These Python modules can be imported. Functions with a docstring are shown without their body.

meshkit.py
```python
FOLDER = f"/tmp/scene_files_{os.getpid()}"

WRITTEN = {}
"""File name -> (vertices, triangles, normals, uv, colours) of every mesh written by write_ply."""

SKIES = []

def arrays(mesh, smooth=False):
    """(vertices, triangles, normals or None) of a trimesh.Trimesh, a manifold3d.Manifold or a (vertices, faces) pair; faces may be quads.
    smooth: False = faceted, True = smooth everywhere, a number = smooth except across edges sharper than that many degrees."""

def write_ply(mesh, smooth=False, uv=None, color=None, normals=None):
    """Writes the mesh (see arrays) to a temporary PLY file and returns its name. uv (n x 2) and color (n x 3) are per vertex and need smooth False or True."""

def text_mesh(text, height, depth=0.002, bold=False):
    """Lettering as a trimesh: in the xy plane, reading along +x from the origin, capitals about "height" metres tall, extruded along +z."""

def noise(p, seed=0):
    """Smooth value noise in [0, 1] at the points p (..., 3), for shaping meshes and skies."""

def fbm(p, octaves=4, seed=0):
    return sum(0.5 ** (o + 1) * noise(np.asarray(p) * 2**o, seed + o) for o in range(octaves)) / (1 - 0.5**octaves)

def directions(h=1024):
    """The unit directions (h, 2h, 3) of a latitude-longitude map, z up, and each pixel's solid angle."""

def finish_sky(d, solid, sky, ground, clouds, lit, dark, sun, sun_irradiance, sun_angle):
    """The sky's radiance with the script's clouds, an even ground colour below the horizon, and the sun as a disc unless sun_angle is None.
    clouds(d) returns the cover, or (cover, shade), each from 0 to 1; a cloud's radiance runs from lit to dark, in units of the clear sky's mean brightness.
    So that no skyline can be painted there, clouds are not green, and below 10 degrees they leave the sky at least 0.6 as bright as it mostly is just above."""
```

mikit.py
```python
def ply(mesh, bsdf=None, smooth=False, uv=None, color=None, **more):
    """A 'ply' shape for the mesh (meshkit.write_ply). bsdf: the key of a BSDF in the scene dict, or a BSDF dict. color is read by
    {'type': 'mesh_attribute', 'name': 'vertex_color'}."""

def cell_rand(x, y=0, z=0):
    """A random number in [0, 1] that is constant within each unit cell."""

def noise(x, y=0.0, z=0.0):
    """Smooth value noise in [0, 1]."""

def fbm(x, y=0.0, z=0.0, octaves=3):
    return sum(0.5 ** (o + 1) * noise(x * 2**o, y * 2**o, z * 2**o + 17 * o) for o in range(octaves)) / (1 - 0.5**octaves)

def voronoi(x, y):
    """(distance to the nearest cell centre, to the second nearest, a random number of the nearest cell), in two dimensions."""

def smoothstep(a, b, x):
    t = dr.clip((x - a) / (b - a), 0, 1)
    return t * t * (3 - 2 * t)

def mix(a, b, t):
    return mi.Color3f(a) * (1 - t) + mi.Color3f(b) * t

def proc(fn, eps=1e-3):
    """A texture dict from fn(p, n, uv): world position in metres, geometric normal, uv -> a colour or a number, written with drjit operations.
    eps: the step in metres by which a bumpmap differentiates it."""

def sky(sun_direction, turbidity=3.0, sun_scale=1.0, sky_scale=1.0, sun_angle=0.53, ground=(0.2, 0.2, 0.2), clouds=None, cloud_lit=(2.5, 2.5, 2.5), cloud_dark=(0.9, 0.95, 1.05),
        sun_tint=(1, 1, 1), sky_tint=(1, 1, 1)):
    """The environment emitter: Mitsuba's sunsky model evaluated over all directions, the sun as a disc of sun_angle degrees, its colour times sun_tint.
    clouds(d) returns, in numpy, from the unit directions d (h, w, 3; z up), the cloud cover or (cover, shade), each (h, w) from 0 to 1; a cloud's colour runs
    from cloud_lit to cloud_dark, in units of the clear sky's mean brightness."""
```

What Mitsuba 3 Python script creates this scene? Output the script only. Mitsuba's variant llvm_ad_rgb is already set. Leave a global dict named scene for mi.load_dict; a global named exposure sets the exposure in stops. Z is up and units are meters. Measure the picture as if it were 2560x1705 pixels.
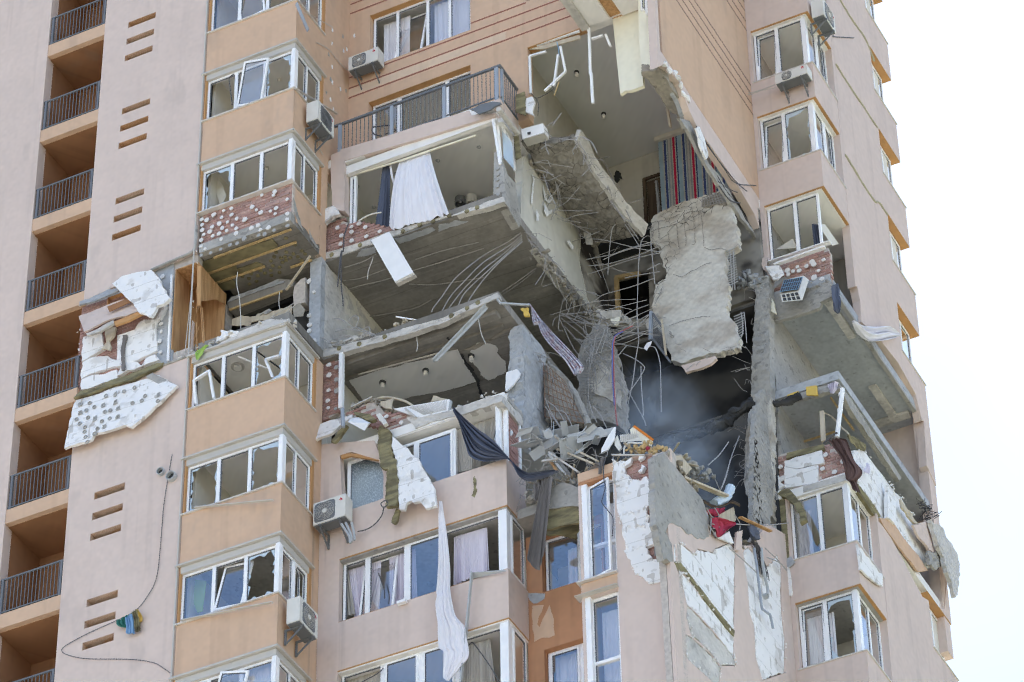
import math, random
import numpy as np, trimesh, drjit as dr, mitsuba as mi
from shapely.geometry import Polygon, Point, box as sbox
from shapely.ops import unary_union
import mikit, meshkit
from mikit import noise, fbm, voronoi, cell_rand, smoothstep, mix, proc

# ------------------------------------------------------------------ camera, sky, exposure
T4 = mi.ScalarTransform4f
scene, labels = {'type': 'scene'}, {}
EYE = np.array([33.34, -56.2, 1.7])
FWD, UP = np.array([-0.33591, 0.68223, 0.64941]), np.array([0.30395, -0.57407, 0.76030])
scene['camera'] = {'type': 'perspective', 'fov': 15.317, 'fov_axis': 'x', 'near_clip': 1.0, 'far_clip': 6000.0,
                   'to_world': T4().look_at(origin=EYE.tolist(), target=(EYE + FWD * 50).tolist(), up=UP.tolist())}
# the sun stands behind the tower, so every wall in view is in open shade under a bright, thinly veiled sky
def veil(d):
    n = meshkit.fbm(d * 3.0 + 5.0, 4)
    return np.clip(0.16 + 0.9 * (n - 0.48), 0.02, 0.6)
scene['sky'] = mikit.sky([-0.10, 0.50, 0.86], turbidity=3.0, sun_scale=1.0, ground=(0.30, 0.30, 0.30), clouds=veil, cloud_lit=(2.6, 2.6, 2.6), sky_tint=(0.985, 0.99, 1.0))
exposure = 2.8

# ------------------------------------------------------------------ materials
def C3(c): return {'type': 'rgb', 'value': list(c)}
def two(b): return {'type': 'twosided', 'bsdf': b}
def mat(name, tex, rough=None, bump=None, eps=0.004):
    t = tex if isinstance(tex, dict) else C3(tex)
    b = {'type': 'diffuse', 'reflectance': t} if rough is None else {'type': 'principled', 'base_color': t, 'roughness': rough, 'specular': 0.35}
    if bump is not None:
        b = {'type': 'bumpmap', 'arbitrary': proc(bump, eps=eps), 'scale': 1.0, 'bsdf': b}
    scene[name] = two(b)

def plaster(base, dirt=0.07, streak=0.06):
    def f(p, n, uv):
        a = fbm(p.x * .9, p.y * .9, p.z * .7, octaves=4)
        g = fbm((p.x + p.y) * 9, p.z * 9, p.x * 3, octaves=2)
        s = fbm((p.x - p.y * .7) * 5.0, p.z * .30, 4.0, octaves=3)
        st = smoothstep(.55, .8, s) * streak
        k = 1 - dirt * 1.6 * (a - .5) - .10 * (g - .5) - st
        c = mi.Color3f(base) * k
        run = smoothstep(.50, .72, fbm((p.x + p.y) * 7, p.z * .22, 9.0, octaves=3)) * smoothstep(.75, .1, dr.abs(p.x - .15)) * smoothstep(1.2, 1.5, p.y) * smoothstep(2.8, 2.4, p.y) * smoothstep(55.5, 53, p.z) * .45
        c = mix(c, mi.Color3f(.20, .18, .165), run)
        return mix(c, mi.Color3f(.30, .27, .25) , smoothstep(.66, .82, fbm(p.x * 1.7 + 9, p.y * 1.7, p.z * .6, octaves=4)) * .16)
    return proc(f)
def grain(p, n, uv):
    return fbm(p.x * 45 , p.y * 45, p.z * 45, octaves=2) * .0022
mat('m_pink', plaster((.675, .56, .495)), bump=grain)
mat('m_tan', plaster((.645, .455, .32)), bump=grain)
mat('m_terracotta', plaster((.50, .265, .15), dirt=.25, streak=.10), bump=grain)
mat('m_soffit', plaster((.53, .30, .14), dirt=.2))
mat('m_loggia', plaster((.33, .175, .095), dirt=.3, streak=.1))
mat('m_maroon', (.36, .16, .125))
mat('m_tan_pale', plaster((.70, .54, .40)))
mat('m_olive_pale', (.46, .43, .30))
mat('m_brownline', (.30, .20, .17))
mat('m_pvc', (.87, .88, .89), rough=.35)
mat('m_trim', (.52, .50, .46), rough=.5)
mat('m_sill', (.62, .60, .57), rough=.5)
mat('m_gasket', (.16, .17, .19))
mat('m_cream', plaster((.86, .83, .68), dirt=.05, streak=.03))
def concrete(base, spots=.5):
    def f(p, n, uv):
        a = fbm(p.x * 1.3, p.y * 1.3, p.z * 1.3, octaves=4)
        g = fbm(p.x * 14, p.y * 14, p.z * 14, octaves=3)
        k = 1 - .55 * (a - .5) - .35 * (g - .5)
        sp = smoothstep(.68, .74, fbm(p.x * 7, p.y * 7, p.z * 7, octaves=2)) * spots
        return mix(mi.Color3f(base) * k, mi.Color3f(base) * .45, sp)
    return proc(f)
def pits(p, n, uv):
    return fbm(p.x * 11, p.y * 11, p.z * 11, octaves=3) * .02 + smoothstep(.62, .7, noise(p.x * 26, p.y * 26, p.z * 26)) * -.006
mat('m_concrete', concrete((.40, .39, .365)), bump=pits)
mat('m_concrete_pale', concrete((.60, .58, .54), .35), bump=pits)
def crazed(low, gain):           # slab face broken into plates over its bar mesh
    def f(p, n, uv):
        w = 1.6 * fbm(p.x * 2 + p.y, p.z * 2, 1.0, octaves=3)
        k = voronoi((p.x + p.y * .8) * 4.2 + w, p.z * 4.2 + w); m_ = smoothstep(.46, .62, fbm(p.x * 1.1 + 3, p.z * 1.1, 2.0, octaves=2) + gain * (p.z - low))
        ln = smoothstep(.07, .0, k[1] - k[0]) * m_
        a = fbm(p.x * 1.6, p.y * 1.6, p.z * 1.6, octaves=4); g = fbm(p.x * 13, p.y * 13, p.z * 13, octaves=3)
        c = mix(mi.Color3f(.62, .60, .55), mi.Color3f(.46, .42, .365), smoothstep(.45, .7, a)) * (1 - .4 * (g - .5))
        return mix(c, mi.Color3f(.06, .055, .05), ln * .95)
    return proc(f)
mat('m_cracked', crazed(58.0, .05), bump=pits)
mat('m_crazed', crazed(62.2, .17), bump=lambda p, n, uv: fbm(p.x * 9, p.y * 9, p.z * 9, octaves=4) * .014)
mat('m_concrete_blue', concrete((.43, .45, .47), .4), bump=pits)
mat('m_rough', concrete((.36, .33, .28), .6), bump=lambda p, n, uv: fbm(p.x * 8, p.y * 8, p.z * 8, octaves=4) * .06)
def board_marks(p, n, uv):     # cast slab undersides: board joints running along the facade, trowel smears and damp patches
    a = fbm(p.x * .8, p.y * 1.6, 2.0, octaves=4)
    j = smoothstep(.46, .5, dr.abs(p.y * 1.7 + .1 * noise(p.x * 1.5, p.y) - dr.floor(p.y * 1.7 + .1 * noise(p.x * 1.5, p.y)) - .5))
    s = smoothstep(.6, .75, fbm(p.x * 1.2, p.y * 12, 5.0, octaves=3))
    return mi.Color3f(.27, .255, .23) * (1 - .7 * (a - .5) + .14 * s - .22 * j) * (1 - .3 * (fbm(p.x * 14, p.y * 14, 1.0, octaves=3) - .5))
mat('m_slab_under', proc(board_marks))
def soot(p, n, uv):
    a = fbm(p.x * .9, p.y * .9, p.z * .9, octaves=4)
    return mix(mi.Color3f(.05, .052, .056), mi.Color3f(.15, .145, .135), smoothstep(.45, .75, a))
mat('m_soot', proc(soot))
def sooty_wall(p, n, uv):      # pale wall paint, smoke-blackened in broad patches
    a = fbm(p.x * 1.1, p.y * 1.1 + 3, p.z * 1.1, octaves=4)
    return mix(mi.Color3f(.36, .34, .30), mi.Color3f(.055, .05, .048), smoothstep(.42, .58, a))
mat('m_sooty_wall', proc(sooty_wall))
mat('m_ceiling', plaster((.84, .83, .80), dirt=.12, streak=0))
mat('m_ceiling_dim', plaster((.66, .67, .67), dirt=.10, streak=0))
mat('m_room', plaster((.74, .71, .62), dirt=.1, streak=0))
mat('m_wallpaper', plaster((.60, .585, .52), dirt=.15, streak=.12))
for i, c in enumerate([(.45, .285, .245), (.41, .25, .215), (.49, .33, .285), (.40, .27, .245)]):
    mat('m_brick%d' % i, proc(lambda p, n, uv, c=c: mi.Color3f(c) * (1 - .5 * (fbm(p.x * 22, p.y * 22, p.z * 22, octaves=3) - .5) - .3 * (noise(p.x * 4, p.y * 4, p.z * 4) - .5))))
def mortar_tex(p, n, uv): return mi.Color3f(.54, .49, .44) * (1 - .6 * (fbm(p.x * 12, p.y * 12, p.z * 12, octaves=3) - .5))
mat('m_mortar', proc(mortar_tex))
def eps_tex(p, n, uv):
    a = fbm(p.x * 2.2, p.y * 2.2, p.z * 2.2, octaves=4)
    d = smoothstep(.58, .72, a) * .35 + smoothstep(.70, .76, fbm(p.x * 9, p.y * 9, p.z * 9, octaves=2)) * .3
    sp = smoothstep(.80, .84, noise(p.x * 9 + p.y * 9, p.z * 5, 3.0)) * .55
    q = (p.z + .02 * noise(p.x * 3, p.y * 3, p.z)) * 1.72
    jt = smoothstep(.478, .492, dr.abs(q - dr.floor(q) - .5)) * .45
    return mix(mi.Color3f(.86, .86, .85), mi.Color3f(.40, .37, .33), dr.minimum(d + sp + jt, .8))
mat('m_eps', proc(eps_tex), bump=lambda p, n, uv: fbm(p.x * 18, p.y * 18, p.z * 18, octaves=3) * .010)
mat('m_dab', (.74, .73, .71), bump=lambda p, n, uv: noise(p.x * 40, p.y * 40, p.z * 40) * .01)
mat('m_dab_grey', (.40, .40, .39), bump=lambda p, n, uv: noise(p.x * 40, p.y * 40, p.z * 40) * .01)
def wool_tex(p, n, uv):
    a = fbm(p.x * 3, p.y * 3, p.z * 9, octaves=4)
    return mix(mi.Color3f(.31, .275, .16), mi.Color3f(.17, .15, .095), smoothstep(.35, .7, a))
mat('m_wool', proc(wool_tex), bump=lambda p, n, uv: fbm(p.x * 12, p.y * 12, p.z * 30, octaves=3) * .03)
def wood(c1, c2):
    def f(p, n, uv):
        r = fbm(p.x * 16 + fbm(p.x, p.y, p.z) * 2, p.y * 16, p.z * 1.1, octaves=3)
        return mix(c1, c2, smoothstep(.3, .7, r))
    return proc(f)
mat('m_plywood', wood((.58, .36, .18), (.45, .25, .12)))
mat('m_batten', wood((.62, .47, .25), (.50, .36, .18)))
mat('m_darkwood', wood((.13, .10, .07), (.085, .06, .045)))
mat('m_board', wood((.60, .54, .42), (.50, .43, .33)))
mat('m_rail', (.15, .16, .175), rough=.45)
mat('m_rail_pale', (.32, .36, .42), rough=.45)
mat('m_bar', (.35, .34, .335), rough=.55)
mat('m_rust', (.22, .13, .085), rough=.7)
mat('m_cable', (.09, .09, .10), rough=.6)
mat('m_blue_cable', (.12, .16, .45), rough=.5)
mat('m_red_cable', (.42, .12, .12), rough=.5)
mat('m_tin', (.42, .44, .45), rough=.45)
mat('m_ac', plaster((.72, .71, .66), dirt=.10, streak=.05))
mat('m_dark', (.045, .05, .055), rough=.5)
mat('m_grille', (.16, .17, .18), rough=.5)
mat('m_red', (.55, .03, .05), rough=.5)
mat('m_white', plaster((.84, .85, .86), dirt=.04, streak=.02))
mat('m_teal', (.03, .16, .13), rough=.5)
mat('m_yellow', (.70, .50, .14))
mat('m_orange', (.66, .22, .05))
mat('m_green', (.42, .62, .18))
mat('m_skyblue', (.25, .42, .62))
mat('m_bulb', (.85, .84, .80), rough=.3)
def cloth_mat(name, c, k=.18):
    mat(name, proc(lambda p, n, uv: mi.Color3f(c) * (1 - k * (fbm(p.x * 6, p.y * 6, p.z * 1.2, octaves=3) - .5))))
cloth_mat('m_sheer', (.80, .79, .82)); cloth_mat('m_lilac', (.70, .66, .74)); cloth_mat('m_slate', (.115, .13, .175), .5)
cloth_mat('m_greycloth', (.20, .185, .18), .5); cloth_mat('m_beigecloth', (.50, .47, .42)); cloth_mat('m_browncloth', (.16, .105, .095), .5)
cloth_mat('m_redcloth', (.42, .06, .10), .6)
def pattern(p, n, uv):
    k = voronoi((p.x + p.z * .6) * 26, (p.z - p.y * .5) * 26)
    c = mix(mi.Color3f(.62, .62, .68), mi.Color3f(.45, .33, .36), smoothstep(.6, .9, k[2]))
    return mix(c, mi.Color3f(.40, .42, .52), smoothstep(.3, .05, k[2]))
mat('m_floral', proc(pattern))
def stripes(p, n, uv):         # the striped wallpaper of the wrecked room: blue, pale blue, red and beige bands
    t = p.x / .505
    t = t - dr.floor(t)
    c = mi.Color3f(.36, .46, .53)
    for a, b, k in ((.0, .05, (.50, .47, .42)), (.05, .17, (.50, .035, .085)), (.17, .23, (.46, .45, .42)), (.23, .30, (.06, .085, .20)), (.30, .52, (.33, .45, .53)),
                    (.52, .58, (.50, .47, .42)), (.58, .70, (.065, .09, .22)), (.70, .75, (.44, .50, .52)), (.75, .82, (.28, .33, .38)), (.82, .92, (.48, .45, .41)), (.92, 1.0, (.30, .30, .34))):
        c = dr.select((t >= a) & (t < b), mi.Color3f(k), c)
    return c * (1 - .25 * (fbm(p.x * 5, p.y * 5, p.z * 5, octaves=3) - .5))
mat('m_stripes', proc(stripes))
scene['m_glass'] = {'type': 'thindielectric', 'int_ior': 1.95}
def web(p, n, uv):             # safety film of crazed glass: a spider web of white cracks
    w = .5 * fbm(p.x * 4, p.z * 4, 1.0, octaves=2); k = voronoi(p.x * 13 + w, p.z * 13 + w); j = voronoi(p.x * 34, p.z * 34)
    r = dr.sqrt(dr.square(p.x - 1.12) + dr.square(p.z - 54.1))
    m_ = smoothstep(.75, .1, dr.abs(r - .25)); ln = smoothstep(.10, .0, k[1] - k[0]) * .5 + smoothstep(.12, .0, j[1] - j[0]) * .4 * m_
    return mix(mix(mi.Color3f(.10, .13, .15), mi.Color3f(.34, .42, .47), m_ * .8), mi.Color3f(.75, .80, .84), dr.minimum(ln, .85))
mat('m_web', proc(web), rough=.2)
scene['m_frost'] = two({'type': 'principled', 'base_color': C3((.50, .60, .68)), 'roughness': .25, 'specular': .8})
def crumble(p, n, uv):
    w = 1.2 * fbm(p.x * 2, p.y * 2, 1.0, octaves=3); k = voronoi(p.x * 5 + w, p.y * 5 + w)
    ln = smoothstep(.12, .0, k[1] - k[0]) * smoothstep(.4, .6, fbm(p.x * 1.4, p.y * 1.4, 4.0, octaves=3))
    g = fbm(p.x * 10, p.y * 10, p.z * 10, octaves=4); a = fbm(p.x * 1.5, p.y * 1.5, p.z * 1.5, octaves=3)
    return mix(mi.Color3f(.27, .25, .22) * (1 - .9 * (g - .5) - .8 * (a - .5)), mi.Color3f(.05, .045, .04), ln * .8)
mat('m_crumble', proc(crumble), bump=lambda p, n, uv: fbm(p.x * 7, p.y * 7, p.z * 7, octaves=4) * .09)
mat('m_ground', proc(lambda p, n, uv: mix(mi.Color3f(.42, .42, .42), mi.Color3f(.12, .15, .08), smoothstep(.45, .6, fbm(p.x * .02, p.y * .02, 0.0, octaves=4)))))

# ------------------------------------------------------------------ helpers
_used = {}
def uniq(k):
    n = _used.get(k, 0); _used[k] = n + 1
    return k if n == 0 else '%s_%03d' % (k, n)
def put(key, mesh, m, smooth=False, **more):
    scene[key] = mikit.ply(mesh, m, smooth=smooth, **more); return key
def clusters(mesh):
    """the separate pieces of a mesh; pieces that touch or nearly touch stay together"""
    cc = trimesh.graph.connected_components(mesh.edges, nodes=np.arange(len(mesh.vertices)), min_len=3)
    if len(cc) < 2 or len(cc) > 60: return [mesh]
    bb = [(mesh.vertices[c].min(0) - .012, mesh.vertices[c].max(0) + .012) for c in cc]; root = list(range(len(cc)))
    def find(i):
        while root[i] != i: i = root[i]
        return i
    for i in range(len(cc)):
        for j in range(i):
            if (bb[i][0] <= bb[j][1]).all() and (bb[j][0] <= bb[i][1]).all(): root[find(i)] = find(j)
    ids = {}
    for i, c in enumerate(cc): ids.setdefault(find(i), []).append(c)
    if len(ids) < 2: return [mesh]
    own = np.zeros(len(mesh.vertices), int)
    for n, g in enumerate(ids.values()):
        for c in g: own[c] = n
    fo = own[mesh.faces[:, 0]]; out = []
    for n in range(len(ids)):
        f = mesh.faces[fo == n]; u, inv = np.unique(f, return_inverse=True)
        out.append(trimesh.Trimesh(mesh.vertices[u], inv.reshape(-1, 3), process=False))
    return out
WHOLE = ('glass_shard', 'gasket', 'brickwork', 'ledge_grit')
def part(parent, name, mesh, m, smooth=False, **lab):
    ks = [put(uniq(parent + '__' + name), q, m, smooth) for q in (clusters(mesh) if name not in WHOLE else [mesh])]
    if lab:
        for k in ks: labels[k] = lab
    return ks[0]
def thing(name, label, cat, group=None, mesh=None, m=None, smooth=False, kind=None):
    k = uniq(name); labels[k] = {'label': label, 'category': cat}
    if group: labels[k]['group'] = group
    if kind: labels[k]['kind'] = kind
    if mesh is not None: put(k, mesh, m, smooth)
    return k
cat_ = trimesh.util.concatenate
def B(x0, x1, y0, y1, z0, z1):
    m = trimesh.creation.box((abs(x1 - x0), abs(y1 - y0), abs(z1 - z0))); m.apply_translation(((x0 + x1) / 2, (y0 + y1) / 2, (z0 + z1) / 2)); return m
def wp(ax, p, u, o, z):        # wall frame -> world: u along the wall, o out of it
    return np.stack([u, p - o, z], -1) if ax == 'y' else np.stack([p + o, u, z], -1)
def WB(ax, p, u0, u1, o0, o1, z0, z1):
    return B(u0, u1, p - o1, p - o0, z0, z1) if ax == 'y' else B(p + o0, p + o1, u0, u1, z0, z1)
def PL(ax, p, poly, t, o=0.0):
    """a plate on the wall plane p ('y': faces -y, 'x': faces +x, 'z': a sheet rising from z = p), outer face o proud, t thick"""
    g = poly if hasattr(poly, 'geom_type') else Polygon(poly)
    if not g.is_valid: g = g.buffer(0)
    ms = []
    for q in getattr(g, 'geoms', [g]):
        if q.area < 1e-5 or q.geom_type != 'Polygon': continue
        m = trimesh.creation.extrude_polygon(q, t, engine='earcut')
        v = m.vertices.copy()
        if ax == 'y': w = np.stack([v[:, 0], p - o + v[:, 2], v[:, 1]], -1)
        elif ax == 'x': w = np.stack([p + o - v[:, 2], v[:, 0], v[:, 1]], -1)
        else: w = np.stack([v[:, 0], v[:, 1], p + v[:, 2]], -1)
        f = m.faces if ax == 'x' and False else m.faces
        mm = trimesh.Trimesh(w, f, process=False)
        if mm.volume < 0: mm.invert()
        ms.append(mm)
    return cat_(ms)
def R2(u0, u1, z0, z1): return sbox(u0, z0, u1, z1)
def jag(poly, step=.12, amp=.05, seed=1, keep=()):
    """a ragged outline: every edge cut into steps and pushed about"""
    rng = np.random.default_rng(seed); out = []
    P = [np.array(q, float) for q in poly]
    for i, a in enumerate(P):
        b = P[(i + 1) % len(P)]; n = max(1, int(np.linalg.norm(b - a) / step))
        for k in range(n):
            q = a + (b - a) * k / n
            if i not in keep: q = q + rng.normal(0, amp, 2) * (1 if k else .5)
            out.append(tuple(q))
    g = Polygon(out)
    g = g if g.is_valid else g.buffer(0)
    return max(g.geoms, key=lambda h: h.area) if hasattr(g, 'geoms') else g
def rough(m, edge=.12, amp=.03, f=4.0, seed=0):
    """broken concrete: subdivided and pushed about by noise, shared corners kept together"""
    v, fc = trimesh.remesh.subdivide_to_size(m.vertices, m.faces, edge, max_iter=12)
    m = trimesh.Trimesh(v, fc, process=False); m.merge_vertices(digits_vertex=4)
    v = m.vertices
    d = np.stack([meshkit.fbm(v * f + 7.3 * k + seed * 3.1, 3) - .5 for k in range(3)], -1)
    st = np.stack([np.floor(meshkit.noise(v * f * 1.3 + 3.7 * k + seed) * 5) / 5 - .4 for k in range(3)], -1)
    m.vertices = v + d * 1.5 * amp + st * .7 * amp
    return m
def spline(P, n=8):
    P = np.array(P, float)
    if len(P) < 3: return P
    Q = np.vstack([2 * P[0] - P[1], P, 2 * P[-1] - P[-2]]); out = []
    for i in range(1, len(Q) - 2):
        for t in np.arange(n) / n:
            a, b, c, d = Q[i - 1:i + 3]
            out.append(.5 * (2 * b + (c - a) * t + (2 * a - 5 * b + 4 * c - d) * t * t + (3 * b - a - 3 * c + d) * t ** 3))
    return np.array(out + [P[-1]])
def tube(P, r, k=6, smooth=True, cap=True):
    P = spline(P) if smooth else np.array(P, float)
    T = np.gradient(P, axis=0); T /= np.maximum(np.linalg.norm(T, axis=1, keepdims=True), 1e-9)
    u = np.cross(T[0], [.31, .2, .93]); u /= np.linalg.norm(u); V = []
    for t, p in zip(T, P):
        u = u - t * (u @ t); u /= max(np.linalg.norm(u), 1e-9); w = np.cross(t, u)
        a = np.arange(k) / k * 2 * np.pi
        V.append(p + r * (np.cos(a)[:, None] * u + np.sin(a)[:, None] * w))
    n = len(P); V = np.vstack(V + [P[:1], P[-1:]]); F = []
    for i in range(n - 1):
        for j in range(k):
            a, b = i * k + j, i * k + (j + 1) % k
            F += [(a, b, b + k), (a, b + k, a + k)]
    for j in range(k):
        F += [(n * k, (j + 1) % k, j), (n * k + 1, (n - 1) * k + j, (n - 1) * k + (j + 1) % k)]
    return trimesh.Trimesh(V, F, process=False)
def bar(a, b, w=.03, h=.03):
    """a straight rectangular bar from a to b"""
    a, b = np.array(a, float), np.array(b, float); t = (b - a); L = np.linalg.norm(t); t /= L
    s = np.cross(t, [0, 0, 1.0]); s = s / np.linalg.norm(s) if np.linalg.norm(s) > .05 else np.array([1.0, 0, 0]); q = np.cross(s, t)
    m = trimesh.creation.box((L, w, h)); M = np.eye(4); M[:3, 0], M[:3, 1], M[:3, 2], M[:3, 3] = t, s, q, (a + b) / 2
    m.apply_transform(M); return m
def panel(quad, t=.02, n=1):
    """a flat or warped board through four corners (any order round it), thickness t"""
    q = np.array(quad, float); g = np.linspace(0, 1, n + 1)
    U, W = np.meshgrid(g, g, indexing='ij'); U, W = U[..., None], W[..., None]
    S = q[0] * (1 - U) * (1 - W) + q[1] * U * (1 - W) + q[2] * U * W + q[3] * (1 - U) * W
    return sheet(S, t)
def sheet(S, t=.004):
    """a grid of points (a, b, 3) as a sheet with thickness t"""
    a, b = S.shape[:2]
    du, dv = np.gradient(S, axis=0), np.gradient(S, axis=1)
    N = np.cross(du, dv); N /= np.maximum(np.linalg.norm(N, axis=2, keepdims=True), 1e-9)
    V = np.vstack([(S + N * t / 2).reshape(-1, 3), (S - N * t / 2).reshape(-1, 3)]); F = []; o = a * b
    I = np.arange(a * b).reshape(a, b)
    q = np.stack([I[:-1, :-1], I[1:, :-1], I[1:, 1:], I[:-1, 1:]], -1).reshape(-1, 4)
    F = [q[:, [0, 1, 2]], q[:, [0, 2, 3]], o + q[:, [0, 2, 1]], o + q[:, [0, 3, 2]]]
    rim = np.concatenate([I[:-1, 0], I[-1, :-1], I[:0:-1, -1], I[0, :0:-1]]); nx = np.roll(rim, -1)
    F += [np.stack([rim, rim + o, nx], -1), np.stack([nx, rim + o, nx + o], -1)]
    return trimesh.Trimesh(V, np.vstack(F), process=False)
def cloth(top, bot, folds=7, amp=.05, nu=None, nv=18, seed=0, bow=0.0, nrm=(0, -1, 0), grow=.6):
    """hanging fabric between two polylines, with folds running from one to the other"""
    rng = np.random.default_rng(seed); nu = nu or folds * 8
    def res(L):
        L = np.array(L, float); d = np.r_[0, np.cumsum(np.linalg.norm(np.diff(L, axis=0), axis=1))]; s = np.linspace(0, d[-1], nu)
        return np.stack([np.interp(s, d, L[:, k]) for k in range(3)], -1)
    A, Bt = res(top), res(bot); t = np.linspace(0, 1, nv)[None, :, None]
    S = A[:, None] * (1 - t) + Bt[:, None] * t
    u = np.linspace(0, 1, nu)[:, None]; w = u + .03 * np.sin(9 * u + seed) + .02 * np.sin(23 * u + 2 * seed)
    ph = 2 * np.pi * folds * w + .8 * np.sin(3 * t[..., 0] + seed) * .5
    am = amp * (1 - grow + grow * t[..., 0]) * (.65 + .5 * np.sin(5.3 * u + seed))
    S = S + (np.sin(ph) * am)[..., None] * np.array(nrm) + bow * (4 * t * (1 - t)) * np.array(nrm)
    S[..., 0] += .25 * np.cos(ph) * am
    return sheet(S, .004)
def drape(L, Rt, folds=4, amp=.05, nu=48, nv=None, seed=0, nrm=(0, -1, 0), t=.004):
    """fabric between a left and a right edge, folds running along them"""
    nv = nv or folds * 9
    def res(L):
        L = spline(L, 6); d = np.r_[0, np.cumsum(np.linalg.norm(np.diff(L, axis=0), axis=1))]; s = np.linspace(0, d[-1], nu)
        return np.stack([np.interp(s, d, L[:, k]) for k in range(3)], -1)
    A, Bt = res(L), res(Rt); v = np.linspace(0, 1, nv)[None, :]; u = np.linspace(0, 1, nu)[:, None]
    S = A[:, None] * (1 - v[..., None]) + Bt[:, None] * v[..., None]
    w = np.linalg.norm(A - Bt, axis=1)[:, None]; k = np.minimum(1, w / max(w.max(), 1e-6) * 1.6)
    ph = 2 * np.pi * folds * (v + .04 * np.sin(7 * u + seed) + .03 * np.sin(11 * v + seed))
    d = (np.sin(ph) * .7 + .3 * np.sin(2.3 * ph + 4 * u + seed)) * amp * k + amp * .8 * (meshkit.fbm(S * 3 + seed, 3) - .5)
    return sheet(S + d[..., None] * np.array(nrm), t)
def chunk(c, size, seed=0, n=14):
    rng = np.random.default_rng(seed); p = rng.normal(size=(n, 3)); p /= np.linalg.norm(p, axis=1, keepdims=True)
    m = trimesh.convex.convex_hull(p * np.array(size) / 2 * rng.uniform(.75, 1.1, (n, 1))); m.apply_translation(c); return m
def disc(ax, p, u, z, r, t=.03, k=14, seed=0, ry=None):
    rng = np.random.default_rng(seed); a = np.arange(k) / k * 2 * np.pi
    rr = r * (1 + rng.normal(0, .09, k)); ry = ry or 1.0
    return PL(ax, p, Polygon(np.stack([u + rr * np.cos(a), z + rr * ry * np.sin(a)], -1)), t, o=t)

BLD = thing('apartment_building', 'pink and orange plastered apartment tower with its upper corner blown open', 'building')

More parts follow.
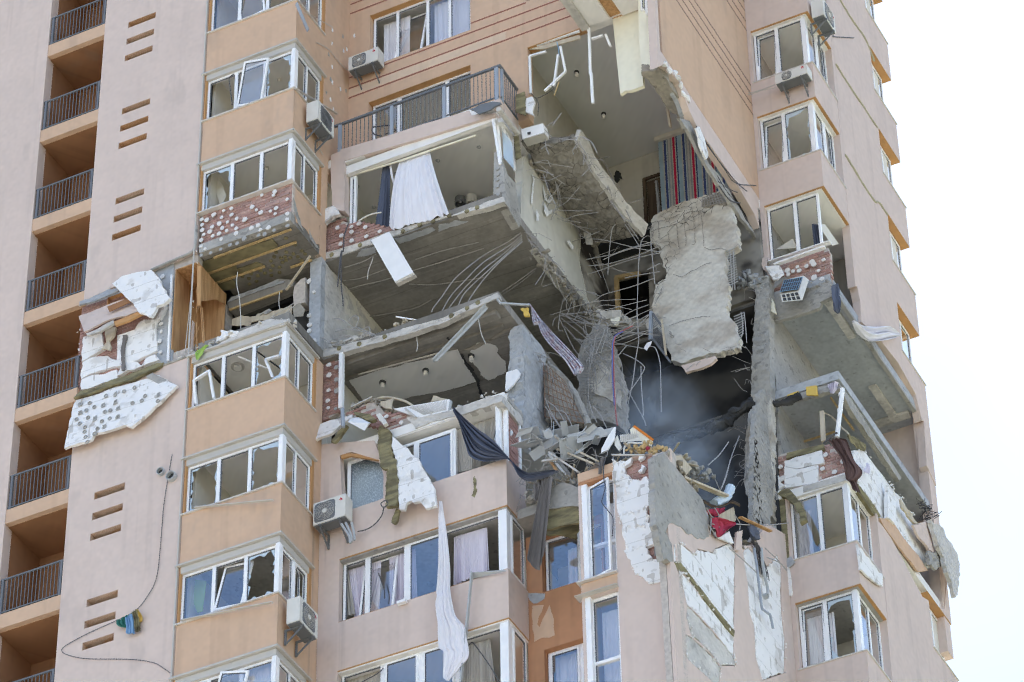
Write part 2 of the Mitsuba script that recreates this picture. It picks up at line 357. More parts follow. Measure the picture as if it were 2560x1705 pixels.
# ------------------------------------------------------------------ windows
def window(ax, p, u0, u1, z0, z1, cells, d=.08, fw=.055, mw=.06, parent=BLD, transom=None):
    """white plastic window; cells = [(width, kind)]: g glass, o no glass, s shards left, v vent sash closed, ('r', turn, lean, slide) a sash knocked loose, c crazed glass"""
    key = uniq(parent + '__window')
    fr = [WB(ax, p, u0, u1, -d, 0, z0, z0 + fw), WB(ax, p, u0, u1, -d, 0, z1 - fw, z1), WB(ax, p, u0, u0 + fw, -d, 0, z0 + fw, z1 - fw), WB(ax, p, u1 - fw, u1, -d, 0, z0 + fw, z1 - fw)]
    tot = sum(c[0] for c in cells); edges = [u0]
    for c in cells: edges.append(edges[-1] + c[0] / tot * (u1 - u0))
    for i, e in enumerate(edges[1:-1]): fr.append(WB(ax, p, e - mw / 2, e + mw / 2, -d, 0, z0 + fw, z1 - fw))
    if transom: fr.append(WB(ax, p, u0 + fw, u1 - fw, -d, 0, transom - .035, transom + .035))
    put(key, cat_(fr), 'm_pvc')
    gk = []
    for i, (w, kind) in enumerate(cells):
        a = edges[i] + (fw if i == 0 else mw / 2); b = edges[i + 1] - (fw if i == len(cells) - 1 else mw / 2); lo, hi = z0 + fw, z1 - fw
        gk.append(cat_([WB(ax, p, a, b, -d * .62, -d * .3, lo, lo + .018), WB(ax, p, a, b, -d * .62, -d * .3, hi - .018, hi), WB(ax, p, a, a + .018, -d * .62, -d * .3, lo, hi), WB(ax, p, b - .018, b, -d * .62, -d * .3, lo, hi)]))
        if kind == 'g': part(key, 'pane', WB(ax, p, a, b, -d * .5, -d * .5 + .006, lo, hi), 'm_glass')
        elif kind == 'c': part(key, 'pane', WB(ax, p, a, b, -d * .5, -d * .5 + .006, lo, hi), 'm_web', label='window pane crazed all over like a spider web')
        elif kind == 's':
            rng = np.random.default_rng(int(abs(u0 * 37 + z0 * 11 + i * 5)) + 3); c = np.array([(a + b) / 2, (lo + hi) / 2]); k = 30; an = np.arange(k) / k * 2 * np.pi
            s = np.minimum((b - a) / 2 / np.maximum(abs(np.cos(an)), 1e-6), (hi - lo) / 2 / np.maximum(abs(np.sin(an)), 1e-6))
            hole = Polygon(c + (s * rng.uniform(.74, 1.06, k))[:, None] * np.stack([np.cos(an), np.sin(an)], -1)).buffer(0)
            g = R2(a, b, lo, hi).difference(hole)
            part(key, 'glass_shard', PL(ax, p, g, .006, o=-d * .5), 'm_frost')
        elif kind == 'v':
            sash(key, ax, p, a, b, lo, hi)
        elif isinstance(kind, tuple): sash(key, ax, p, a, b, lo, hi, *kind[1:])
    part(key, 'gasket', cat_(gk), 'm_gasket')
    return key
def sash(key, ax, p, a, b, lo, hi, turn=0, lean=0, slide=0, glass=True, swing=0, up=0):
    """turn: degrees within the wall plane; lean: top tipped outward; swing: opened about its left edge"""
    w, h, s, d = b - a, hi - lo, .05, .05
    bx = lambda u0, u1, z0, z1, o0=0, o1=d: B(u0, u1, -o1, -o0, z0, z1)
    fr = cat_([bx(0, w, 0, s), bx(0, w, h - s, h), bx(0, s, s, h - s), bx(w - s, w, s, h - s)]); gl = bx(s, w - s, s, h - s, .02, .026)
    gk = cat_([bx(s, w - s, s, s + .014, .005, .04), bx(s, w - s, h - s - .014, h - s, .005, .04), bx(s, s + .014, s, h - s, .005, .04), bx(w - s - .014, w - s, s, h - s, .005, .04)])
    M = np.eye(4)
    rt = trimesh.transformations.rotation_matrix
    M = rt(math.radians(swing), [0, 0, 1], [0, 0, 0]) @ M
    M = rt(math.radians(lean), [1, 0, 0], [0, 0, 0]) @ M
    M = rt(math.radians(turn), [0, 1, 0], [w / 2, 0, 0]) @ M
    if ax == 'x':
        M = rt(math.radians(90), [0, 0, 1]) @ M
        Tm = [p - .02, a + slide, lo + up]
    else: Tm = [a + slide, p + .02, lo + up]
    tr = np.eye(4); tr[:3, 3] = Tm; M = tr @ M
    for m in (fr, gl, gk): m.apply_transform(M)
    k = part(key, 'sash', cat_([fr]), 'm_pvc')
    if glass: part(key, 'pane', gl, 'm_frost' if glass == 'c' else 'm_glass')
    part(key, 'gasket', gk, 'm_gasket')

# bricks: each one an entry, a few shared shapes placed over and over
def _brick(seed):
    rng = np.random.default_rng(seed); m = trimesh.creation.box((1, 1, 1)); v, f = trimesh.remesh.subdivide(m.vertices, m.faces); m = trimesh.Trimesh(v, f); m.vertices += rng.normal(0, .02, m.vertices.shape); return m
BRICKS = [mikit.ply(_brick(i), 'm_brick%d' % i) for i in range(4)]
NB = [0]
def bricks(parent, ax, p, region, seed=1, jitter=.006, gone=0.0, depth=.10, stuff=False):
    """a bond of bricks over a region of the wall plane; the wall behind shows as mortar"""
    rng = np.random.default_rng(seed); x0, z0, x1, z1 = region.bounds; pitch, ln = .085, .262; ms = []
    for r in range(int((z1 - z0) / pitch) + 1):
        z = z0 + (r + .5) * pitch
        n = int((x1 - x0) / ln) + 2
        for c in range(n):
            u = x0 + (c + (.5 if r % 2 else 0)) * ln
            a, b = max(u - ln / 2, x0 - .0), min(u + ln / 2, x1 + .0)
            if b - a < .05 or not region.contains(Point((a + b) / 2, z)) or rng.random() < gone: continue
            w, h, o = (b - a) - .012, pitch - .016, rng.normal(0, jitter)
            ctr = wp(ax, p, np.array((a + b) / 2), np.array(o - depth / 2), np.array(z))
            t = T4().translate(ctr.tolist()).rotate([0, 1, 0] if ax == 'y' else [1, 0, 0], float(rng.normal(0, .5))).scale([w, depth, h] if ax == 'y' else [depth, w, h])
            if stuff or NB[0] >= 298:
                m = trimesh.creation.box((w, depth, h) if ax == 'y' else (depth, w, h)); m.apply_translation(ctr); ms.append(m); continue
            NB[0] += 1
            scene[uniq(parent + '__brick')] = {**BRICKS[int(rng.integers(4))], 'to_world': t}
    return ms
def dabs(parent, ax, p, pts, seed=0, m='m_dab', r=(.042, .066)):
    rng = np.random.default_rng(seed)
    for i, (u, z) in enumerate(pts):
        part(parent, 'adhesive_dab', disc(ax, p, u, z, rng.uniform(*r), rng.uniform(.015, .028), seed=seed * 100 + i, ry=rng.uniform(.85, 1.15)), m, smooth=30)

# ------------------------------------------------------------------ the tower: floor k has its window sill at S(k), slab top Tp(k), slab underside U(k)
S = lambda k: 50.41 + 3 * k
U = lambda k: 49.20 + 3 * k
Tp = lambda k: 49.45 + 3 * k
ZT, KS = 78.0, range(-1, 9)
def wall(name, *a, m='m_pink', **k): return part(BLD, name, PL(*a, **k), m)
# stair tower: blank wall left of the loggias, wall with slots right of them
wall('stair_wall', 'y', 0, R2(-12.5, -7.27, 0, ZT), .3)
ins_hole = Polygon([(-2.51,61.22),(-2.65,61.29),(-3.13,61.21),(-3.74,61.15),(-4.28,61.15),(-4.83,61.03),(-4.93,61.01),(-5.31,60.98),(-5.69,60.91),(-5.65,59.84),(-5.67,57.98),(-4.87,57.89),(-4.17,57.92),(-3.51,57.99),(-2.93,58.03),(-2.54,58.05)])
slots = [(z, x) for k in range(-1, 8) if k not in (2, 3) for z, x in ((67.74 + 3 * (k - 5) - 1.02, -4.88), (67.74 + 3 * (k - 5) - 1.60, -4.90), (67.74 + 3 * (k - 5) - 2.18, -4.91))]
slots = slots + [(60.56, -4.9)]
w1 = R2(-5.58, -2.53, 0, ZT)
slot_u = unary_union([R2(x, x + .80, z, z + .2) for z, x in slots])
skin = w1.difference(ins_hole).difference(slot_u)
part(BLD, 'stair_wall', PL('y', 0, skin, .12), 'm_pink')
core = w1.difference(slot_u).difference(R2(-3.1, -2.5, 58.42, 60.97))
part(BLD, 'stair_wall', PL('y', .12, core, .2), 'm_mortar')
for z, x in slots:
    part(BLD, 'vent_slot', cat_([B(x - .01, x + .81, .38, .40, z - .01, z + .21), B(x - .012, x, .005, .38, z - .01, z + .21), B(x + .80, x + .812, .005, .38, z - .01, z + .21), B(x, x + .8, .005, .38, z + .2, z + .212), B(x, x + .8, .005, .38, z - .012, z)]), 'm_soffit')
# downpipe seam between the stair wall and the left bays
part(BLD, 'downpipe', tube([(-2.56, -.03, 40), (-2.56, -.03, ZT)], .022, smooth=False), 'm_trim')
# open stair landings
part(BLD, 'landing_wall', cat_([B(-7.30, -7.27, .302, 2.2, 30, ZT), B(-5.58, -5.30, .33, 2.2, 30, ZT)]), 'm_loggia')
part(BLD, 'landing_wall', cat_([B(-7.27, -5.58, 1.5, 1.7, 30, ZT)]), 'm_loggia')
LZ = [52.33 + 2.985 * i for i in range(-2, 9)]
for i, z in enumerate(LZ):
    part(BLD, 'landing_slab', cat_([B(-7.27, -5.58, .02, 1.5, z - .40, z)]), 'm_tan')
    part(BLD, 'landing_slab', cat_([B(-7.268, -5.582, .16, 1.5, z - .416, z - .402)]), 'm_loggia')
    r = part(BLD, 'railing', cat_([B(-7.26, -5.59, .04, .08, z + .97, z + 1.01), B(-7.26, -5.59, .04, .08, z + .05, z + .08), B(-7.23, -7.17, .03, .09, z, z + .98), B(-5.68, -5.62, .03, .09, z, z + .98)]), 'm_rail')
    for j in range(15):
        x = -7.08 + 1.36 * j / 14
        part(r, 'baluster', B(x - .008, x + .008, .052, .068, z + .08, z + .97), 'm_rail')
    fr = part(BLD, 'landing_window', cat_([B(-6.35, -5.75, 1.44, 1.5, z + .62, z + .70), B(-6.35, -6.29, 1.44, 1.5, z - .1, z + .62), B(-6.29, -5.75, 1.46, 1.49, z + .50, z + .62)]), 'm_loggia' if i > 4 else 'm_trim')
    part(fr, 'pane', B(-6.29, -5.75, 1.47, 1.495, z - .1, z + .50), 'm_dark')
    if i < 6: part(BLD, 'meter_box', cat_([B(-5.95, -5.76, 1.40, 1.5, z + 1.05, z + 1.23)]), 'm_teal')
    part(BLD, 'wall_lamp', cat_([disc('x', -7.27, .85, z + .55, .13, .09)]), 'm_dark')
    part(BLD, 'ledge_grit', cat_([chunk((x, .06, z + .015), (.16, .06, .05), seed=i * 50 + n) for n, x in enumerate(np.linspace(-7.2, -5.7, 14))]), 'm_rough')

# floor slabs
full = lambda a, b, c, d: sbox(a, b, c, d)
for k in range(-2, 10):
    b = [full(-2.5, .13, -.012, 14)]
    if k <= 5: b.append(full(-.012, 1.725, 4.62, 9))
    if k == 5: b = [full(-2.5, .13, -.012, 14), full(-.012, 1.72, 4.62, 9)]
    if k >= 6: b += [full(0, 2.72, 6.45, 14), full(6.45, 2.72, 8.55, 14)]
    if k in (0, -1, -2): b += [full(4.6, 2.72, 6.5, 9), full(6.5, 1.62, 8.5, 14)]
    if k == 1: b += [full(4.6, 2.2, 6.5, 9), full(6.5, 2.3, 8.2, 9)]
    if k in (2, 3, 4, 5): b += [full(-1, 7.8, 8.6, 14)]
    b.append(full(8.5, 7.9, 10.2, 13.85))
    g = unary_union(b)
    if k == 3: g = g.difference(unary_union([full(4.5, 0, 8.45, 9.5), full(2.2, 4.9, 8.45, 9.5)]))
    if k in (2, 4): g = g.difference(full(4.6, 0, 8.45, 9.5)) if k == 2 else g.difference(full(4.64, 0, 8.45, 7.75))
    dmg = k in (3, 4)
    if dmg:
        part(BLD, 'floor_slab', PL('z', U(k), g.intersection(full(8.5, 7.0, 11, 14)), Tp(k) - U(k)), 'm_concrete_blue'); g = g.difference(full(8.5, 7.0, 11, 14))
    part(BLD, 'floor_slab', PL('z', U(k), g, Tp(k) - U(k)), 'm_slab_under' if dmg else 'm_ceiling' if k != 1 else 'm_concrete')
# inner cross walls and back walls (floors that are whole)
for k in range(-2, 9):
    z0, z1 = Tp(k) + .005, U(k + 1) - .005
    whole = k <= 0 or k >= 6
    ws = [B(-2.5, -.2, 2.3, 2.5, z0, z1)] if k != 3 else []
    if k not in (2, 3): ws.append(B(.08, 4.5, 5.2, 5.4, z0, z1))
    if whole: ws += [B(4.62, 6.45, 4.2, 4.4, z0, z1), B(6.5, 8.35, 4.2, 4.4, z0, z1)]
    if k not in (2, 3, 4): ws += [B(8.7, 10.0, 9.7, 9.9, z0, z1), B(9.9, 10.05, 9.9, 13.5, z0, z1)]
    if ws: part(BLD, 'partition', cat_(ws), 'm_room')
part(BLD, 'cross_wall', B(-2.50, -2.42, .34, 2.4, 40, 58.0), 'm_room')
part(BLD, 'cross_wall', B(-2.50, -2.42, .34, 2.4, 61.5, ZT), 'm_room')
part(BLD, 'cross_wall', B(-.2, .0, 2.66, 8.9, 30, ZT), 'm_room')
part(BLD, 'cross_wall', cat_([B(4.4, 4.6, 2.9, 8.9, 30, 51.9), B(4.4, 4.6, 2.9, 8.9, 64.46, ZT), B(6.46, 6.6, 2.9, 8.9, 67.5, ZT)]), 'm_room')
part(BLD, 'core_wall', cat_([B(-12.5, 8.7, 14.0, 14.2, 0, ZT), B(8.45, 8.6, 8.0, 14, 30, ZT), B(-12.5, -12.3, .3, 14, 0, ZT), B(10.1, 10.27, 9.6, 13.8, 20, 49.0)]), 'm_concrete')
part(BLD, 'roof_slab', B(-12.5, 10.28, .3, 14.2, ZT, ZT + .3), 'm_concrete')

# left bay column: parapet, glazing, canopy on every floor but the blown one
glaz = {5: ['o', ('r', 14, 10, .0), 's'], 6: ['g', ('r', -8, -6, 0), 'o'], 4: ['s', 'o', 'o'], 2: ['o', 'o', 's'], 1: ['s', 'o', 's'], 0: ['g', ('r', 7, -7, 0), 's'], -1: ['g', ('r', 16, 4, -.05), 'g'], 7: ['g', 'g', 'g']}
for k in range(-2, 9):
    z0, z1 = S(k - 1) + 1.62, S(k)
    if k == 3: continue
    front = R2(-2.5, 0, z0, z1) if k != 4 else None
    if front is not None: part(BLD, 'bay_parapet', PL('y', 0, R2(-2.52, 0, z0 if k != 4 else 61.2, z1 - .02), .14), 'm_tan')
    if k not in (3, 4): part(BLD, 'bay_parapet', PL('x', 0, R2(.14, 1.4, z0, z1 - .02), .12), 'm_tan')
    part(BLD, 'window_sill', cat_([B(-2.56, .04, -.05, .12, z1 - .018, z1 + .012), B(-.12, .04, .12, 1.38, z1 - .018, z1 + .012)]), 'm_sill')
    if k in glaz:
        window('y', .07, -2.47, -.10, S(k) + .015, S(k) + 1.37, list(zip((.8, .8, .78), glaz[k])), mw=.085)
        window('x', -.05, .16, 1.30, S(k) + .015, S(k) + 1.37, [(.5, 'o' if k in (5, 4, 2) else 'g'), (.6, 'o' if k in (4, 5, 2) else ('r', 0, 0, 0, True, 18) if k == 0 else 'g')])
        part(BLD, 'corner_post', cat_([B(-.10, -.005, .005, .16, S(k) + .015, S(k) + 1.37)]), 'm_pvc')
        part(BLD, 'canopy', cat_([B(-2.60, .07, -.075, .14, S(k) + 1.555, S(k) + 1.60), B(-.14, .07, .14, 1.42, S(k) + 1.555, S(k) + 1.60)]), 'm_trim')
        part(BLD, 'window_head', cat_([B(-2.5, -.01, .0, .12, S(k) + 1.375, S(k) + 1.55), B(-.12, -.01, .12, 1.36, S(k) + 1.375, S(k) + 1.55)]), 'm_trim')
        part(BLD, 'window_reveal', cat_([B(-2.515, -2.475, .0, .1, S(k), S(k) + 1.55), B(-.12, -.004, 1.305, 1.40, S(k), S(k) + 1.55)]), 'm_soffit')
# flank of the left bay beyond its glazing
for k in range(-2, 9):
    y1 = 2.65 if k >= 5 else 1.7
    if k == 3: continue
    zt = S(k) + 1.62; zb = S(k - 1) + 1.62
    if k == 4: zb = 61.2
    part(BLD, 'bay_flank', PL('x', 0, R2(1.4, y1, zb, zt), .14), 'm_tan')

# recessed facade above the balcony: tan plaster with dark red grooves
f2 = R2(0, 6.44, Tp(5), ZT)
holes = [R2(.56, 3.38, 64.50, 66.95), R2(4.93, 6.44, 64.45, 66.82), R2(.57, 3.39, 68.15, 69.97), R2(4.93, 6.36, 68.40, 69.97), R2(.57, 3.39, 71.15, 72.97), R2(4.93, 6.36, 71.4, 72.97)]
part(BLD, 'facade_wall', PL('y', 2.65, f2.difference(unary_union(holes)), .25), 'm_tan')
part(BLD, 'window_head', cat_([B(.56, 3.38, 2.652, 2.86, 66.935, 66.948), B(4.93, 6.43, 2.652, 2.86, 66.805, 66.818), B(.57, 3.39, 2.652, 2.86, 69.955, 69.968)]), 'm_soffit')
for base in (67.34, 70.30):
    for i, dz in enumerate((0, .33, .70, 1.02)):
        z = base + dz - (.0 if base > 70 else .0)
        if base < 70: segs = [(0.0, 6.42)] if z < 68.1 else [(0, .56), (3.40, 4.92)]
        else: segs = [(0, 6.42)]
        part(BLD, 'groove_band', cat_([B(a, b, 2.638, 2.66, z - .017, z + .017) for a, b in segs if b > a]), 'm_maroon')
part(BLD, 'plaster_patch', PL('y', 2.65, R2(-.0, 4.35, 67.38, 67.64), .02, o=.004), 'm_tan_pale', label='paler repair strip between the dark red grooves')
window('y', 2.80, .60, 3.36, 68.18, 69.95, [(.68, 'o'), (.85, ('r', 0, -12, -.12)), (.62, 'g'), (.62, 'g')], mw=.075)
window('y', 2.82, .60, 3.36, 64.5, 66.93, [(.72, 'g'), (1.30, 'o'), (.70, 'o')], mw=.11)
window('y', 2.80, 4.96, 6.34, 68.42, 69.95, [(.6, 'g'), (.6, 'g')])
window('y', 2.80, .60, 3.36, 71.2, 72.95, [(.68, 'g'), (.85, 'g'), (.62, 'g')])
# balcony on top of the middle bays: slab edge, railing
part(BLD, 'balcony_edge', cat_([PL('y', 1.7, jag([(0.32,64.67),(1.52,64.56),(3.1,64.46),(3.82,64.4),(3.88,64.21),(4.53,63.99),(4.49,63.93),(2.31,64.09),(0.39,64.25)], .5, .004, 3), .16)]), 'm_pink')
part(BLD, 'balcony_edge', cat_([B(4.5, 4.66, 1.9, 2.62, 64.0, 64.42), B(4.46, 4.64, 1.7, 1.9, 64.18, 64.42)]), 'm_pink')
rail = part(BLD, 'railing', cat_([B(.14, 4.66, 1.70, 1.76, 65.50, 65.56), B(.2, 4.6, 1.715, 1.745, 64.52, 64.55), B(4.60, 4.66, 1.76, 2.68, 65.50, 65.56), B(4.62, 4.65, 1.76, 2.66, 64.52, 64.55)]), 'm_rail')
for x in (.30, 1.72, 3.14, 4.54): part(rail, 'post', B(x - .045, x + .045, 1.705, 1.75, 64.40, 65.50), 'm_rail_pale')
part(rail, 'post', B(4.60, 4.655, 1.80, 1.88, 64.40, 65.50), 'm_rail_pale')
for j in range(38):
    x = .42 + 4.06 * j / 37
    if min(abs(x - q) for q in (.30, 1.72, 3.14, 4.54)) > .05: part(rail, 'baluster', B(x - .007, x + .007, 1.722, 1.738, 64.55, 65.50), 'm_rail')
for j in range(7): part(rail, 'baluster', B(4.627, 4.643, 1.98 + .1 * j, 1.996 + .1 * j, 64.55, 65.50), 'm_rail')

# middle bays below the balcony
part(BLD, 'window_head', cat_([B(.42, 4.5, 1.78, 1.90, 63.86, 64.12), B(4.42, 4.6, 1.9, 2.6, 63.86, 64.2)]), 'm_ceiling')
part(BLD, 'pier', PL('y', 1.7, jag([(0.36,64.62),(0.45,64.29),(0.48,62.62),(0.38,62.66),(0.28,62.75),(0.14,62.81),(0.08,64.6)], .25, .012, 5), .25), 'm_pink')
window('y', 1.92, .50, .66, 62.05, 63.85, [(1, 'o')], fw=.06)
part(BLD, 'cornice', tube([(0.57,1.9,63.89),(1.34,1.9,63.82),(1.89,1.9,63.79),(2.64,1.9,63.77),(3.89,1.9,63.72)], .028, smooth=False), 'm_cream')
# brick parapet of that floor, torn open to the right
reg4 = Polygon([(-0.22,62.26),(-0.12,62.41),(0.21,62.59),(0.47,62.36),(0.78,62.21),(0.98,62.12),(1.14,61.96),(1.34,61.83),(1.61,61.67),(1.75,61.52),(1.88,61.53),(2.04,61.56),(2.31,61.47),(2.11,61.43),(1.73,61.44),(1.34,61.44),(0.95,61.44),(0.44,61.52),(-0.13,61.55)])
wb4 = part(BLD, 'brick_parapet', PL('y', 1.86, reg4.buffer(.0), .10), 'm_mortar')
# slab edges of the two hanging floors, with rings where the insulation dowels sat
part(BLD, 'slab_edge', rough(PL('y', 1.70, jag([(-0.18,61.39),(-0.14,61.47),(0.49,61.45),(1,61.41),(1.58,61.44),(2.35,61.38),(2.93,61.32),(3.5,61.24),(4.18,61.27),(4.68,61.26),(4.71,61.09),(4.17,61.12),(3.31,61.23),(2.54,61.3),(1.83,61.24),(1.19,61.23),(0.47,61.23),(-0.14,61.28)], .15, .012, 2), .16), .12, .012, 6, 1), 'm_concrete_pale')
part(BLD, 'slab_edge', rough(PL('y', 1.70, jag([(-0.35,58.48),(-0.25,58.55),(0.46,58.4),(1.41,58.34),(2.36,58.27),(2.98,58.2),(3.48,58.26),(4.14,58.34),(4.49,58.39),(4.52,58.23),(4.14,58.19),(3.67,58.14),(2.98,58.05),(2.36,58.08),(1.41,58.13),(0.46,58.2),(-0.25,58.33)], .15, .012, 4), .16), .12, .014, 6, 2), 'm_concrete_pale')
RINGS = [(0.16,61.34),(0.92,61.32),(2.05,61.28),(2.5,61.3),(2.85,61.26),(3.28,61.25),(3.73,61.19),(4,61.2)] + [(-0.11,58.38),(0.41,58.36),(0.94,58.28),(1.6,58.23),(3.31,58.17),(3.72,58.23),(3.99,58.29)]
for i, (x, z) in enumerate(RINGS): part(BLD, 'foam_dab', disc('y', 1.70, x, z, .058, .022, seed=i + 900), 'm_wool', smooth=30)
# party wall ends
part(BLD, 'party_wall', rough(cat_([PL('y', 1.5, R2(-.30, .0, 58.45, 61.2), .2)]), .15, .006, 5, 3), 'm_concrete_blue')
part(BLD, 'party_wall', rough(PL('x', .0, jag([(1.7, 58.46), (2.9, 58.46), (4.6, 59.6), (4.6, 61.17), (1.7, 61.17)], .2, .02, 7), .2), .12, .02, 5, 4), 'm_concrete_pale')
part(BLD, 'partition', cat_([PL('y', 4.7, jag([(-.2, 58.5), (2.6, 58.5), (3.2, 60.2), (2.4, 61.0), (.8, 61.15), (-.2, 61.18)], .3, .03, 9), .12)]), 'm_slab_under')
pw = part(BLD, 'party_wall', PL('x', 4.6, jag([(3,63.63),(3.44,64.16),(4.94,64.08),(6.69,63.92),(7.12,63.6),(6.77,61.65),(6.09,61.25),(4.79,61.13),(3.74,61.19),(2.7,61.24)], .12, .015, 11), .2), 'm_wallpaper')
part(BLD, 'party_wall', PL('x', 4.6, jag([(6.1,63.97),(6.77,64.26),(7.29,63.48),(7.6,62.18),(6.75,61.53),(6.28,61.75),(5.94,62.66)], .2, .02, 12), .19, o=.01), 'm_sooty_wall')
rng = np.random.default_rng(5)
for i, q in enumerate([((210,700),(250,960),(275,1300),(235,1330)), ((400,1070),(450,1280),(500,1230),(520,1330),(470,1290)), ((500,1380),(525,1400),(480,1440),(430,1460),(400,1300)), ((300,900),(360,935),(350,990),(275,960))]):
    pass
for i, poly in enumerate([[(3.22,63.89),(3.32,63.35),(3.45,63.27),(3.3,62.32),(3.24,62.32),(3.38,63.19)], [(3.92,63.44),(4.1,63.09),(4.36,63.51),(4.41,63.39),(4.18,63.06),(3.98,63.04)], [(3.94,62.86),(4.13,62.78),(4.39,63.07),(4.31,62.88),(4.04,62.52),(3.9,62.56)], [(3.45,62.28),(3.6,62.22),(3.57,62.01),(3.47,61.93)], [(5.08,62.57),(5.4,62.56),(5.44,62.67),(5.21,62.69)]]):
    part(BLD, 'peeled_wallpaper', rough(PL('x', 4.6, Polygon(poly), .012, o=.05 + .01 * i), .1, .03, 6, i), 'm_white')
# the broken end of the party wall below, one floor down
part(BLD, 'party_wall', rough(cat_([PL('y', 2.6, jag([(4.35,57.98),(4.67,58.07),(4.67,57.42),(4.64,56.01),(4.65,55.29),(4.68,54.55),(4.55,54.5),(4.31,55.42),(4.25,56.29),(4.3,57.35)], .15, .025, 21), .3), PL('x', 4.66, jag([(2.62,58),(3.06,58.12),(3.58,58.12),(3.8,58.02),(3.76,57.53),(3.65,57.12),(3.75,56.98),(3.89,56.01),(3.94,55.52),(2.63,54.56),(2.58,55.99)], .15, .03, 22), .3)]), .07, .03, 6, 5), 'm_concrete_blue')
# lower ceiling of the floor under the second hanging slab: plastered, cracked and partly bare
part(BLD, 'ceiling_plaster', cat_([PL('z', 58.185, jag([(0.47,2.53),(1.26,2.69),(2.24,2.82),(2.69,2.79),(2.89,2.84),(2.83,3.28),(2.8,3.74),(2.73,4.06),(1.9,4),(0.7,3.73),(0.1,3.41),(0.16,2.6)], .15, .02, 31), .012), PL('z', 58.182, jag([(3.09,3.01),(3.39,2.85),(3.65,2.99),(3.73,3.12),(3.63,3.36),(3.65,3.72),(3.53,4.04),(2.99,4.14),(2.97,3.77),(2.99,3.46)], .12, .025, 32), .012)]), 'm_ceiling')
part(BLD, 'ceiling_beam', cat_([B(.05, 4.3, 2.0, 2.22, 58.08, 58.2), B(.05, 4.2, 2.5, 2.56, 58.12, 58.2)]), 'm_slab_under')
part(BLD, 'curtain_rail', tube([(0.51,2.45,58.1),(1.34,2.53,58.1),(2.23,2.62,58.1),(2.7,2.65,58.1)], .022, smooth=False), 'm_trim')
crack = [(2.92,2.82),(2.91,3.02),(2.86,3.28),(2.9,3.54),(2.84,3.77),(2.84,3.98),(2.73,4.25),(2.63,4.65),(2.61,4.43),(2.74,4.05),(2.79,3.72),(2.8,3.34)]
part(BLD, 'ceiling_crack', PL('z', 58.168, jag(crack, .06, .012, 33), .012), 'm_soot')
part(BLD, 'ceiling_crack', PL('z', 58.168, jag([(3.02,2.9),(3.27,2.86),(3.56,2.84),(3.79,2.82),(4.13,2.71),(4.4,2.7),(4.33,2.78),(4.09,2.8),(3.69,2.91),(3.5,2.95),(3.24,2.99)], .1, .015, 34), .012), 'm_rough')
part(BLD, 'ceiling_crack', PL('z', 58.168, jag([(2.99,1.67),(2.93,1.92),(2.87,2.12),(2.9,2.31),(2.89,2.48),(2.86,2.38),(2.83,2.16),(2.9,1.91)], .08, .008, 36), .012), 'm_soot')
# brick pier with its window jamb, one floor down
reg2 = Polygon([(-0.3,58.29),(0.33,58.17),(0.4,57.36),(0.41,56.64),(0.1,56.55),(-0.21,56.52),(-0.31,56.92),(-0.24,57.28)])
wb2 = part(BLD, 'brick_pier', PL('y', 1.87, reg2, .12), 'm_mortar')
part(BLD, 'window_jamb', cat_([bar([(0.46,1.74,58.21)][0], [(0.47,1.74,56.57)][0], .10, .10)]), 'm_pvc')
regr = Polygon([(0.52,56.47),(0.82,56.53),(1,56.6),(1.28,56.57),(1.38,56.42),(1.51,56.15),(1.74,55.98),(2.02,56),(2.11,55.94),(2.39,55.81),(2.54,55.53),(2.2,55.51),(1.74,55.53),(1.65,55.51),(1.08,56.06),(0.71,56.33)])
wbr = part(BLD, 'brick_parapet', PL('y', 1.87, regr, .12), 'm_mortar')
# middle bays, floor by floor below the damage
for k in (-2, -1, 0, 1):
    zb, zt = U(k) + .06, S(k) + .13
    x0 = 0.0
    part(BLD, 'bay_parapet', PL('y', 1.7, R2(0.005, 4.64, zb, zt), .18), 'm_pink')
    part(BLD, 'bay_parapet', PL('x', 4.64, R2(1.88, 2.64, zb, zt), .18), 'm_pink')
    part(BLD, 'window_soffit', cat_([B(.02, 4.46, 1.705, 1.87, zb - .022, zb - .001), B(4.46, 4.635, 1.705, 2.63, zb - .022, zb - .001)]), 'm_soffit')
    if k < 1: part(BLD, 'window_soffit', cat_([B(.02, 4.62, 1.705, 1.86, zt + .001, zt + .012)]), 'm_soffit')
    if k == 1: continue
    part(BLD, 'pier', PL('y', 1.7, R2(0.005, .52, zt, zb + 3), .16), 'm_pink')
    z1 = zb + 3 - .03
    cells = {0: [(.62, 'o'), (1.0, ('r', 0, -8, -.25)), (.95, 'v'), (1.45, 'o')], -1: [(1.1, 'o'), (1.0, 'v'), (.95, 'v'), (1.2, 'o')], -2: [(1, 'g'), (1, 'g'), (1, 'g'), (1, 'g')]}[k]
    window('y', 1.86, .54, 4.42, zt + .0, z1, cells, mw=.12)
    part(BLD, 'corner_post', B(4.40, 4.60, 1.74, 1.90, zt, z1), 'm_pvc')
    window('x', 4.58, 1.92, 2.62, zt, z1, [(1, 'v')])
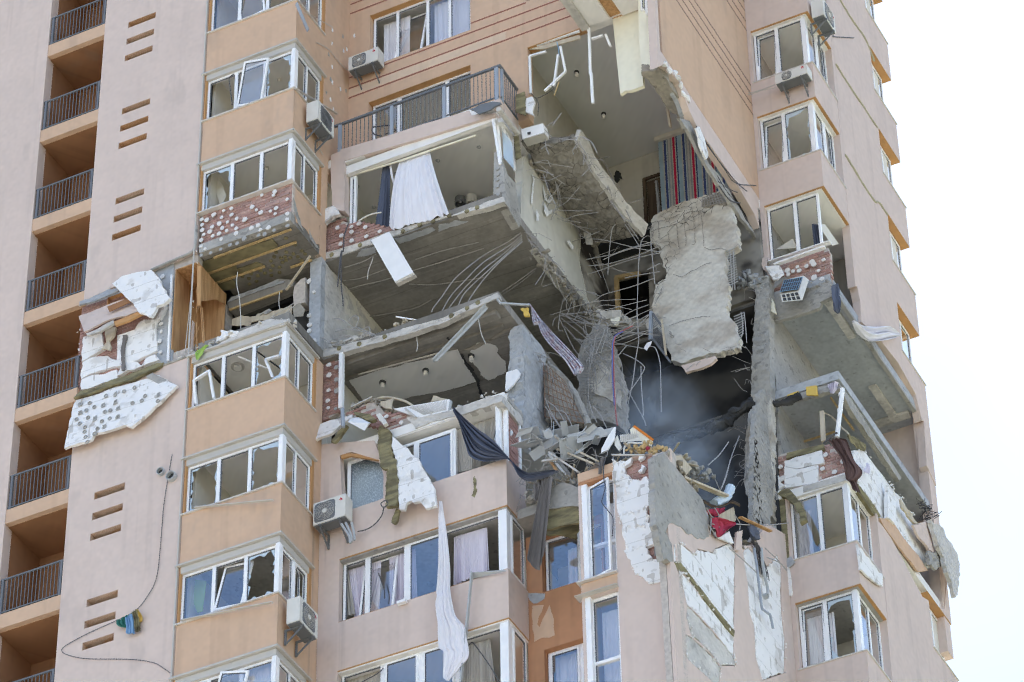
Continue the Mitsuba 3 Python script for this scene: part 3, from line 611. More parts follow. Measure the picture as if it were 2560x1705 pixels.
# kitchen part of the floor under the damage: solid wall, crazed window
zt = S(1) + .13
kw = Polygon([(-0.25,55.62),(-0.2,55.75),(0.2,55.66),(0.65,55.22),(1,55.48),(1.32,55.26),(1.44,54.98),(1.88,54.61),(2.43,53.89),(2.85,53.57),(2.62,53.18),(0.05,53.64),(-0.29,53.97)]).buffer(.01)
part(BLD, 'facade_wall', PL('y', 1.7, Polygon([(-0.25,55.71),(0.07,55.67),(0.5,55.55),(1.36,55.28),(1.44,54.98),(1.77,54.65),(1.78,53.62),(1.78,52.8),(-0.29,53.15)]).difference(Polygon([(0.48,55.19),(0.77,55.18),(1.48,54.68),(1.6,54.2),(1.6,53.56),(0.59,53.44)])).difference(R2(-1, 9, 0, zt)), .18), 'm_pink')
part(BLD, 'window_soffit', PL('y', 1.72, Polygon([(0.48,55.26),(1.47,54.84),(1.48,54.67),(0.75,55.07),(0.51,55.09)]), .05, o=.012), 'm_soffit')
window('y', 1.92, .56, 1.62, 53.56, 55.12, [(1, 'c')], fw=.08)
part(BLD, 'slab_edge', rough(PL('y', 1.70, jag([(2.18,55.62),(2.66,55.61),(3.21,55.4),(3.4,55.41),(3.94,55.43),(4.23,55.44),(4.58,55.34),(4.61,55.15),(4.45,55.17),(3.58,55.19),(3.21,55.23),(2.76,55.26),(2.39,55.23)], .12, .015, 41), .18), .12, .015, 6, 6), 'm_concrete_pale')
part(BLD, 'slab_edge', rough(PL('x', 4.62, jag([(1.61,55.26),(2.15,55.28),(2.72,55.33),(2.79,55.21),(2.43,55.03),(1.57,55.05)], .12, .015, 42), .18), .12, .015, 6, 7), 'm_concrete_pale')
part(BLD, 'ceiling', B(.1, 4.55, 1.75, 5.2, 55.18, 55.3), 'm_ceiling')
part(BLD, 'floor_slab', B(.1, 4.62, 1.88, 5.2, 55.32, 55.45), 'm_concrete')
window('y', 1.9, 1.68, 3.30, S(1) + .14, 55.05, [(.62, 'o'), (1.0, 'v')], mw=.1, fw=.07)
part(BLD, 'corner_post', cat_([B(4.36, 4.46, 1.76, 1.9, S(1) + .14, 55.15)]), 'm_pvc')
reg1 = Polygon([(2.43,55.05),(2.72,55.11),(3.28,55.58),(3.19,54.24),(2.67,53.85),(2.4,53.85)])
part(BLD, 'brick_pier', PL('x', 4.55, R2(1.9, 2.5, S(1) + .1, 55.2), .1), 'm_mortar')
part(BLD, 'window_jamb', cat_([B(4.52, 4.60, 2.46, 2.54, S(1) + .1, 55.1), B(4.50, 4.60, 1.86, 1.92, S(1) + .1, 55.1)]), 'm_pvc')

# recess between the bays and the right block
rh = unary_union([R2(4.98, 6.40, S(k), S(k) + 1.5) for k in (-2, -1, 0)])
part(BLD, 'recess_wall', PL('y', 2.65, R2(4.60, 6.45, 30, 52.0).difference(rh), .22), 'm_terracotta')
for k in (-2, -1, 0):
    window('y', 2.80, 5.0, 6.40, S(k) + .02, S(k) + 1.48, [(.78, 'v'), (.62, 'o')] if k < 0 else [(.80, 'g'), (.6, 'g')], mw=.08)
    part(BLD, 'window_soffit', B(4.98, 6.4, 2.655, 2.86, S(k) + 1.488, S(k) + 1.499), 'm_terracotta')
part(BLD, 'plaster_patch', PL('y', 2.65, jag([(4.74,50.15),(5,50.06),(4.84,49.63),(4.89,49.52),(5.12,50.02),(5.24,49.59),(5.26,49.18),(4.76,49.2),(4.72,49.87)], .15, .02, 51), .02, o=.004), 'm_tan', label='paler damp-edged plaster patch')
part(BLD, 'plaster_patch', PL('y', 2.65, jag([(4.56,50.54),(5.05,50.35),(5.02,50.22),(4.83,50.18),(4.75,50.19)], .12, .015, 52), .02, o=.006), 'm_concrete_blue')
part(BLD, 'slab_edge', rough(PL('y', 1.80, jag([(5.49,52.45),(5.96,52.44),(6.37,52.12),(6.4,51.84),(6.4,51.68),(5.5,51.89)], .15, .012, 53), .16), .12, .01, 6, 8), 'm_concrete')
part(BLD, 'foam_lining', cat_([PL('y', 1.84, jag([(5.48,51.93),(6.38,51.71),(6.41,51.59),(6.42,51.27),(5.46,51.36)], .15, .015, 54), .06), PL('y', 2.2, jag([(5.29,51.67),(6.25,51.58),(6.24,51.3),(5.98,51.2),(5.57,51.47),(5.27,51.57)], .15, .02, 55), .06)]), 'm_wool')

# right block: front wall with a corner window, long flank, all broken off at one height
ctop = jag([(6.43,52.28),(7.27,52.28),(7.3,52.31),(7.53,52.26),(7.74,52.3),(8.16,52.21),(8.5,52.12)], .2, .01, 61)
c_w = [R2(6.50, 7.27, 49.38 + 3 * k, 51.97 + 3 * k) for k in (0, -1, -2)]
front = Polygon([(6.43,52.28),(7.27,52.28),(7.53,52.22),(7.73,52.28),(8.16,52.21),(8.5,52.12)] + [(8.6, 52.2), (8.6, 30), (6.43, 30)])
patch = Polygon([(7.27,52.02),(7.3,52.24),(7.73,52.26),(8.16,52.21),(8.52,52.12),(8.53,50.19),(8.47,49.37),(8.49,49.25),(8.12,49.27),(7.97,49.27),(7.71,49.47),(7.48,49.99),(7.44,50.51),(7.34,51.01),(7.37,51.74)]).buffer(0)
part(BLD, 'facade_wall', PL('y', 1.5, front.difference(unary_union(c_w)).difference(patch), .10), 'm_pink')
part(BLD, 'facade_wall', PL('y', 1.6, front.difference(unary_union(c_w)), .2), 'm_mortar')
for k in (0, -1, -2):
    z0, z1 = 49.38 + 3 * k, 51.97 + 3 * k
    window('y', 1.62, 6.56, 7.26, z0, z1, [(1, 'g')] if k else [(1, ('r', 0, 0, 0, True, -16, 0))], d=.1, fw=.07, transom=z0 + .95)
    part(BLD, 'corner_post', B(6.46, 6.62, 1.51, 1.66, z0, z1), 'm_pvc')
    part(BLD, 'canopy', B(6.36, 7.29, 1.40, 1.62, z0 - .03, z0 - .001), 'm_sill')
    part(BLD, 'canopy', B(6.32, 7.29, 1.36, 1.62, z1 - 3.002 + .02, z1 - 2.97), 'm_trim')
    part(BLD, 'spandrel', cat_([PL('y', 1.5, R2(6.44, 7.26, z1 - 2.96, z0 - .035), .1, o=.006)]), 'm_tan')
part(BLD, 'spandrel', cat_([PL('y', 1.5, Polygon([(6.43,52.28),(7.27,52.28),(7.27,52.04),(6.44,52.05)]), .12, o=.012)]), 'm_tan')
part(BLD, 'window_soffit', B(6.44, 7.28, 1.49, 1.62, 51.96, 52.035), 'm_terracotta')
part(BLD, 'recess_wall', cat_([B(6.43, 6.5, 1.7, 2.64, 30, 49.3)]), 'm_pink')
# exposed insulation and masonry on that front
eps = [[(7.3,52.31),(7.34,52.22),(7.53,52.2),(7.5,52.07),(7.5,51.85),(7.6,51.78),(7.6,51.32),(7.56,51.34),(7.59,51.62),(7.49,51.3),(7.49,50.86),(7.4,50.79),(7.35,51.08),(7.36,51.67),(7.28,51.84)],
       [(7.61,51.69),(7.88,51.53),(8,51.6),(8.17,51.33),(8.17,50.9),(8.02,50.87),(7.96,50.78),(7.63,50.81),(7.47,50.84),(7.51,51.28),(7.56,51.32)],
       [(7.42,50.79),(7.63,50.8),(7.95,50.76),(7.97,50.62),(8.06,50.53),(7.99,50.48),(8,50.34),(7.66,50.36),(7.46,50.44)],
       [(7.46,50.42),(7.66,50.35),(8.15,50.32),(8.15,49.81),(7.81,49.84),(7.52,49.86),(7.47,50.19)],
       [(7.48,49.84),(7.88,49.79),(7.96,49.58),(8.06,49.37),(8.21,49.29),(8.57,49.09),(8.55,48.84),(8.19,48.8),(7.99,48.84),(7.88,49.05),(7.71,49.17),(7.62,49.49)],
       [(7.51,52.16),(7.72,52.24),(7.68,52.1),(7.52,52.07)], [(7.88,52.09),(7.9,52.24),(8.01,52.2),(7.98,52.11)], [(7.85,51.81),(7.94,51.96),(8.03,51.87),(7.97,51.77)]]
for i, q in enumerate(eps): part(BLD, 'insulation_board', rough(PL('y', 1.5, jag(list(Polygon(q).buffer(0).buffer(.03 if i < 5 else 0).exterior.coords)[:-1], .08, .016, 70 + i), .09, o=.01 + .004 * i), .12, .012, 5, i), 'm_eps')
part(BLD, 'concrete_strip', rough(PL('y', 1.56, Polygon([(8.16,52.12),(8.49,52.17),(8.55,51.19),(8.49,50.25),(8.43,49.44),(8.1,49.54),(8.13,50.96)]), .12), .12, .015, 6, 9), 'm_concrete')
# flank of the right block
top = [(1.22,51.91),(1.72,51.81),(2.2,51.85),(2.93,51.81),(3.36,51.63),(3.37,51.05),(3.6,51.13),(4.7,51.75),(5.56,52.43),(6.41,52.91),(6.87,53.1)]
flank = Polygon([(1.14,51.83),(1.43,51.83),(2.16,51.85),(2.69,51.92),(2.97,51.82),(3.37,51.72),(3.39,51.28),(3.69,51.27),(4.39,51.74),(4.7,51.75),(5.29,52.15),(5.8,52.5),(6.77,53.77)] + [(7.84, 54.2), (7.84, 30), (1.62, 30)])
white = [[(1.46,49.54),(1.41,49.11),(1.68,49.29),(2.04,49.3),(2.54,49.23),(3.49,49.21),(4.38,49.24),(4.77,51.73),(4.5,51.67),(3.65,50.94),(3.52,50.75),(2.69,50.29),(2.48,49.99),(2.26,49.96),(1.81,49.85)],
         [(1.6,48.97),(1.77,49.08),(2.16,49.08),(2.89,49.08),(4.37,49.15),(4.29,48.56),(3.38,48.59),(2.64,48.53),(1.98,48.4),(1.83,48.69),(1.73,48.7)],
         [(1.98,48.36),(2.82,48.47),(4.29,48.56),(4.38,48.39),(3.58,47.88),(2.75,47.85),(2.09,47.7),(1.9,47.99)],
         [(1.82,47.51),(2.08,47.62),(3.1,47.8),(3.53,47.78),(3.39,47.21),(1.79,46.93)],
         [(5.26,51.94),(5.54,52.27),(5.77,52.29),(6.23,52.22),(6.76,52.57),(7.25,53.2),(7.43,53.03),(7.29,52.13),(7.25,51.59),(7.29,50.82),(7.12,49.92),(5.85,48.93),(5.56,49.33),(5.6,50.16),(5.4,50.38),(5.39,51.2),(5.29,51.59)]]
wu = unary_union([Polygon(q).buffer(.02) for q in white])
part(BLD, 'flank_wall', PL('x', 8.6, flank.difference(wu), .09), 'm_pink')
part(BLD, 'flank_wall', PL('x', 8.5, flank, .15), 'm_mortar')
for i, q in enumerate(white): part(BLD, 'insulation_board', rough(PL('x', 8.6, jag(q, .12, .014, 90 + i), .08, o=-.01), .22, .012, 4, 20 + i), 'm_eps' if i not in (2, 3) else 'm_concrete_pale')
for i, q in enumerate([[(1.41,49.11),(1.68,49.29),(2.36,49.29),(3.27,49.26),(4.42,49.28),(4.36,49.11),(3.99,49.08),(2.89,49.1),(1.81,49.13),(1.58,48.97)], [(1.88,48.09),(2.43,48.22),(2.2,47.78),(3.3,47.98),(3.85,47.98),(3.44,47.61),(2.55,47.69),(2.01,47.62)]]):
    part(BLD, 'wool_strip', rough(PL('x', 8.6, Polygon(q), .07, o=.015 - .03 * (i)), .2, .01, 5, 30 + i), 'm_wool')
part(BLD, 'concrete_strip', rough(PL('x', 8.6, jag([(0.59,51.27),(1.14,51.83),(1.43,51.8),(2.2,51.83),(2.83,51.9),(3.13,51.87),(3.36,51.63),(3.33,51.02),(2.69,50.59),(2.11,50.33),(1.86,50.31),(1.25,50.01),(1,49.63),(1.34,49.49),(1.31,49.08),(0.85,48.78),(0.53,49.5)], .15, .02, 97), .14, o=.012), .12, .02, 6, 10), 'm_concrete')

# upper part of the right block: tan flank hanging over the hole, its end stub, loggia soffit and inner walls
uf = Polygon([(2.01,63.91),(2.41,64.36),(3.23,64.47),(3.75,63.99),(4.14,63.82),(4.8,63.83),(6.23,63.87),(7.45,63.69),(8.09,63.04),(8.62,63.08)] + [(7.84, 62.0), (7.84, ZT), (2.3, ZT)])
uf = uf.buffer(0)
tanp = uf.intersection(Polygon([(2.3, 64.62), (7.84, 64.50), (7.84, ZT), (2.3, ZT)]))
pinkp = uf.difference(Polygon([(2.2, 64.62), (7.9, 64.50), (7.9, ZT + 1), (2.2, ZT + 1)]))
part(BLD, 'flank_wall', PL('x', 8.6, tanp, .2), 'm_tan')
part(BLD, 'flank_wall', PL('x', 8.6, pinkp, .2, o=-.006), 'm_pink')
for z in (67.34, 67.67, 68.04, 68.36, 70.3, 70.63, 71.0, 71.33):
    part(BLD, 'groove_band', B(8.59, 8.607, 2.32, 7.84, z - .02, z + .02), 'm_brownline')
part(BLD, 'facade_wall', PL('y', 2.3, R2(8.30, 8.595, 64.45, ZT), .25), 'm_pink')
part(BLD, 'inner_wall', cat_([PL('y', 2.34, Polygon([(8.04,67.34),(8.56,67.26),(8.46,65.34),(8.37,65.38),(8.35,64.28),(8.04,64.33),(8.01,65.23)]), .1)]), 'm_cream')
part(BLD, 'inner_wall', cat_([PL('y', 2.72, jag([(7.18,66.84),(7.88,66.84),(7.89,64.25),(7.57,64.24),(7.42,64.3),(7.29,64.24)], 9, .0, 98), .1)]), 'm_cream')
part(BLD, 'inner_wall', cat_([PL('y', 2.705, Polygon([(7.18,66.89),(7.89,66.86),(7.88,66.78),(7.19,66.8)]), .02)]), 'm_soffit')
part(BLD, 'window_jamb', cat_([B(8.12, 8.16, 2.28, 2.36, 66.25, 69), B(8.24, 8.30, 2.26, 2.36, 66.05, 69), B(8.16, 8.24, 2.28, 2.36, 66.25, 66.3)]), 'm_pvc')
part(BLD, 'gasket_strip', cat_([B(8.165, 8.18, 2.27, 2.28, 66.3, 69), B(8.225, 8.238, 2.25, 2.262, 66.2, 69), B(8.165, 8.23, 2.27, 2.28, 66.28, 66.3)]), 'm_gasket')
part(BLD, 'loggia_soffit', cat_([B(6.62, 7.16, .4, 2.62, 66.72, 66.82), B(7.48, 8.02, .4, 2.64, 66.70, 66.82)]), 'm_ceiling')
part(BLD, 'loggia_soffit', B(7.16, 7.48, .4, 2.64, 66.80, 66.84), 'm_plywood')
part(BLD, 'loggia_soffit', cat_([B(7.16, 7.49, 1.75, 1.79, 66.74, 66.80)]), 'm_tin')
part(BLD, 'loggia_beam', B(6.40, 6.62, .4, 2.64, 66.66, 66.9), 'm_concrete_pale')
part(BLD, 'loggia_front', B(6.40, 8.02, .1, .4, 66.7, 68.4), 'm_tan')
part(BLD, 'window_head', cat_([B(6.45, 8.3, 2.66, 2.9, 66.82, 67.2)]), 'm_ceiling')
part(BLD, 'facade_wall', PL('y', 2.66, R2(6.44, 8.55, 67.2, ZT), .22), 'm_tan')
# concrete floor beam left along that flank
part(BLD, 'broken_beam', rough(cat_([PL('z', 64.22, jag([(8.07,2.25),(8.47,2.35),(8.45,3.28),(8.42,3.93),(8.31,4.15),(8.16,4.07),(8.07,3.52),(8.07,3.05),(8.09,2.59)], .12, .03, 99), .22)]), .08, .035, 6, 11), 'm_rough')
part(BLD, 'broken_beam', rough(PL('x', 8.42, jag([(2.47,64.35),(2.83,64.71),(3.48,64.77),(3.74,64.52),(4.05,64.32),(3.89,63.95),(3.58,64.11),(3.03,64.26)], .12, .02, 100), .1), .10, .02, 6, 12), 'm_concrete_blue')
part(BLD, 'broken_beam', rough(PL('x', 8.5, jag([(3.34,63.44),(3.95,63.87),(4.34,63.67),(4.65,63.46),(5.05,63.36),(5.69,63.46),(6.64,63.34),(7.57,63.23),(8.25,63.21),(7.81,63.15),(6.35,63.09),(5.1,63.13),(4.3,63.28),(3.83,63.48)], .15, .015, 101), .08), .12, .02, 6, 13), 'm_concrete')
# wrecked room of the upper block: ceiling, back wall with door, striped wall
part(BLD, 'room_ceiling', B(4.62, 8.4, 2.9, 7.9, 67.19, 67.198), 'm_ceiling_dim')
part(BLD, 'room_wall', cat_([PL('y', 7.75, R2(4.3, 8.5, 64.46, 67.18).difference(R2(5.66, 6.30, 64.0, 66.3)), .12)]), 'm_wallpaper')
part(BLD, 'room_wall', cat_([PL('y', 7.36, R2(6.21, 8.42, 64.1, 67.12), .1)]), 'm_stripes', label='room wall papered in blue, red and beige stripes')
part(BLD, 'cornice', cat_([B(6.15, 8.42, 7.27, 7.36, 67.05, 67.18)]), 'm_room')
dk = part(BLD, 'room_door', cat_([B(5.66, 6.30, 7.80, 7.84, 64.4, 66.3)]), 'm_darkwood', label='dark wooden room door with a curved glass strip')
part(dk, 'door_glass', cat_([tube([(5.93, 7.79, 64.4), (5.95, 7.79, 65.3), (5.92, 7.79, 66.2)], .045)]), 'm_tin')
part(dk, 'door_frame', cat_([B(5.58, 5.66, 7.70, 7.8, 64.4, 66.38), B(5.66, 6.30, 7.70, 7.8, 66.3, 66.38)]), 'm_darkwood')
part(BLD, 'wall_mural', cat_([PL('y', 7.74, jag([(4.78,66.82),(4.87,66.98),(4.95,66.92),(5.04,66.6),(4.94,66.7),(4.89,66.57),(4.8,66.68)], .06, .015, 102), .02, o=.006)]), 'm_dark')
part(BLD, 'room_wall', cat_([B(4.56, 4.62, 2.9, 7.7, 64.5, 67.19)]), 'm_wallpaper')
# burnt rooms below it
b4 = Polygon([(4.2, 61.3), (8.6, 61.3), (8.6, 64.1), (4.2, 64.1)]).difference(Polygon([(4.75,63.36),(5.62,63.24),(5.6,61.74),(4.9,62.04)]))
part(BLD, 'room_wall', cat_([PL('y', 7.70, b4, .12)]), 'm_sooty_wall')
part(BLD, 'door_frame', cat_([bar([(4.78,7.66,63.35)][0], [(4.79,7.66,62.06)][0], .1, .1), bar([(4.75,7.66,63.37)][0], [(5.4,7.66,63.25)][0], .1, .1)]), 'm_batten')
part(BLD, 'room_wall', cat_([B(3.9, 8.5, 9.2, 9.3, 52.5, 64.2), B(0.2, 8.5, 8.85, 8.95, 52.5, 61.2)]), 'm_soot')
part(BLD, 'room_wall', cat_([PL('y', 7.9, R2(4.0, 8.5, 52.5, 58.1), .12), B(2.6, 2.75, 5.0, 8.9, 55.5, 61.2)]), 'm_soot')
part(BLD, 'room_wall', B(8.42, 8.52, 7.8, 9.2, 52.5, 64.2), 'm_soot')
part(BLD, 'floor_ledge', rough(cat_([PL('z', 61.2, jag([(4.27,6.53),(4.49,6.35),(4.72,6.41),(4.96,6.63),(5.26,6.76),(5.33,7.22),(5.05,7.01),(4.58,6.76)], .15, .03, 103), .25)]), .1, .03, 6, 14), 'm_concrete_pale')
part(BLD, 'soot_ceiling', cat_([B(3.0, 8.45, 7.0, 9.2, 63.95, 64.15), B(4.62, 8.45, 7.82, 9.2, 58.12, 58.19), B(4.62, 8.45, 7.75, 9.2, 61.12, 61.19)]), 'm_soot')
# standing corner column beside the hole
part(BLD, 'column', rough(PL('y', 7.55, jag([(8.49,61.81),(8.8,61.68),(8.66,59.12),(8.59,57.81),(8.1,58),(8.21,59.29)], .1, .012, 104), .3), .06, .02, 6, 15), 'm_concrete')
part(BLD, 'column', rough(PL('y', 7.55, jag([(8.12,58.29),(8.61,58.1),(8.51,56.18),(8.42,54.58),(7.94,54.76),(7.79,55.86),(7.92,57.11)], .1, .015, 106), .3), .06, .022, 6, 15), 'm_cracked', label='cracked lower half of the standing column')
part(BLD, 'column', rough(PL('x', 8.5, jag([(7.18,57.93),(7.94,58.73),(7.89,57.13),(7.43,54.58),(6.61,53.01),(6.32,52.81),(6.19,53.62),(6.48,55.42),(6.75,56.79)], .15, .02, 105), .12), .07, .03, 5, 16), 'm_concrete')
part(BLD, 'paint_strip', PL('z', 61.185, jag([(1.81,1.74),(2.32,1.77),(2.78,1.8),(2.79,1.92),(2.6,1.96),(1.83,1.96)], .12, .012, 107), .01), 'm_concrete_blue', label='blue-grey painted strip along the slab underside')
part(BLD, 'paint_strip', PL('z', 61.185, jag([(2.93,1.79),(3.18,1.87),(3.36,1.83),(3.61,2.01),(3.15,2),(2.84,2)], .12, .012, 108), .01), 'm_concrete_blue', label='blue-grey painted strip along the slab underside')
part(BLD, 'paint_strip', PL('z', 61.185, jag([(0.73,1.87),(0.95,1.72),(1.27,1.77),(1.2,1.97),(0.87,1.94)], .1, .012, 109), .01), 'm_concrete_blue', label='blue-grey painted strip along the slab underside')
for q in ([(0.06,2.45,61.16),(0.45,2.56,61.16),(1,2.56,61.16),(1.14,2.54,61.16)], [(-0.1,2.77,61.16),(0.33,2.79,61.16),(0.94,2.88,61.16),(1.71,2.9,61.16),(2.46,2.95,61.16),(3.52,2.98,61.16)], [(1.92,2.58,61.16),(2.64,2.61,61.16),(3.5,2.74,61.16)], [(0.3,2.05,61.16),(0.8,2.07,61.16),(1.19,1.99,61.16)], [(1.37,3.28,61.16),(1.93,3.59,61.16),(3.04,3.9,61.16)], [(-0.11,3.84,61.16),(0.35,3.97,61.16),(1.07,4.11,61.16),(1.58,4.03,61.16)]):
    part(BLD, 'conduit', tube(q, .014, 5), 'm_concrete')
part(BLD, 'ceiling_plaster', B(-2.40, -.15, .16, 2.28, 58.17, 58.195), 'm_ceiling')
part(BLD, 'bay_parapet', PL('x', 0, jag([(.14, 62.38), (1.4, 62.38), (1.4, 61.5), (1.1, 61.3), (.75, 61.45), (.3, 61.3), (.16, 61.6)], .15, .02, 118), .1), 'm_tan')
part(BLD, 'render_crack', rough(PL('x', 0, jag([(0.11,61.93),(0.23,61.87),(0.31,61.68),(0.46,61.52),(0.53,61.4),(0.64,61.3),(0.5,61.32),(0.33,61.37),(0.18,61.57)], .08, .012, 119), .012, o=.005), .06, .006, 9, 3), 'm_concrete')
part(BLD, 'render_crack', rough(PL('x', 0, jag([(0.89,61.57),(1.02,61.44),(1.23,61.38),(1.37,61.33),(1.23,61.27),(0.95,61.27)], .08, .012, 120), .012, o=.005), .06, .006, 9, 3), 'm_concrete')

# far right bays: front, flank, far corner
for k in range(-2, 9):
    zb, zt = U(k) + .03, S(k) - .01
    if k in (3,): continue
    if k == 4:
        pass
    if k not in (4, 2):
        part(BLD, 'bay_parapet', PL('y', 7.85, R2(8.58, 10.28, zb, zt), .2), 'm_pink')
    if k not in (2, 4):
        part(BLD, 'bay_parapet', PL('x', 10.28, R2(8.05, 9.42, zb, zt), .2), 'm_pink')
    part(BLD, 'window_soffit', cat_([B(8.6, 10.06, 7.86, 8.04, zb - .02, zb - .001), B(10.08, 10.275, 7.86, 9.42, zb - .02, zb - .001)]) if k not in (2, 3, 4) else B(8.6, 10.06, 7.86, 8.04, U(5) + .01, U(5) + .029), 'm_soffit')
    if k in (2, 3): continue
    z0, z1 = S(k) + .02, U(k + 1) + .005
    part(BLD, 'pier', PL('y', 7.85, R2(8.58, 8.70, zt, zb + 3), .2), 'm_pink')
    cells = {5: [(.6, ('r', 0, -7, 0)), (.72, 's')], 6: [(.6, ('r', 0, -5, 0)), (.7, 'o')], 4: [(.72, 'o'), (.62, 'o')], 1: [(.8, 'g'), (.75, 'o')], 0: [(.7, ('r', 0, -3, 0)), (.8, 's')]}.get(k, [(.7, 'g'), (.7, 'g')])
    window('y', 7.99, 8.72, 10.06, z0, z1, cells, mw=.09)
    if k != 4:
        window('x', 10.10, 8.10, 9.36, z0, z1, [(.6, 'g'), (.66, ('r', 0, 0, 0, True, 8) if k in (5, 6) else 'g')])
        part(BLD, 'corner_post', B(10.04, 10.14, 7.96, 8.12, z0, z1), 'm_pvc')
        part(BLD, 'pier', PL('x', 10.28, R2(9.36, 9.44, zt, zb + 3), .2), 'm_pink')
    part(BLD, 'window_sill', cat_([B(8.66, 10.31, 7.82, 7.98, zt, zt + .025)] + ([B(10.12, 10.31, 7.98, 9.44, zt, zt + .025)] if k != 4 else [])), 'm_sill' if k != 4 else 'm_pvc')
# flank wall between the near and far windows
fl = R2(9.44, 12.40, 30, ZT).union(R2(12.40, 13.92, 30, ZT)).difference(unary_union([R2(12.42, 13.95, S(k), S(k) + 1.62) for k in range(-2, 9) if k not in (2, 3)]))
hole = Polygon([(9.09,63.67),(9.09,62.96),(9.18,62.23),(9.3,62.11),(9.55,62.29),(9.67,61.93),(9.62,61.22),(10,61.32),(10.96,61.59),(12.01,61.72),(13.09,61.51),(13.37,60.86),(13.51,60.96)] + [(13.2, 58.0), (13.7, 57.2), (13.9, 56.3), (13.5, 55.2), (12.8, 54.9), (12.0, 54.6), (11.0, 54.9), (10.2, 55.1), (9.6, 55.1), (9.2, 55.0), (8.9, 56), (9.0, 62), (9.2, 63.9)]).buffer(0)
hole = hole.union(Polygon([(8.9, 56), (9.5, 61), (11.6, 60.9), (13.0, 59.6), (13.93, 59.2), (13.93, 57.5), (12.5, 56.0)])).buffer(.01)
part(BLD, 'flank_wall', PL('x', 10.28, fl.difference(hole), .2), 'm_pink')
for k in range(-2, 9):
    if k in (2, 3): continue
    window('x', 10.08, 12.45, 13.72, S(k) + .02, S(k) + 1.58, [(.66, 'g'), (.66, 'g')])
    part(BLD, 'window_soffit', B(9.3, 10.275, 12.42, 13.90, S(k) + 1.60, S(k) + 1.619), 'm_soffit')
    part(BLD, 'window_sill', B(10.09, 10.31, 12.40, 13.94, S(k) - .012, S(k) + .012), 'm_sill')
part(BLD, 'end_wall', PL('y', 13.78, R2(8.6, 10.26, 46, ZT).difference(unary_union([R2(9.2, 10.5, S(k), S(k) + 1.62) for k in range(-2, 9) if k not in (2, 3)])), .14), 'm_pink')
for k in range(-2, 9):
    if k in (2, 3): continue
    part(BLD, 'end_window', cat_([B(9.2, 10.0, 13.66, 13.74, S(k) + .02, S(k) + .08), B(9.2, 10.0, 13.66, 13.74, S(k) + 1.52, S(k) + 1.58), B(9.6, 9.66, 13.66, 13.74, S(k) + .08, S(k) + 1.52), B(9.2, 9.26, 13.66, 13.74, S(k) + .08, S(k) + 1.52)]), 'm_pvc')
part(BLD, 'end_wall', cat_([B(10.0, 10.26, 13.5, 13.86, 54, 61.1)]), 'm_pink')
# white masonry laid bare under the torn flank
bare = Polygon([(8.48,56.43),(9.12,56.89),(10.59,56.97),(10.94,56.95),(11.42,57.11),(11.81,57.03),(12.39,56.99),(12.75,56.73),(13.08,56.58),(12.99,56.17),(12.01,55.86),(10.93,55.81),(9.84,55.46),(9.28,55.45),(8.81,55.47),(8.37,55.65)])
part(BLD, 'bare_wall', rough(PL('x', 10.2, bare.buffer(.05), .1), .14, .02, 5, 17), 'm_eps')
part(BLD, 'wool_strip', rough(cat_([PL('x', 10.24, Polygon([(8.41,55.45),(8.84,55.48),(9.28,55.5),(9.79,55.45),(9.48,55.19),(9.13,55.16),(8.7,55.16),(8.4,55.17)]), .08)]), .1, .02, 6, 18), 'm_wool')
part(BLD, 'torn_render', rough(PL('x', 10.3, Polygon([(9.51,55.19),(10.21,55.63),(10.65,55.66),(11.05,55.65),(11.97,55.75),(12.55,55.71),(11.84,55.2),(10.94,55.15),(10.18,55.1),(9.75,55.1)]), .05), .15, .02, 6, 19), 'm_tan')
part(BLD, 'slab_rim', rough(cat_([PL('y', 7.86, jag([(8.88,58.13),(9.3,58.12),(9.67,58.13),(10.19,58.08),(10.21,57.85),(9.66,57.89),(8.89,58)], .12, .012, 110), .12), PL('x', 10.22, [(7.77,58),(8.42,58.06),(9.6,58.03),(10.03,57.97),(11.57,57.84),(11.39,57.63),(9.74,57.65),(8.44,57.68),(8,57.86)], .12)]), .10, .025, 6, 20), 'm_concrete')
part(BLD, 'slab_rim', rough(cat_([PL('y', 7.86, jag([(8.62,60.73),(9.29,60.64),(9.9,60.65),(9.96,60.57),(9.88,60.47),(9.32,60.47),(8.64,60.54)], .12, .01, 111), .1), B(10.1, 10.2, 7.95, 13.8, 61.12, 61.22)]), .15, .012, 6, 21), 'm_concrete')
part(BLD, 'slab_rim', cat_([B(8.7, 10.0, 8.15, 8.35, 61.14, 61.198), B(9.78, 9.98, 8.35, 10.0, 61.14, 61.198), B(8.8, 10.0, 13.2, 13.45, 61.14, 61.198), B(9.5, 9.7, 11.9, 13.2, 61.14, 61.198)]), 'm_concrete_pale')
# brick parapets of the far right bays
regb4 = Polygon([(8.89,62.27),(10.15,62.28),(10.25,62.17),(10.21,61.26),(9.75,61.24),(9.64,61.2),(8.76,61.4),(8.65,61.58),(9.05,61.83)])
wb5 = part(BLD, 'brick_parapet', PL('y', 7.98, regb4, .1), 'm_mortar')
part(BLD, 'brick_parapet', PL('x', 10.2, R2(7.98, 8.08, 61.45, 62.35), .1), 'm_mortar')
part(BLD, 'slab_edge', rough(PL('y', 7.86, jag([(8.83,61.34),(9.63,61.17),(10.18,61.22),(10.25,61.05),(10.23,60.72),(9.91,60.64),(9.29,60.64),(8.73,60.71),(8.65,60.86)], .12, .012, 112), .12), .12, .015, 6, 22), 'm_concrete')
regb2 = Polygon([(8.36,56.39),(8.5,56.58),(8.78,56.58),(9.65,56.47),(9.85,56.32),(10.13,55.94),(10.14,55.36),(9.65,55.46),(9.1,55.43),(8.38,55.61)])
wb6 = part(BLD, 'brick_parapet', PL('y', 7.98, regb2.buffer(.03), .1), 'm_mortar')
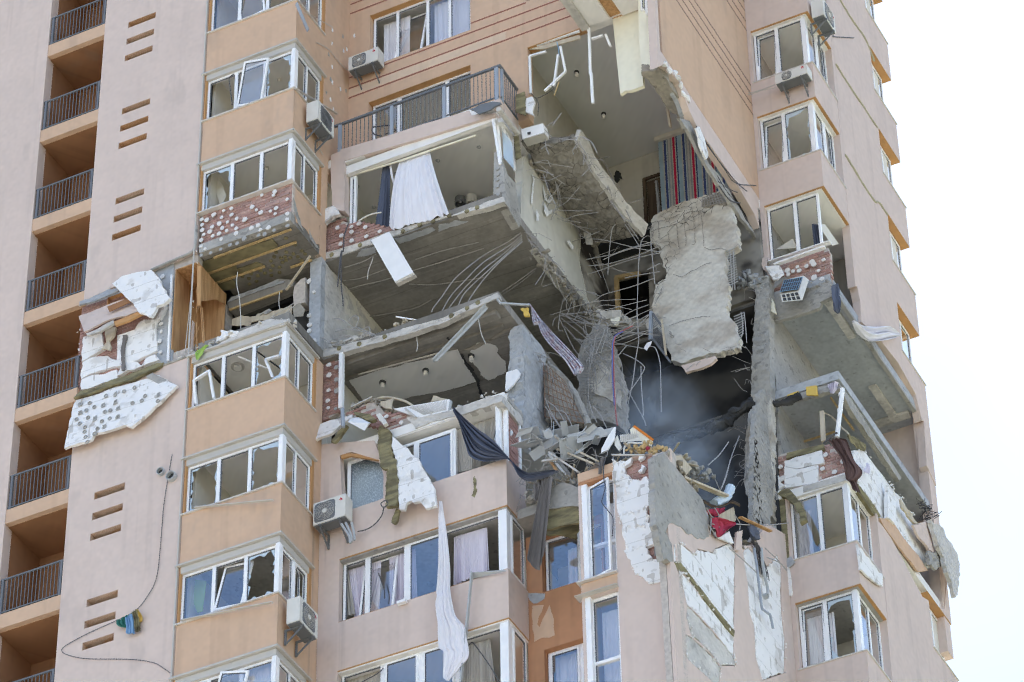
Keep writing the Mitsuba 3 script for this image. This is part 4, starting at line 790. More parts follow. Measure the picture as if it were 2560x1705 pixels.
part(BLD, 'lintel', rough(PL('y', 7.88, Polygon([(9.11,55.42),(10.15,55.39),(10.15,55.2),(9.1,55.25)]), .1), .15, .008, 6, 23), 'm_concrete_pale')
part(BLD, 'insulation_board', cat_([PL('y', 7.9, jag([(8.69,56.33),(9.63,56.3),(9.65,55.91),(8.98,56),(8.69,56.18)], .12, .006, 113), .1), PL('y', 7.9, jag([(8.68,56.17),(8.99,55.97),(9.51,55.91),(9.46,55.41),(8.64,55.56)], .12, .006, 114), .1)]), 'm_eps')
part(BLD, 'insulation_board', PL('y', 7.86, jag([(8.35,56),(8.54,55.93),(8.57,55.73),(8.66,55.61),(8.49,55.51),(8.41,55.7)], .12, .006, 115), .1), 'm_eps')
part(BLD, 'wool_strip', rough(cat_([PL('y', 7.9, Polygon([(8.77,56.54),(9.68,56.45),(9.68,56.3),(8.74,56.38)]), .08)]), .15, .01, 6, 24), 'm_wool')
part(BLD, 'wool_strip', rough(cat_([PL('y', 7.84, Polygon([(8.47,55.29),(8.65,55.23),(8.66,54.38),(8.65,53.41),(8.48,53.45)]), .08)]), .15, .01, 6, 25), 'm_wool')
part(BLD, 'insulation_board', rough(cat_([PL('y', 7.86, jag([(8.36,55.22),(8.44,54.77),(8.43,53.48),(8.38,52.64),(8.09,53.77),(8.22,55.19)], .15, .01, 116), .06)]), .2, .01, 5, 26), 'm_eps')
part(BLD, 'insulation_board', rough(cat_([PL('y', 7.80, jag([(8.47,53.31),(8.64,53.26),(8.68,52.53),(8.64,52.43),(8.43,52.52)], .15, .01, 117), .1)]), .2, .01, 5, 27), 'm_eps')

# bricks and dabs
rest = []
front4 = R2(-2.44, -.02, 61.46, 62.36)
wb1 = part(BLD, 'brick_parapet', PL('y', .10, R2(-2.46, 0, 61.42, 62.39), .1), 'm_mortar')
part(BLD, 'slab_edge', rough(PL('y', .03, R2(-2.46, 0.0, 61.17, 61.44), .16), .15, .008, 6, 28), 'm_concrete')
rest += bricks(wb1, 'y', .085, front4, 1)
rest += bricks(wb5, 'y', 7.965, regb4, 2)
rest += bricks(wb6, 'y', 7.965, regb2, 3)
rest += bricks(wb4, 'y', 1.845, reg4, 4)
rest += bricks(wb2, 'y', 1.855, reg2, 5)
rest += bricks(wbr, 'y', 1.855, regr, 6, jitter=.02, gone=.05)
rest += bricks(BLD + '__brick_pier', 'x', 4.57, R2(1.93, 2.45, S(1) + .15, 55.1), 7, stuff=True)
rest += bricks(BLD + '__stair_wall', 'y', .108, ins_hole.difference(R2(-3.75, -2.4, 50, 70)).difference(R2(-9, 0, 60.9, 70)), 8, stuff=True)
rest += bricks(BLD + '__facade_wall', 'y', 1.585, patch, 9, stuff=True)
k = part(BLD, 'brickwork', cat_(rest), 'm_brick1'); labels[k] = {'kind': 'stuff'}
dabs(wb1, 'y', .035, [(-2.42,62.21),(-2.28,62.14),(-2.1,62.23),(-1.83,62.24),(-1.62,62.22),(-1.61,62.02),(-1.88,62.05),(-1.46,61.83),(-1.24,61.71),(-2.41,62.04),(-2.13,61.86),(-1.93,61.87),(-1.71,61.83),(-1.57,61.67),(-1.85,61.7),(-1.46,61.52),(-1.72,61.56),(-2.4,61.87),(-2.35,61.71),(-2.18,61.72),(-2.1,61.56),(-1.92,61.55),(-1.86,61.35),(-1.46,61.37),(-1.05,62.03),(-0.93,61.88),(-0.81,61.74),(-0.48,62.15),(-0.45,62.26),(-0.8,62.3),(-0.4,61.71),(-0.42,61.54),(-0.55,61.68),(-0.87,61.37),(-1.05,61.36),(-0.8,61.2),(-0.59,61.18),(-0.11,61.87),(-0.09,61.41),(-0.09,61.22),(-2.41,61.55),(-2.41,61.36),(-2.29,61.23)], 1)
dabs(wb1, 'y', .02, [(-2.38,61.05),(-2.12,61.02),(-1.85,61.02),(-1.6,61.04),(-1.41,61.01),(-1.22,61.08),(-0.84,61.03),(-0.67,61),(-0.42,61.01),(-0.07,61.01)], 2, 'm_dab_grey')
dabs(wb2, 'y', 1.75, [(-0.16,57.46),(0.13,57.25),(0.12,56.95),(0.13,56.73),(-0.23,56.74),(0.13,57.7),(-0.14,57.98),(0.12,58.01)], 3)
dabs(wb2, 'y', 1.75, [(0.34,57.15),(0.33,56.63),(0.33,57.49),(0.32,57.85)], 4, 'm_dab_grey')
dabs(wb4, 'y', 1.78, [(-0.14,62.26),(-0.14,62.12),(-0.11,61.94),(-0.11,61.68),(0.26,62.21),(0.37,61.92),(0.35,61.67),(0.64,62.08),(0.64,61.92),(0.84,62.1),(1.01,61.92),(1.4,61.62),(1.04,61.61),(0.65,61.64)], 5)
dabs(wbr, 'y', 1.78, [(1.62,55.93),(2,55.6),(2.39,55.62)], 6)
dabs(wb5, 'y', 7.90, [(9.16,61.97),(9.17,61.85),(9.42,61.98),(9.45,61.85),(9.65,61.91),(9.8,61.98),(9.84,61.88),(10.09,61.93),(9.94,61.65),(9.81,61.48),(10.01,61.36),(9.3,61.89)], 7, r=(.045, .085))
dabs(wb6, 'y', 7.90, [(8.59,56.18),(8.61,55.83),(9.61,55.75),(9.89,55.55),(9.71,56.12),(10.11,55.78)], 8, r=(.05, .08))
dabs(BLD + '__stair_wall', 'y', .05, [(-3.44,60.86),(-3.41,59.68),(-3.5,59.49),(-3.4,59.38),(-3.38,59.13),(-3.41,58.85),(-3.37,58.5)], 9)
dabs(BLD + '__party_wall', 'y', 1.49, [(-0.31,60.54),(-0.17,60.15),(-0.28,59.47),(-0.26,59.17),(-0.27,58.99),(-0.33,58.63),(-0.21,58.4),(-0.13,58.63)], 10)

# ------------------------------------------------------------------ things fixed to the tower or hanging off it
GROUND = thing('ground', '', '')
put(GROUND, PL('z', -.02, sbox(-600, -600, 600, 600), .02), 'm_ground'); labels[GROUND] = {'label': 'paved yard and grass round the foot of the tower', 'kind': 'structure'}

def ac(label, ax, p, u0, u1, z0, z1, d=.32, bracket=True, side='l', group=None, dark=False):
    """split-system outdoor unit: cabinet, fan opening with ring grille and blades, badge, two wall brackets; p is its front face"""
    k = thing('air_conditioner', label, 'air conditioner')
    w, h = u1 - u0, z1 - z0
    b = trimesh.creation.box((w, d, h)); b = WB(ax, p, u0, u1, -d, 0, z0, z1)
    part(k, 'cabinet', b, 'm_ac')
    part(k, 'base_tray', WB(ax, p, u0 + .02, u1 - .02, -d + .02, -.02, z0 - .025, z0 - .001), 'm_grille')
    r = min(h * .40, w * .32); uc, zc = u0 + w * .36, z0 + h * .5
    if ax == 'x' and side == 'r': uc = u0 + w * .5
    part(k, 'fan_panel', PL(ax, p, sbox(uc - r * 1.06, zc - r * 1.06, uc + r * 1.06, zc + r * 1.06).buffer(-.08).buffer(.08), .012, o=.010), 'm_grille')
    a = np.arange(40) / 40 * 2 * np.pi
    ring = lambda q, t: Polygon(np.stack([uc + q * np.cos(a), zc + q * np.sin(a)], -1)).difference(Point(uc, zc).buffer(q - t))
    for q in np.linspace(.35, 1, 5): part(k, 'grille_ring', PL(ax, p, ring(r * q, .007), .008, o=.022), 'm_trim' if not dark else 'm_grille')
    part(k, 'fan_hub', PL(ax, p, Point(uc, zc).buffer(r * .24), .016, o=.024), 'm_ac' if not dark else 'm_grille')
    for t in np.arange(8) * np.pi / 4: part(k, 'grille_spoke', PL(ax, p, Polygon([(uc + r * s * math.cos(t + e), zc + r * s * math.sin(t + e)) for s, e in ((.2, -.05), (1, -.015), (1, .015), (.2, .05))]), .006, o=.019), 'm_trim' if not dark else 'm_grille')
    lx, lz = u0 + w * .86, z0 + h * .80
    for dx, dz in ((0, .022), (-.022, -.012), (.022, -.012)):
        part(k, 'badge', PL(ax, p, [(lx + dx - .018, lz + dz), (lx + dx, lz + dz + .03), (lx + dx + .018, lz + dz), (lx + dx, lz + dz - .03)], .006, o=.007), 'm_red')
    part(k, 'side_vent', cat_([WB(ax, p, u0 - .008, u0 - .001, -d * .85, -d * .15, z0 + h * (.15 + .09 * i), z0 + h * (.19 + .09 * i)) for i in range(8)]), 'm_grille') if False else None
    if bracket:
        for u in (u0 + w * .2, u0 + w * .8):
            part(k, 'bracket', cat_([WB(ax, p, u - .02, u + .02, -d - .12, .02, z0 - .065, z0 - .026), WB(ax, p, u - .02, u + .02, -d - .12, -d - .08, z0 - .42, z0 - .065), bar(wp(ax, p, np.array(u), np.array(-.02), np.array(z0 - .07)), wp(ax, p, np.array(u), np.array(-d - .1), np.array(z0 - .40)), .03, .03)]), 'm_grille')
    return k
q = [(0.2,67.86),(1.03,68.31)]
ac('air conditioner under the upper window of the orange grooved facade', 'y', 2.25, q[0][0], q[1][0], q[0][1], q[1][1])
ac('dark-fanned air conditioner on the flank of the left bays beside the balcony railing', 'x', .42, .44, 1.22, 64.60, 65.22, side='r', dark=True)
q = [(0.09,53.03),(0.9,53.64)]
ac('large white air conditioner beside the crazed kitchen window', 'y', 1.25, q[0][0], q[1][0], q[0][1], q[1][1])
ac('air conditioner low on the flank of the left bays, on angled brackets', 'x', .46, .14, .92, 49.62, 50.26, side='r')
q = [(9.41,67.7),(10.27,68)]
ac('air conditioner in front of the corner window high on the far right bays', 'y', 7.45, q[0][0], q[1][0], q[0][1], q[1][1])
q = [(7.97,70.04),(8.75,70.24)]
ac('air conditioner on the right flank at the top edge of the picture', 'x', 10.66, q[0][0], q[1][0], q[0][1], q[0][1] + .62, side='r')
# the one that was torn off and lies on a slab edge
k = thing('air_conditioner', 'overturned air conditioner with its grid side up, lying under a bare brick parapet', 'air conditioner')
ff = [(9.13,7.35,60.81),(9.6,7.35,60.72),(9.67,7.35,60.41),(9.16,7.35,60.56)]; bb = [(9.15,7.62,61.46),(9.65,7.62,61.4),(9.78,7.62,61.21),(9.28,7.62,61.1)]
part(k, 'cabinet', trimesh.convex.convex_hull(np.array(ff + bb)), 'm_ac')
def lerp4(Q, a, b): Q = np.array(Q); return Q[0] * (1 - a) * (1 - b) + Q[1] * a * (1 - b) + Q[2] * a * b + Q[3] * (1 - a) * b
topq = [[(9.15,7.33,60.83),(9.6,7.33,60.73)][0], [(9.15,7.33,60.83),(9.6,7.33,60.73)][1], [(9.64,7.6,61.3)][0], [(9.18,7.6,61.39)][0]]
part(k, 'coil', panel([np.array(v) + np.array([0, -.02, .012]) for v in topq], .012), 'm_dark')
for i in range(9): part(k, 'grid_bar', bar(lerp4(topq, i / 8, 0) + [0, -.035, .015], lerp4(topq, i / 8, 1) + [0, -.035, .015], .008, .008), 'm_skyblue')
for i in range(4): part(k, 'grid_bar', bar(lerp4(topq, 0, i / 3) + [0, -.035, .015], lerp4(topq, 1, i / 3) + [0, -.035, .015], .008, .008), 'm_skyblue')
for i in range(4):
    for j in range(2):
        c = [lerp4(ff, (i + a) / 4.4 + .06, (j + b) / 2.3 + .09) + [0, -.012, 0] for a, b in ((.12, .12), (.82, .12), (.82, .85), (.12, .85))]
        part(k, 'vent_cell', panel(c, .01), 'm_dark')

# ---- torn cladding on the stair wall
for i, q in enumerate([[(-5.53,59.81),(-5.05,59.81),(-4.92,59.21),(-5.28,59.13),(-5.52,59.06)], [(-4.59,59.49),(-4.11,59.46),(-4.02,59.61),(-3.87,59.68),(-3.53,59.55),(-3.47,58.59),(-3.67,58.53),(-4.14,58.5),(-4.53,58.51)], [(-5.51,59.02),(-5.28,59.08),(-4.79,58.94),(-4.71,58.83),(-4.55,58.71),(-4.53,58.54),(-5.25,58.58),(-5.5,58.53)],
                       [(-4.41,58.45),(-4.22,58.55),(-3.97,58.43),(-3.85,58.27),(-3.74,58.47),(-3.49,58.46),(-3.39,58.27),(-3.93,58.26),(-4.51,58.24)], [(-5.49,58.49),(-5.16,58.52),(-4.92,58.43),(-4.53,58.41),(-4.5,58.16),(-4.98,58.15),(-5.3,58.15),(-5.47,58.2)], [(-3.53,59.55),(-3.38,59.84),(-3.23,59.87),(-3.4,59.49)]]):
    part(BLD, 'insulation_board', rough(PL('y', .02, jag(q, .12, .012, 200 + i), .09), .2, .008, 5, 40 + i), 'm_eps')
part(BLD, 'concrete_strip', PL('y', .09, Polygon([(-3.78,61.22),(-3.18,61.27),(-3.06,58.13),(-3.49,58.16),(-3.55,59.61),(-3.16,59.99),(-3.61,61.03)]), .05), 'm_concrete_blue')
part(BLD, 'duct_strip', bar([(-3.17,0.03,60.78)][0], [(-3.14,0.03,58.13)][0], .05, .05), 'm_pvc')
def flap(label, y_top, y_bot, pix, t=.07, m='m_eps', seed=0, name='torn_insulation_sheet', amp=.02):
    """a piece of cladding hanging off the wall: outline (x, z), its distance from the wall changing from top to bottom"""
    g = jag(pix, .12, .012, seed); msh = PL('y', 0, g, t); v = msh.vertices; a, b = v[:, 2].min(), v[:, 2].max()
    msh = rough(msh, .10, amp, 4, seed); v = msh.vertices; s = (v[:, 2] - a) / (b - a)
    v[:, 1] += y_bot + (y_top - y_bot) * s; msh.vertices = v
    return thing(name, label, 'torn cladding', mesh=msh, m=m)
flap('pink render flap with one slot, tipped forward over the burst stair wall', -.05, -.30, [(-5.63,60.45),(-5.16,60.46),(-4.66,60.49),(-4.19,60.41),(-3.78,59.72),(-4.15,59.69),(-4.57,59.8),(-4.91,59.73),(-5.29,59.63)], .05, 'm_pink', 211)
k = [q for q in labels if q.startswith('torn_insulation_sheet')][-1]
part(k, 'vent_slot', PL('y', -.27, Polygon([(-4.72,60.2),(-4.14,60.24),(-4.08,60.08),(-4.65,60.02)]), .02), 'm_loggia')
part(k, 'broken_rim', rough(PL('y', -.30, Polygon([(-5.23,59.55),(-4.84,59.6),(-4.51,59.69),(-4.48,59.57),(-4.83,59.47),(-5.19,59.47)]), .06), .1, .02, 6, 3), 'm_concrete_pale')
part(k, 'soffit_edge', PL('y', -.28, Polygon([(-4.5,59.64),(-4.1,59.66),(-3.74,59.69),(-3.71,59.57),(-4.09,59.5),(-4.45,59.5)]), .06), 'm_soffit')
flap('bright white foam sheet folded out diagonally above the slot flap', -.25, -.42, [(-4.64,60.9),(-4.37,61.04),(-3.93,60.97),(-3.56,60.86),(-3.33,60.52),(-3.17,60.14),(-2.92,59.65),(-3.1,59.53),(-3.26,59.55),(-3.38,59.24),(-3.77,59.57),(-4.03,60.04)], .09, 'm_eps', 212, amp=.03)
flap('narrow grey torn strip along the broken render edge', -.08, -.12, [(-5.63,60.87),(-5.25,60.88),(-4.87,60.94),(-4.6,60.88),(-4.55,60.75),(-4.85,60.71),(-5.03,60.69),(-5.23,60.69),(-5.61,60.75)], .05, 'm_concrete_blue', 213)
big = flap('large white foam sheet peeled down over the wall, dotted with glue rings', -.06, -.26, [(-5.54,57.83),(-5.01,57.79),(-4.46,57.8),(-3.64,57.73),(-3.4,57.74),(-3.08,57.47),(-2.75,57.12),(-2.97,56.91),(-3.16,56.73),(-3.49,56.47),(-3.84,56.24),(-4.02,56.38),(-4.45,56.39),(-4.84,56.43),(-4.91,56.29),(-5.22,56.32),(-5.62,56.3),(-5.62,56.99),(-5.6,57.59)], .08, 'm_eps', 214, amp=.018)
rr = random.Random(3)
for i, (x, z) in enumerate([(-5.37,57.62),(-5.11,57.54),(-4.68,57.59),(-4.42,57.53),(-4.19,57.53),(-3.91,57.53),(-4.72,57.3),(-4.96,57.35),(-5.17,57.33),(-5.33,57.32),(-4.64,57.06),(-4.49,57.04),(-4.27,57.01),(-3.9,57.03),(-3.65,57),(-4.38,57.26),(-5.41,57.14),(-5.09,57.06),(-4.89,56.94),(-4.68,56.77),(-4.47,56.77),(-4.25,56.73),(-5.3,56.96),(-5.13,56.77),(-4.59,56.56),(-4.77,56.57),(-5.12,56.62),(-4.82,56.44),(-5.07,56.43),(-3.2,56.8),(-3.21,57),(-3.58,57.12),(-5,56.25)]):
    g = Point(x, z).buffer(.052, 10).difference(Point(x, z).buffer(.030, 10)) if i % 3 else Polygon(jag([(x - .05, z - .06), (x + .05, z - .05), (x + .04, z + .06), (x - .04, z + .05)], .05, .012, i)).difference(Point(x, z).buffer(.022))
    s = (z - min([(-5.62,56.3)][0][1], z)) / 1.9
    part(big, 'glue_ring', PL('y', -.26 + .2 * min(1, max(0, (z - [(-5.62,56.3)][0][1]) / 1.8)), g, .02, o=.012), 'm_concrete' if i % 2 else 'm_dab_grey')
part(big, 'folded_corner', rough(panel([(-3.63,-0.1,57.76),(-3.46,-0.1,57.81),(-2.78,-0.1,57.18),(-2.94,-0.1,57.07)], .03, 4), .1, .01, 5, 9), 'm_concrete')
flap('olive mineral wool band sagging across the burst stair wall', -.03, -.14, [(-5.6,57.89),(-5.44,58.13),(-5.13,57.99),(-4.59,58.1),(-4.19,58.08),(-3.84,58.12),(-3.45,58.12),(-3.2,58.05),(-3.25,57.95),(-3.64,57.86),(-4.02,57.79),(-4.49,57.86),(-5.04,57.84)], .08, 'm_wool', 215, amp=.035)
flap('brown torn foam tongue hanging in the gap between white boards', -.02, -.10, [(-4.89,59.86),(-4.6,59.7),(-4.62,59.39),(-4.75,59.31),(-4.64,59.09),(-4.67,58.97),(-4.92,59.11),(-4.81,59.29),(-4.87,59.58)], .05, 'm_board', 216)
flap('grey mesh strip dangling over the white boards', -.02, -.06, [(-4.4,59.39),(-4.28,59.35),(-4.32,58.96),(-4.25,58.23),(-4.33,58.24),(-4.4,58.77)], .03, 'm_greycloth', 217)
part(BLD, 'render_edge', rough(cat_([tube([(-2.54,-0.01,62.03),(-2.54,-0.01,61.47),(-2.65,-0.01,61.24),(-3.12,-0.01,61.19),(-3.73,-0.01,61.14)], .035), tube([(-2.53,-0.01,58.03),(-2.92,-0.01,58.02),(-3.31,-0.01,58.02),(-3.38,-0.01,57.91)], .03)]), .1, .012, 8, 5), 'm_concrete')

# ---- the blown-out floor of the left bays
k = thing('wardrobe', 'open orange plywood closet in the blown-out floor of the left bays', 'wardrobe')
part(k, 'side_panel', B(-3.10, -3.07, .06, 1.40, 58.5, 60.95), 'm_plywood'); part(k, 'back_panel', B(-3.07, -2.50, 1.34, 1.37, 58.5, 60.95), 'm_plywood')
part(k, 'top_panel', B(-3.07, -2.50, .06, 1.34, 60.92, 60.95), 'm_plywood'); part(k, 'front_strip', panel([(-2.49,0.04,60.76),(-2.38,0.04,60.75),(-2.34,0.04,59.5),(-2.42,0.04,59.53)], .03), 'm_plywood')
part(k, 'torn_side', PL('x', -2.49, jag([(.08, 60.95), (1.38, 60.95), (1.38, 60.62), (.95, 60.45), (.55, 60.1), (.3, 59.9), (.12, 59.4)], .2, .015, 218), .025), 'm_plywood')
for i, q in enumerate([[(-2.46,0.12,60.22),(-2.27,0.12,58.4)], [(-2.59,0.12,58.31),(-2.4,0.12,58.94)], [(-2.47,0.1,59.09),(-2.41,0.1,58.23)], [(-2.36,0.14,59.52),(-2.25,0.14,58.41)]]):
    thing('plywood_strip', 'splintered plywood strip standing by the open closet', 'plywood strip', 'plywood strips by the closet', bar(q[0], q[1], .03, .02), 'm_plywood')
for i, q in enumerate([[(-2.56,0.35),(-1.43,0.31),(-0.7,0.41),(-0.7,0.68),(-0.91,0.7),(-1.77,0.68),(-2.72,0.73)], [(-2.74,0.8),(-1.9,0.79),(-1.95,0.94),(-1.44,0.94),(-1.35,1.05),(-1.36,1.15),(-2.21,1.18),(-2.7,1.14)], [(-2.71,1.18),(-2.22,1.2),(-2.22,1.32),(-2.34,1.5),(-2.54,1.48),(-2.74,1.37)]]):
    part(BLD, 'foam_lining', PL('z', 61.16, jag(q, .15, .01, 220 + i), .03), 'm_wool')
for q in ([(-2.22,0.31,61.14),(-0.13,0.29,61.14)], [(-2.7,0.73,61.14),(-0.24,0.73,61.14)], [(-2.69,1.11,61.14),(-1.31,1.13,61.14)], [(-0.8,1.45,61.14),(-0.23,1.44,61.14)]): part(BLD, 'batten', bar(q[0], q[1], .05, .04), 'm_batten')
for i, (x, y) in enumerate([(-0.41,0.54),(-0.34,0.84),(-0.31,1.1),(-0.29,1.23),(-0.53,1.1),(-0.65,0.97),(-0.86,0.86),(-0.86,1.09),(-0.98,0.98),(-0.75,1.1),(-1.12,1.07),(-0.9,1.24),(-1.16,1.24),(-1.05,1.36),(-0.66,1.19),(-0.79,1.21),(-0.49,1.24),(-1.29,1.36),(-1.14,1.52),(-1.36,1.52),(-1.65,1.38),(-1.5,1.25),(-1.75,1.24),(-1.77,1.54),(-1.88,1.37),(-1.98,1.23),(-1.97,1.55),(-1.46,1.38),(-0.47,1.38)]):
    part(BLD, 'foam_dab', PL('z', 61.17, Point(x, y).buffer(.045, 5), .028), 'm_wool')
for i, q in enumerate([[(-3.06,61.02),(-2.74,61.02),(-2.59,60.8),(-2.53,60.71),(-2.55,59.97),(-2.73,59.72),(-2.84,59.7),(-2.91,60.25),(-3.06,60.56)], [(-0.69,60.53),(-0.52,60.68),(-0.4,60.68),(-0.4,59.91),(-0.52,59.91),(-0.69,59.94),(-0.72,60.27)]]):
    g = Polygon(q); wbp = part(BLD, 'brick_pier', PL('y', 1.46, g, .3), 'm_mortar'); bricks(wbp, 'y', 1.44, g, 30 + i)
part(BLD, 'back_beam', cat_([PL('y', 1.5, Polygon([(-2.54,60.8),(-1.16,60.99),(-0.72,60.76),(-0.76,60.59),(-2.45,60.51)]), .3)]), 'm_slab_under')
part(BLD, 'paint_strip', PL('y', 1.48, jag([(-2.53,60.79),(-2.41,60.91),(-1.74,60.91),(-1.15,60.96),(-1.13,60.88),(-0.98,60.85),(-0.97,60.78),(-1.74,60.8),(-2.45,60.79)], .1, .008, 230), .01), 'm_concrete_blue')
part(BLD, 'batten', bar([(-2.45,1.46,60.5)][0], [(-1.01,1.46,60.5)][0], .04, .05), 'm_batten')
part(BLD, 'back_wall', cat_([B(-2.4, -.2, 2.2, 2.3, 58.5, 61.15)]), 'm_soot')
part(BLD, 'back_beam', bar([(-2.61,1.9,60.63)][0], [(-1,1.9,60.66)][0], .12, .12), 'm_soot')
thing('plasterboard_sheet', 'torn grey plasterboard sheet slumped in the dark opening of the left bays', 'plasterboard', mesh=PL('y', 1.36, jag([(-2.29,60.07),(-2.04,60.1),(-1.66,59.9),(-1.6,59.97),(-1.24,59.89),(-0.68,59.84),(-0.67,59.57),(-1.2,59.65),(-1.59,59.75),(-1.77,59.77),(-1.81,59.69),(-2.3,59.88)], .08, .012, 231), .02), m='m_board')
thing('plasterboard_sheet', 'small darker plasterboard piece leaning above the torn grey sheet', 'plasterboard', mesh=PL('y', 1.33, jag([(-1.54,59.92),(-1.27,59.96),(-1.21,59.89),(-1.28,59.84),(-1.52,59.87)], .08, .012, 232), .02), m='m_concrete')
thing('broken_block', 'broken masonry block stuck to the column of the left bays', 'masonry block', mesh=rough(trimesh.convex.convex_hull(np.array([(-0.62,1.3,59.7),(-0.45,1.3,59.79),(-0.29,1.3,59.5),(-0.34,1.3,59.34),(-0.59,1.3,59.4)] + [(-0.74,1.5,59.91),(-0.57,1.5,59.99),(-0.4,1.5,59.7),(-0.46,1.5,59.54),(-0.71,1.5,59.6)])), .08, .02, 6, 50), m='m_rough')
thing('broken_lath', 'pale splintered lath hanging from the ceiling of the left bays', 'lath', mesh=bar([(-0.46,0.7,59.72)][0], [(0.45,0.2,60)][0], .05, .03), m='m_board')
for i, q in enumerate([[(-1.39,0.05,60.15),(-1.4,0.05,59.8),(-1.31,0.05,59.31),(-1.26,0.05,58.76),(-1.24,0.05,58.35)], [(-0.93,1.2,60.23),(-0.94,1.2,59.91),(-0.9,1.2,59.67)], [(-2.56,-0.02,60.58),(-2.6,-0.02,59.47),(-2.67,-0.02,58.08)], [(-0.12,0.9,59.48),(-0.27,0.9,59.39),(-0.61,0.9,59.19),(-0.67,0.9,59.08)], [(-0.29,0.9,59.46),(-0.58,0.9,59.36),(-0.94,0.9,59.26),(-0.96,0.9,59.2)]]):
    thing('loose_wire', 'pale wire dangling before the blown-out left bay floor', 'wire', 'wires dangling at the left bays', tube(q, .011, 5), 'm_trim')
# wreckage lying along the canopy below
rp = [(-1.87,0,58.18),(-1.56,0,58.18),(-1.26,0,58.22),(-0.99,0,58.2),(-0.61,0,58.19),(-0.23,0,58.13),(-0.03,0,58.03),(-2.33,0,58.1),(-2.52,0,58.09)]
thing('rubble', 'white and grey rubble strewn along the canopy of the left bays', 'rubble', kind='stuff', mesh=cat_([chunk(np.array(rp[i % 9]) + np.random.default_rng(i).normal(0, 1, 3) * [.16, .05, .03] + [0, .06, .02], np.random.default_rng(i + 9).uniform(.04, .16, 3), i) for i in range(60)]), m='m_concrete_pale')
thing('foam_lump', 'crumpled white foam lump on the canopy of the left bays', 'foam lump', mesh=rough(PL('y', -.06, jag([(-1.83,58.12),(-1.8,58.26),(-1.72,58.25),(-1.71,58.44),(-1.54,58.35),(-1.22,58.2),(-1.28,58.09),(-1.41,58.1),(-1.55,58.18),(-1.64,58.1),(-1.74,58.11)], .08, .015, 240), .12), .06, .03, 9, 51), m='m_eps')
thing('floral_rag', 'green and red patterned rag caught on the canopy corner', 'rag', mesh=drape([(-2.28,-0.08,58.02),(-2.34,-0.08,57.95),(-2.31,-0.08,57.77)], [(-1.96,-0.1,58.09),(-2.11,-0.1,57.98),(-2.17,-0.1,57.85),(-2.26,-0.1,57.73)], 3, .04, 14), m='m_green')
flap('grey render skin bulging along the canopy of the left bays', -.02, -.06, [(-1.25,58.2),(-0.69,58.28),(-0.41,58.27),(-0.02,58.07),(0.04,57.98),(-0.06,57.91),(-0.78,57.99),(-1.55,58.01),(-1.74,58.06)], .05, 'm_concrete_pale', 241)
thing('steel_rod', 'dark steel rod stuck through the broken glazing of the left bays', 'rod', mesh=bar([(-1.03,0.1,57.81)][0], [(-0.62,0.9,57.53)][0], .025, .025), m='m_dark')
thing('curtain_pole', 'white pole leaning across the broken glazing of the left bays', 'pole', mesh=bar([(-1.38,0.2,57.71)][0], [(-0.83,0.6,57.43)][0], .03, .03), m='m_pvc')
k = thing('loose_window', 'broken white sash hanging askew inside the shattered left bay glazing', 'window')
for a, b in (((1180,0),(1180,0)),): pass
part(k, 'frame', cat_([bar([(-0.7,0.3,57.41)][0], [(-0.49,0.3,56.79)][0], .07, .05), bar([(-0.7,0.3,57.41)][0], [(-0.34,0.3,57.38)][0], .07, .05)]), 'm_pvc')
k = thing('loose_window', 'small broken sash propped in the lower left corner of that shattered glazing', 'window')
part(k, 'frame', cat_([bar([(-2.39,0,57.23)][0], [(-2.01,0,57.36)][0], .07, .05), bar([(-2,0,57.38)][0], [(-1.84,0,56.5)][0], .07, .05), bar([(-2.39,0,57.23)][0], [(-2.3,0,56.5)][0], .07, .05)]), 'm_pvc')
# ceiling lamps seen through the left bays
for (x, y, z), r, lab in (([(-1.85,0.98,58.17)][0], .16, 'round ceiling lamp behind the shattered left bay glazing'), ([(-1.29,1,64.18)][0], .06, 'small white ceiling lamp over the bare brick parapet'), ([(-1.11,1.14,67.18)][0], .05, 'recessed ceiling lamp in the upper left bay'), ([(-2.19,0.96,55.18)][0], .06, 'dark ceiling spot in the left bay below the round lamp')):
    k = thing('ceiling_lamp', lab, 'ceiling lamp'); m = trimesh.creation.cylinder(r, .04, sections=20); m.apply_translation((x, y, z)); part(k, 'rim', m, 'm_trim')
    m = trimesh.creation.cylinder(r * .6, .08, sections=16); m.apply_translation((x, y, z - .02)); part(k, 'glass', m, 'm_bulb')
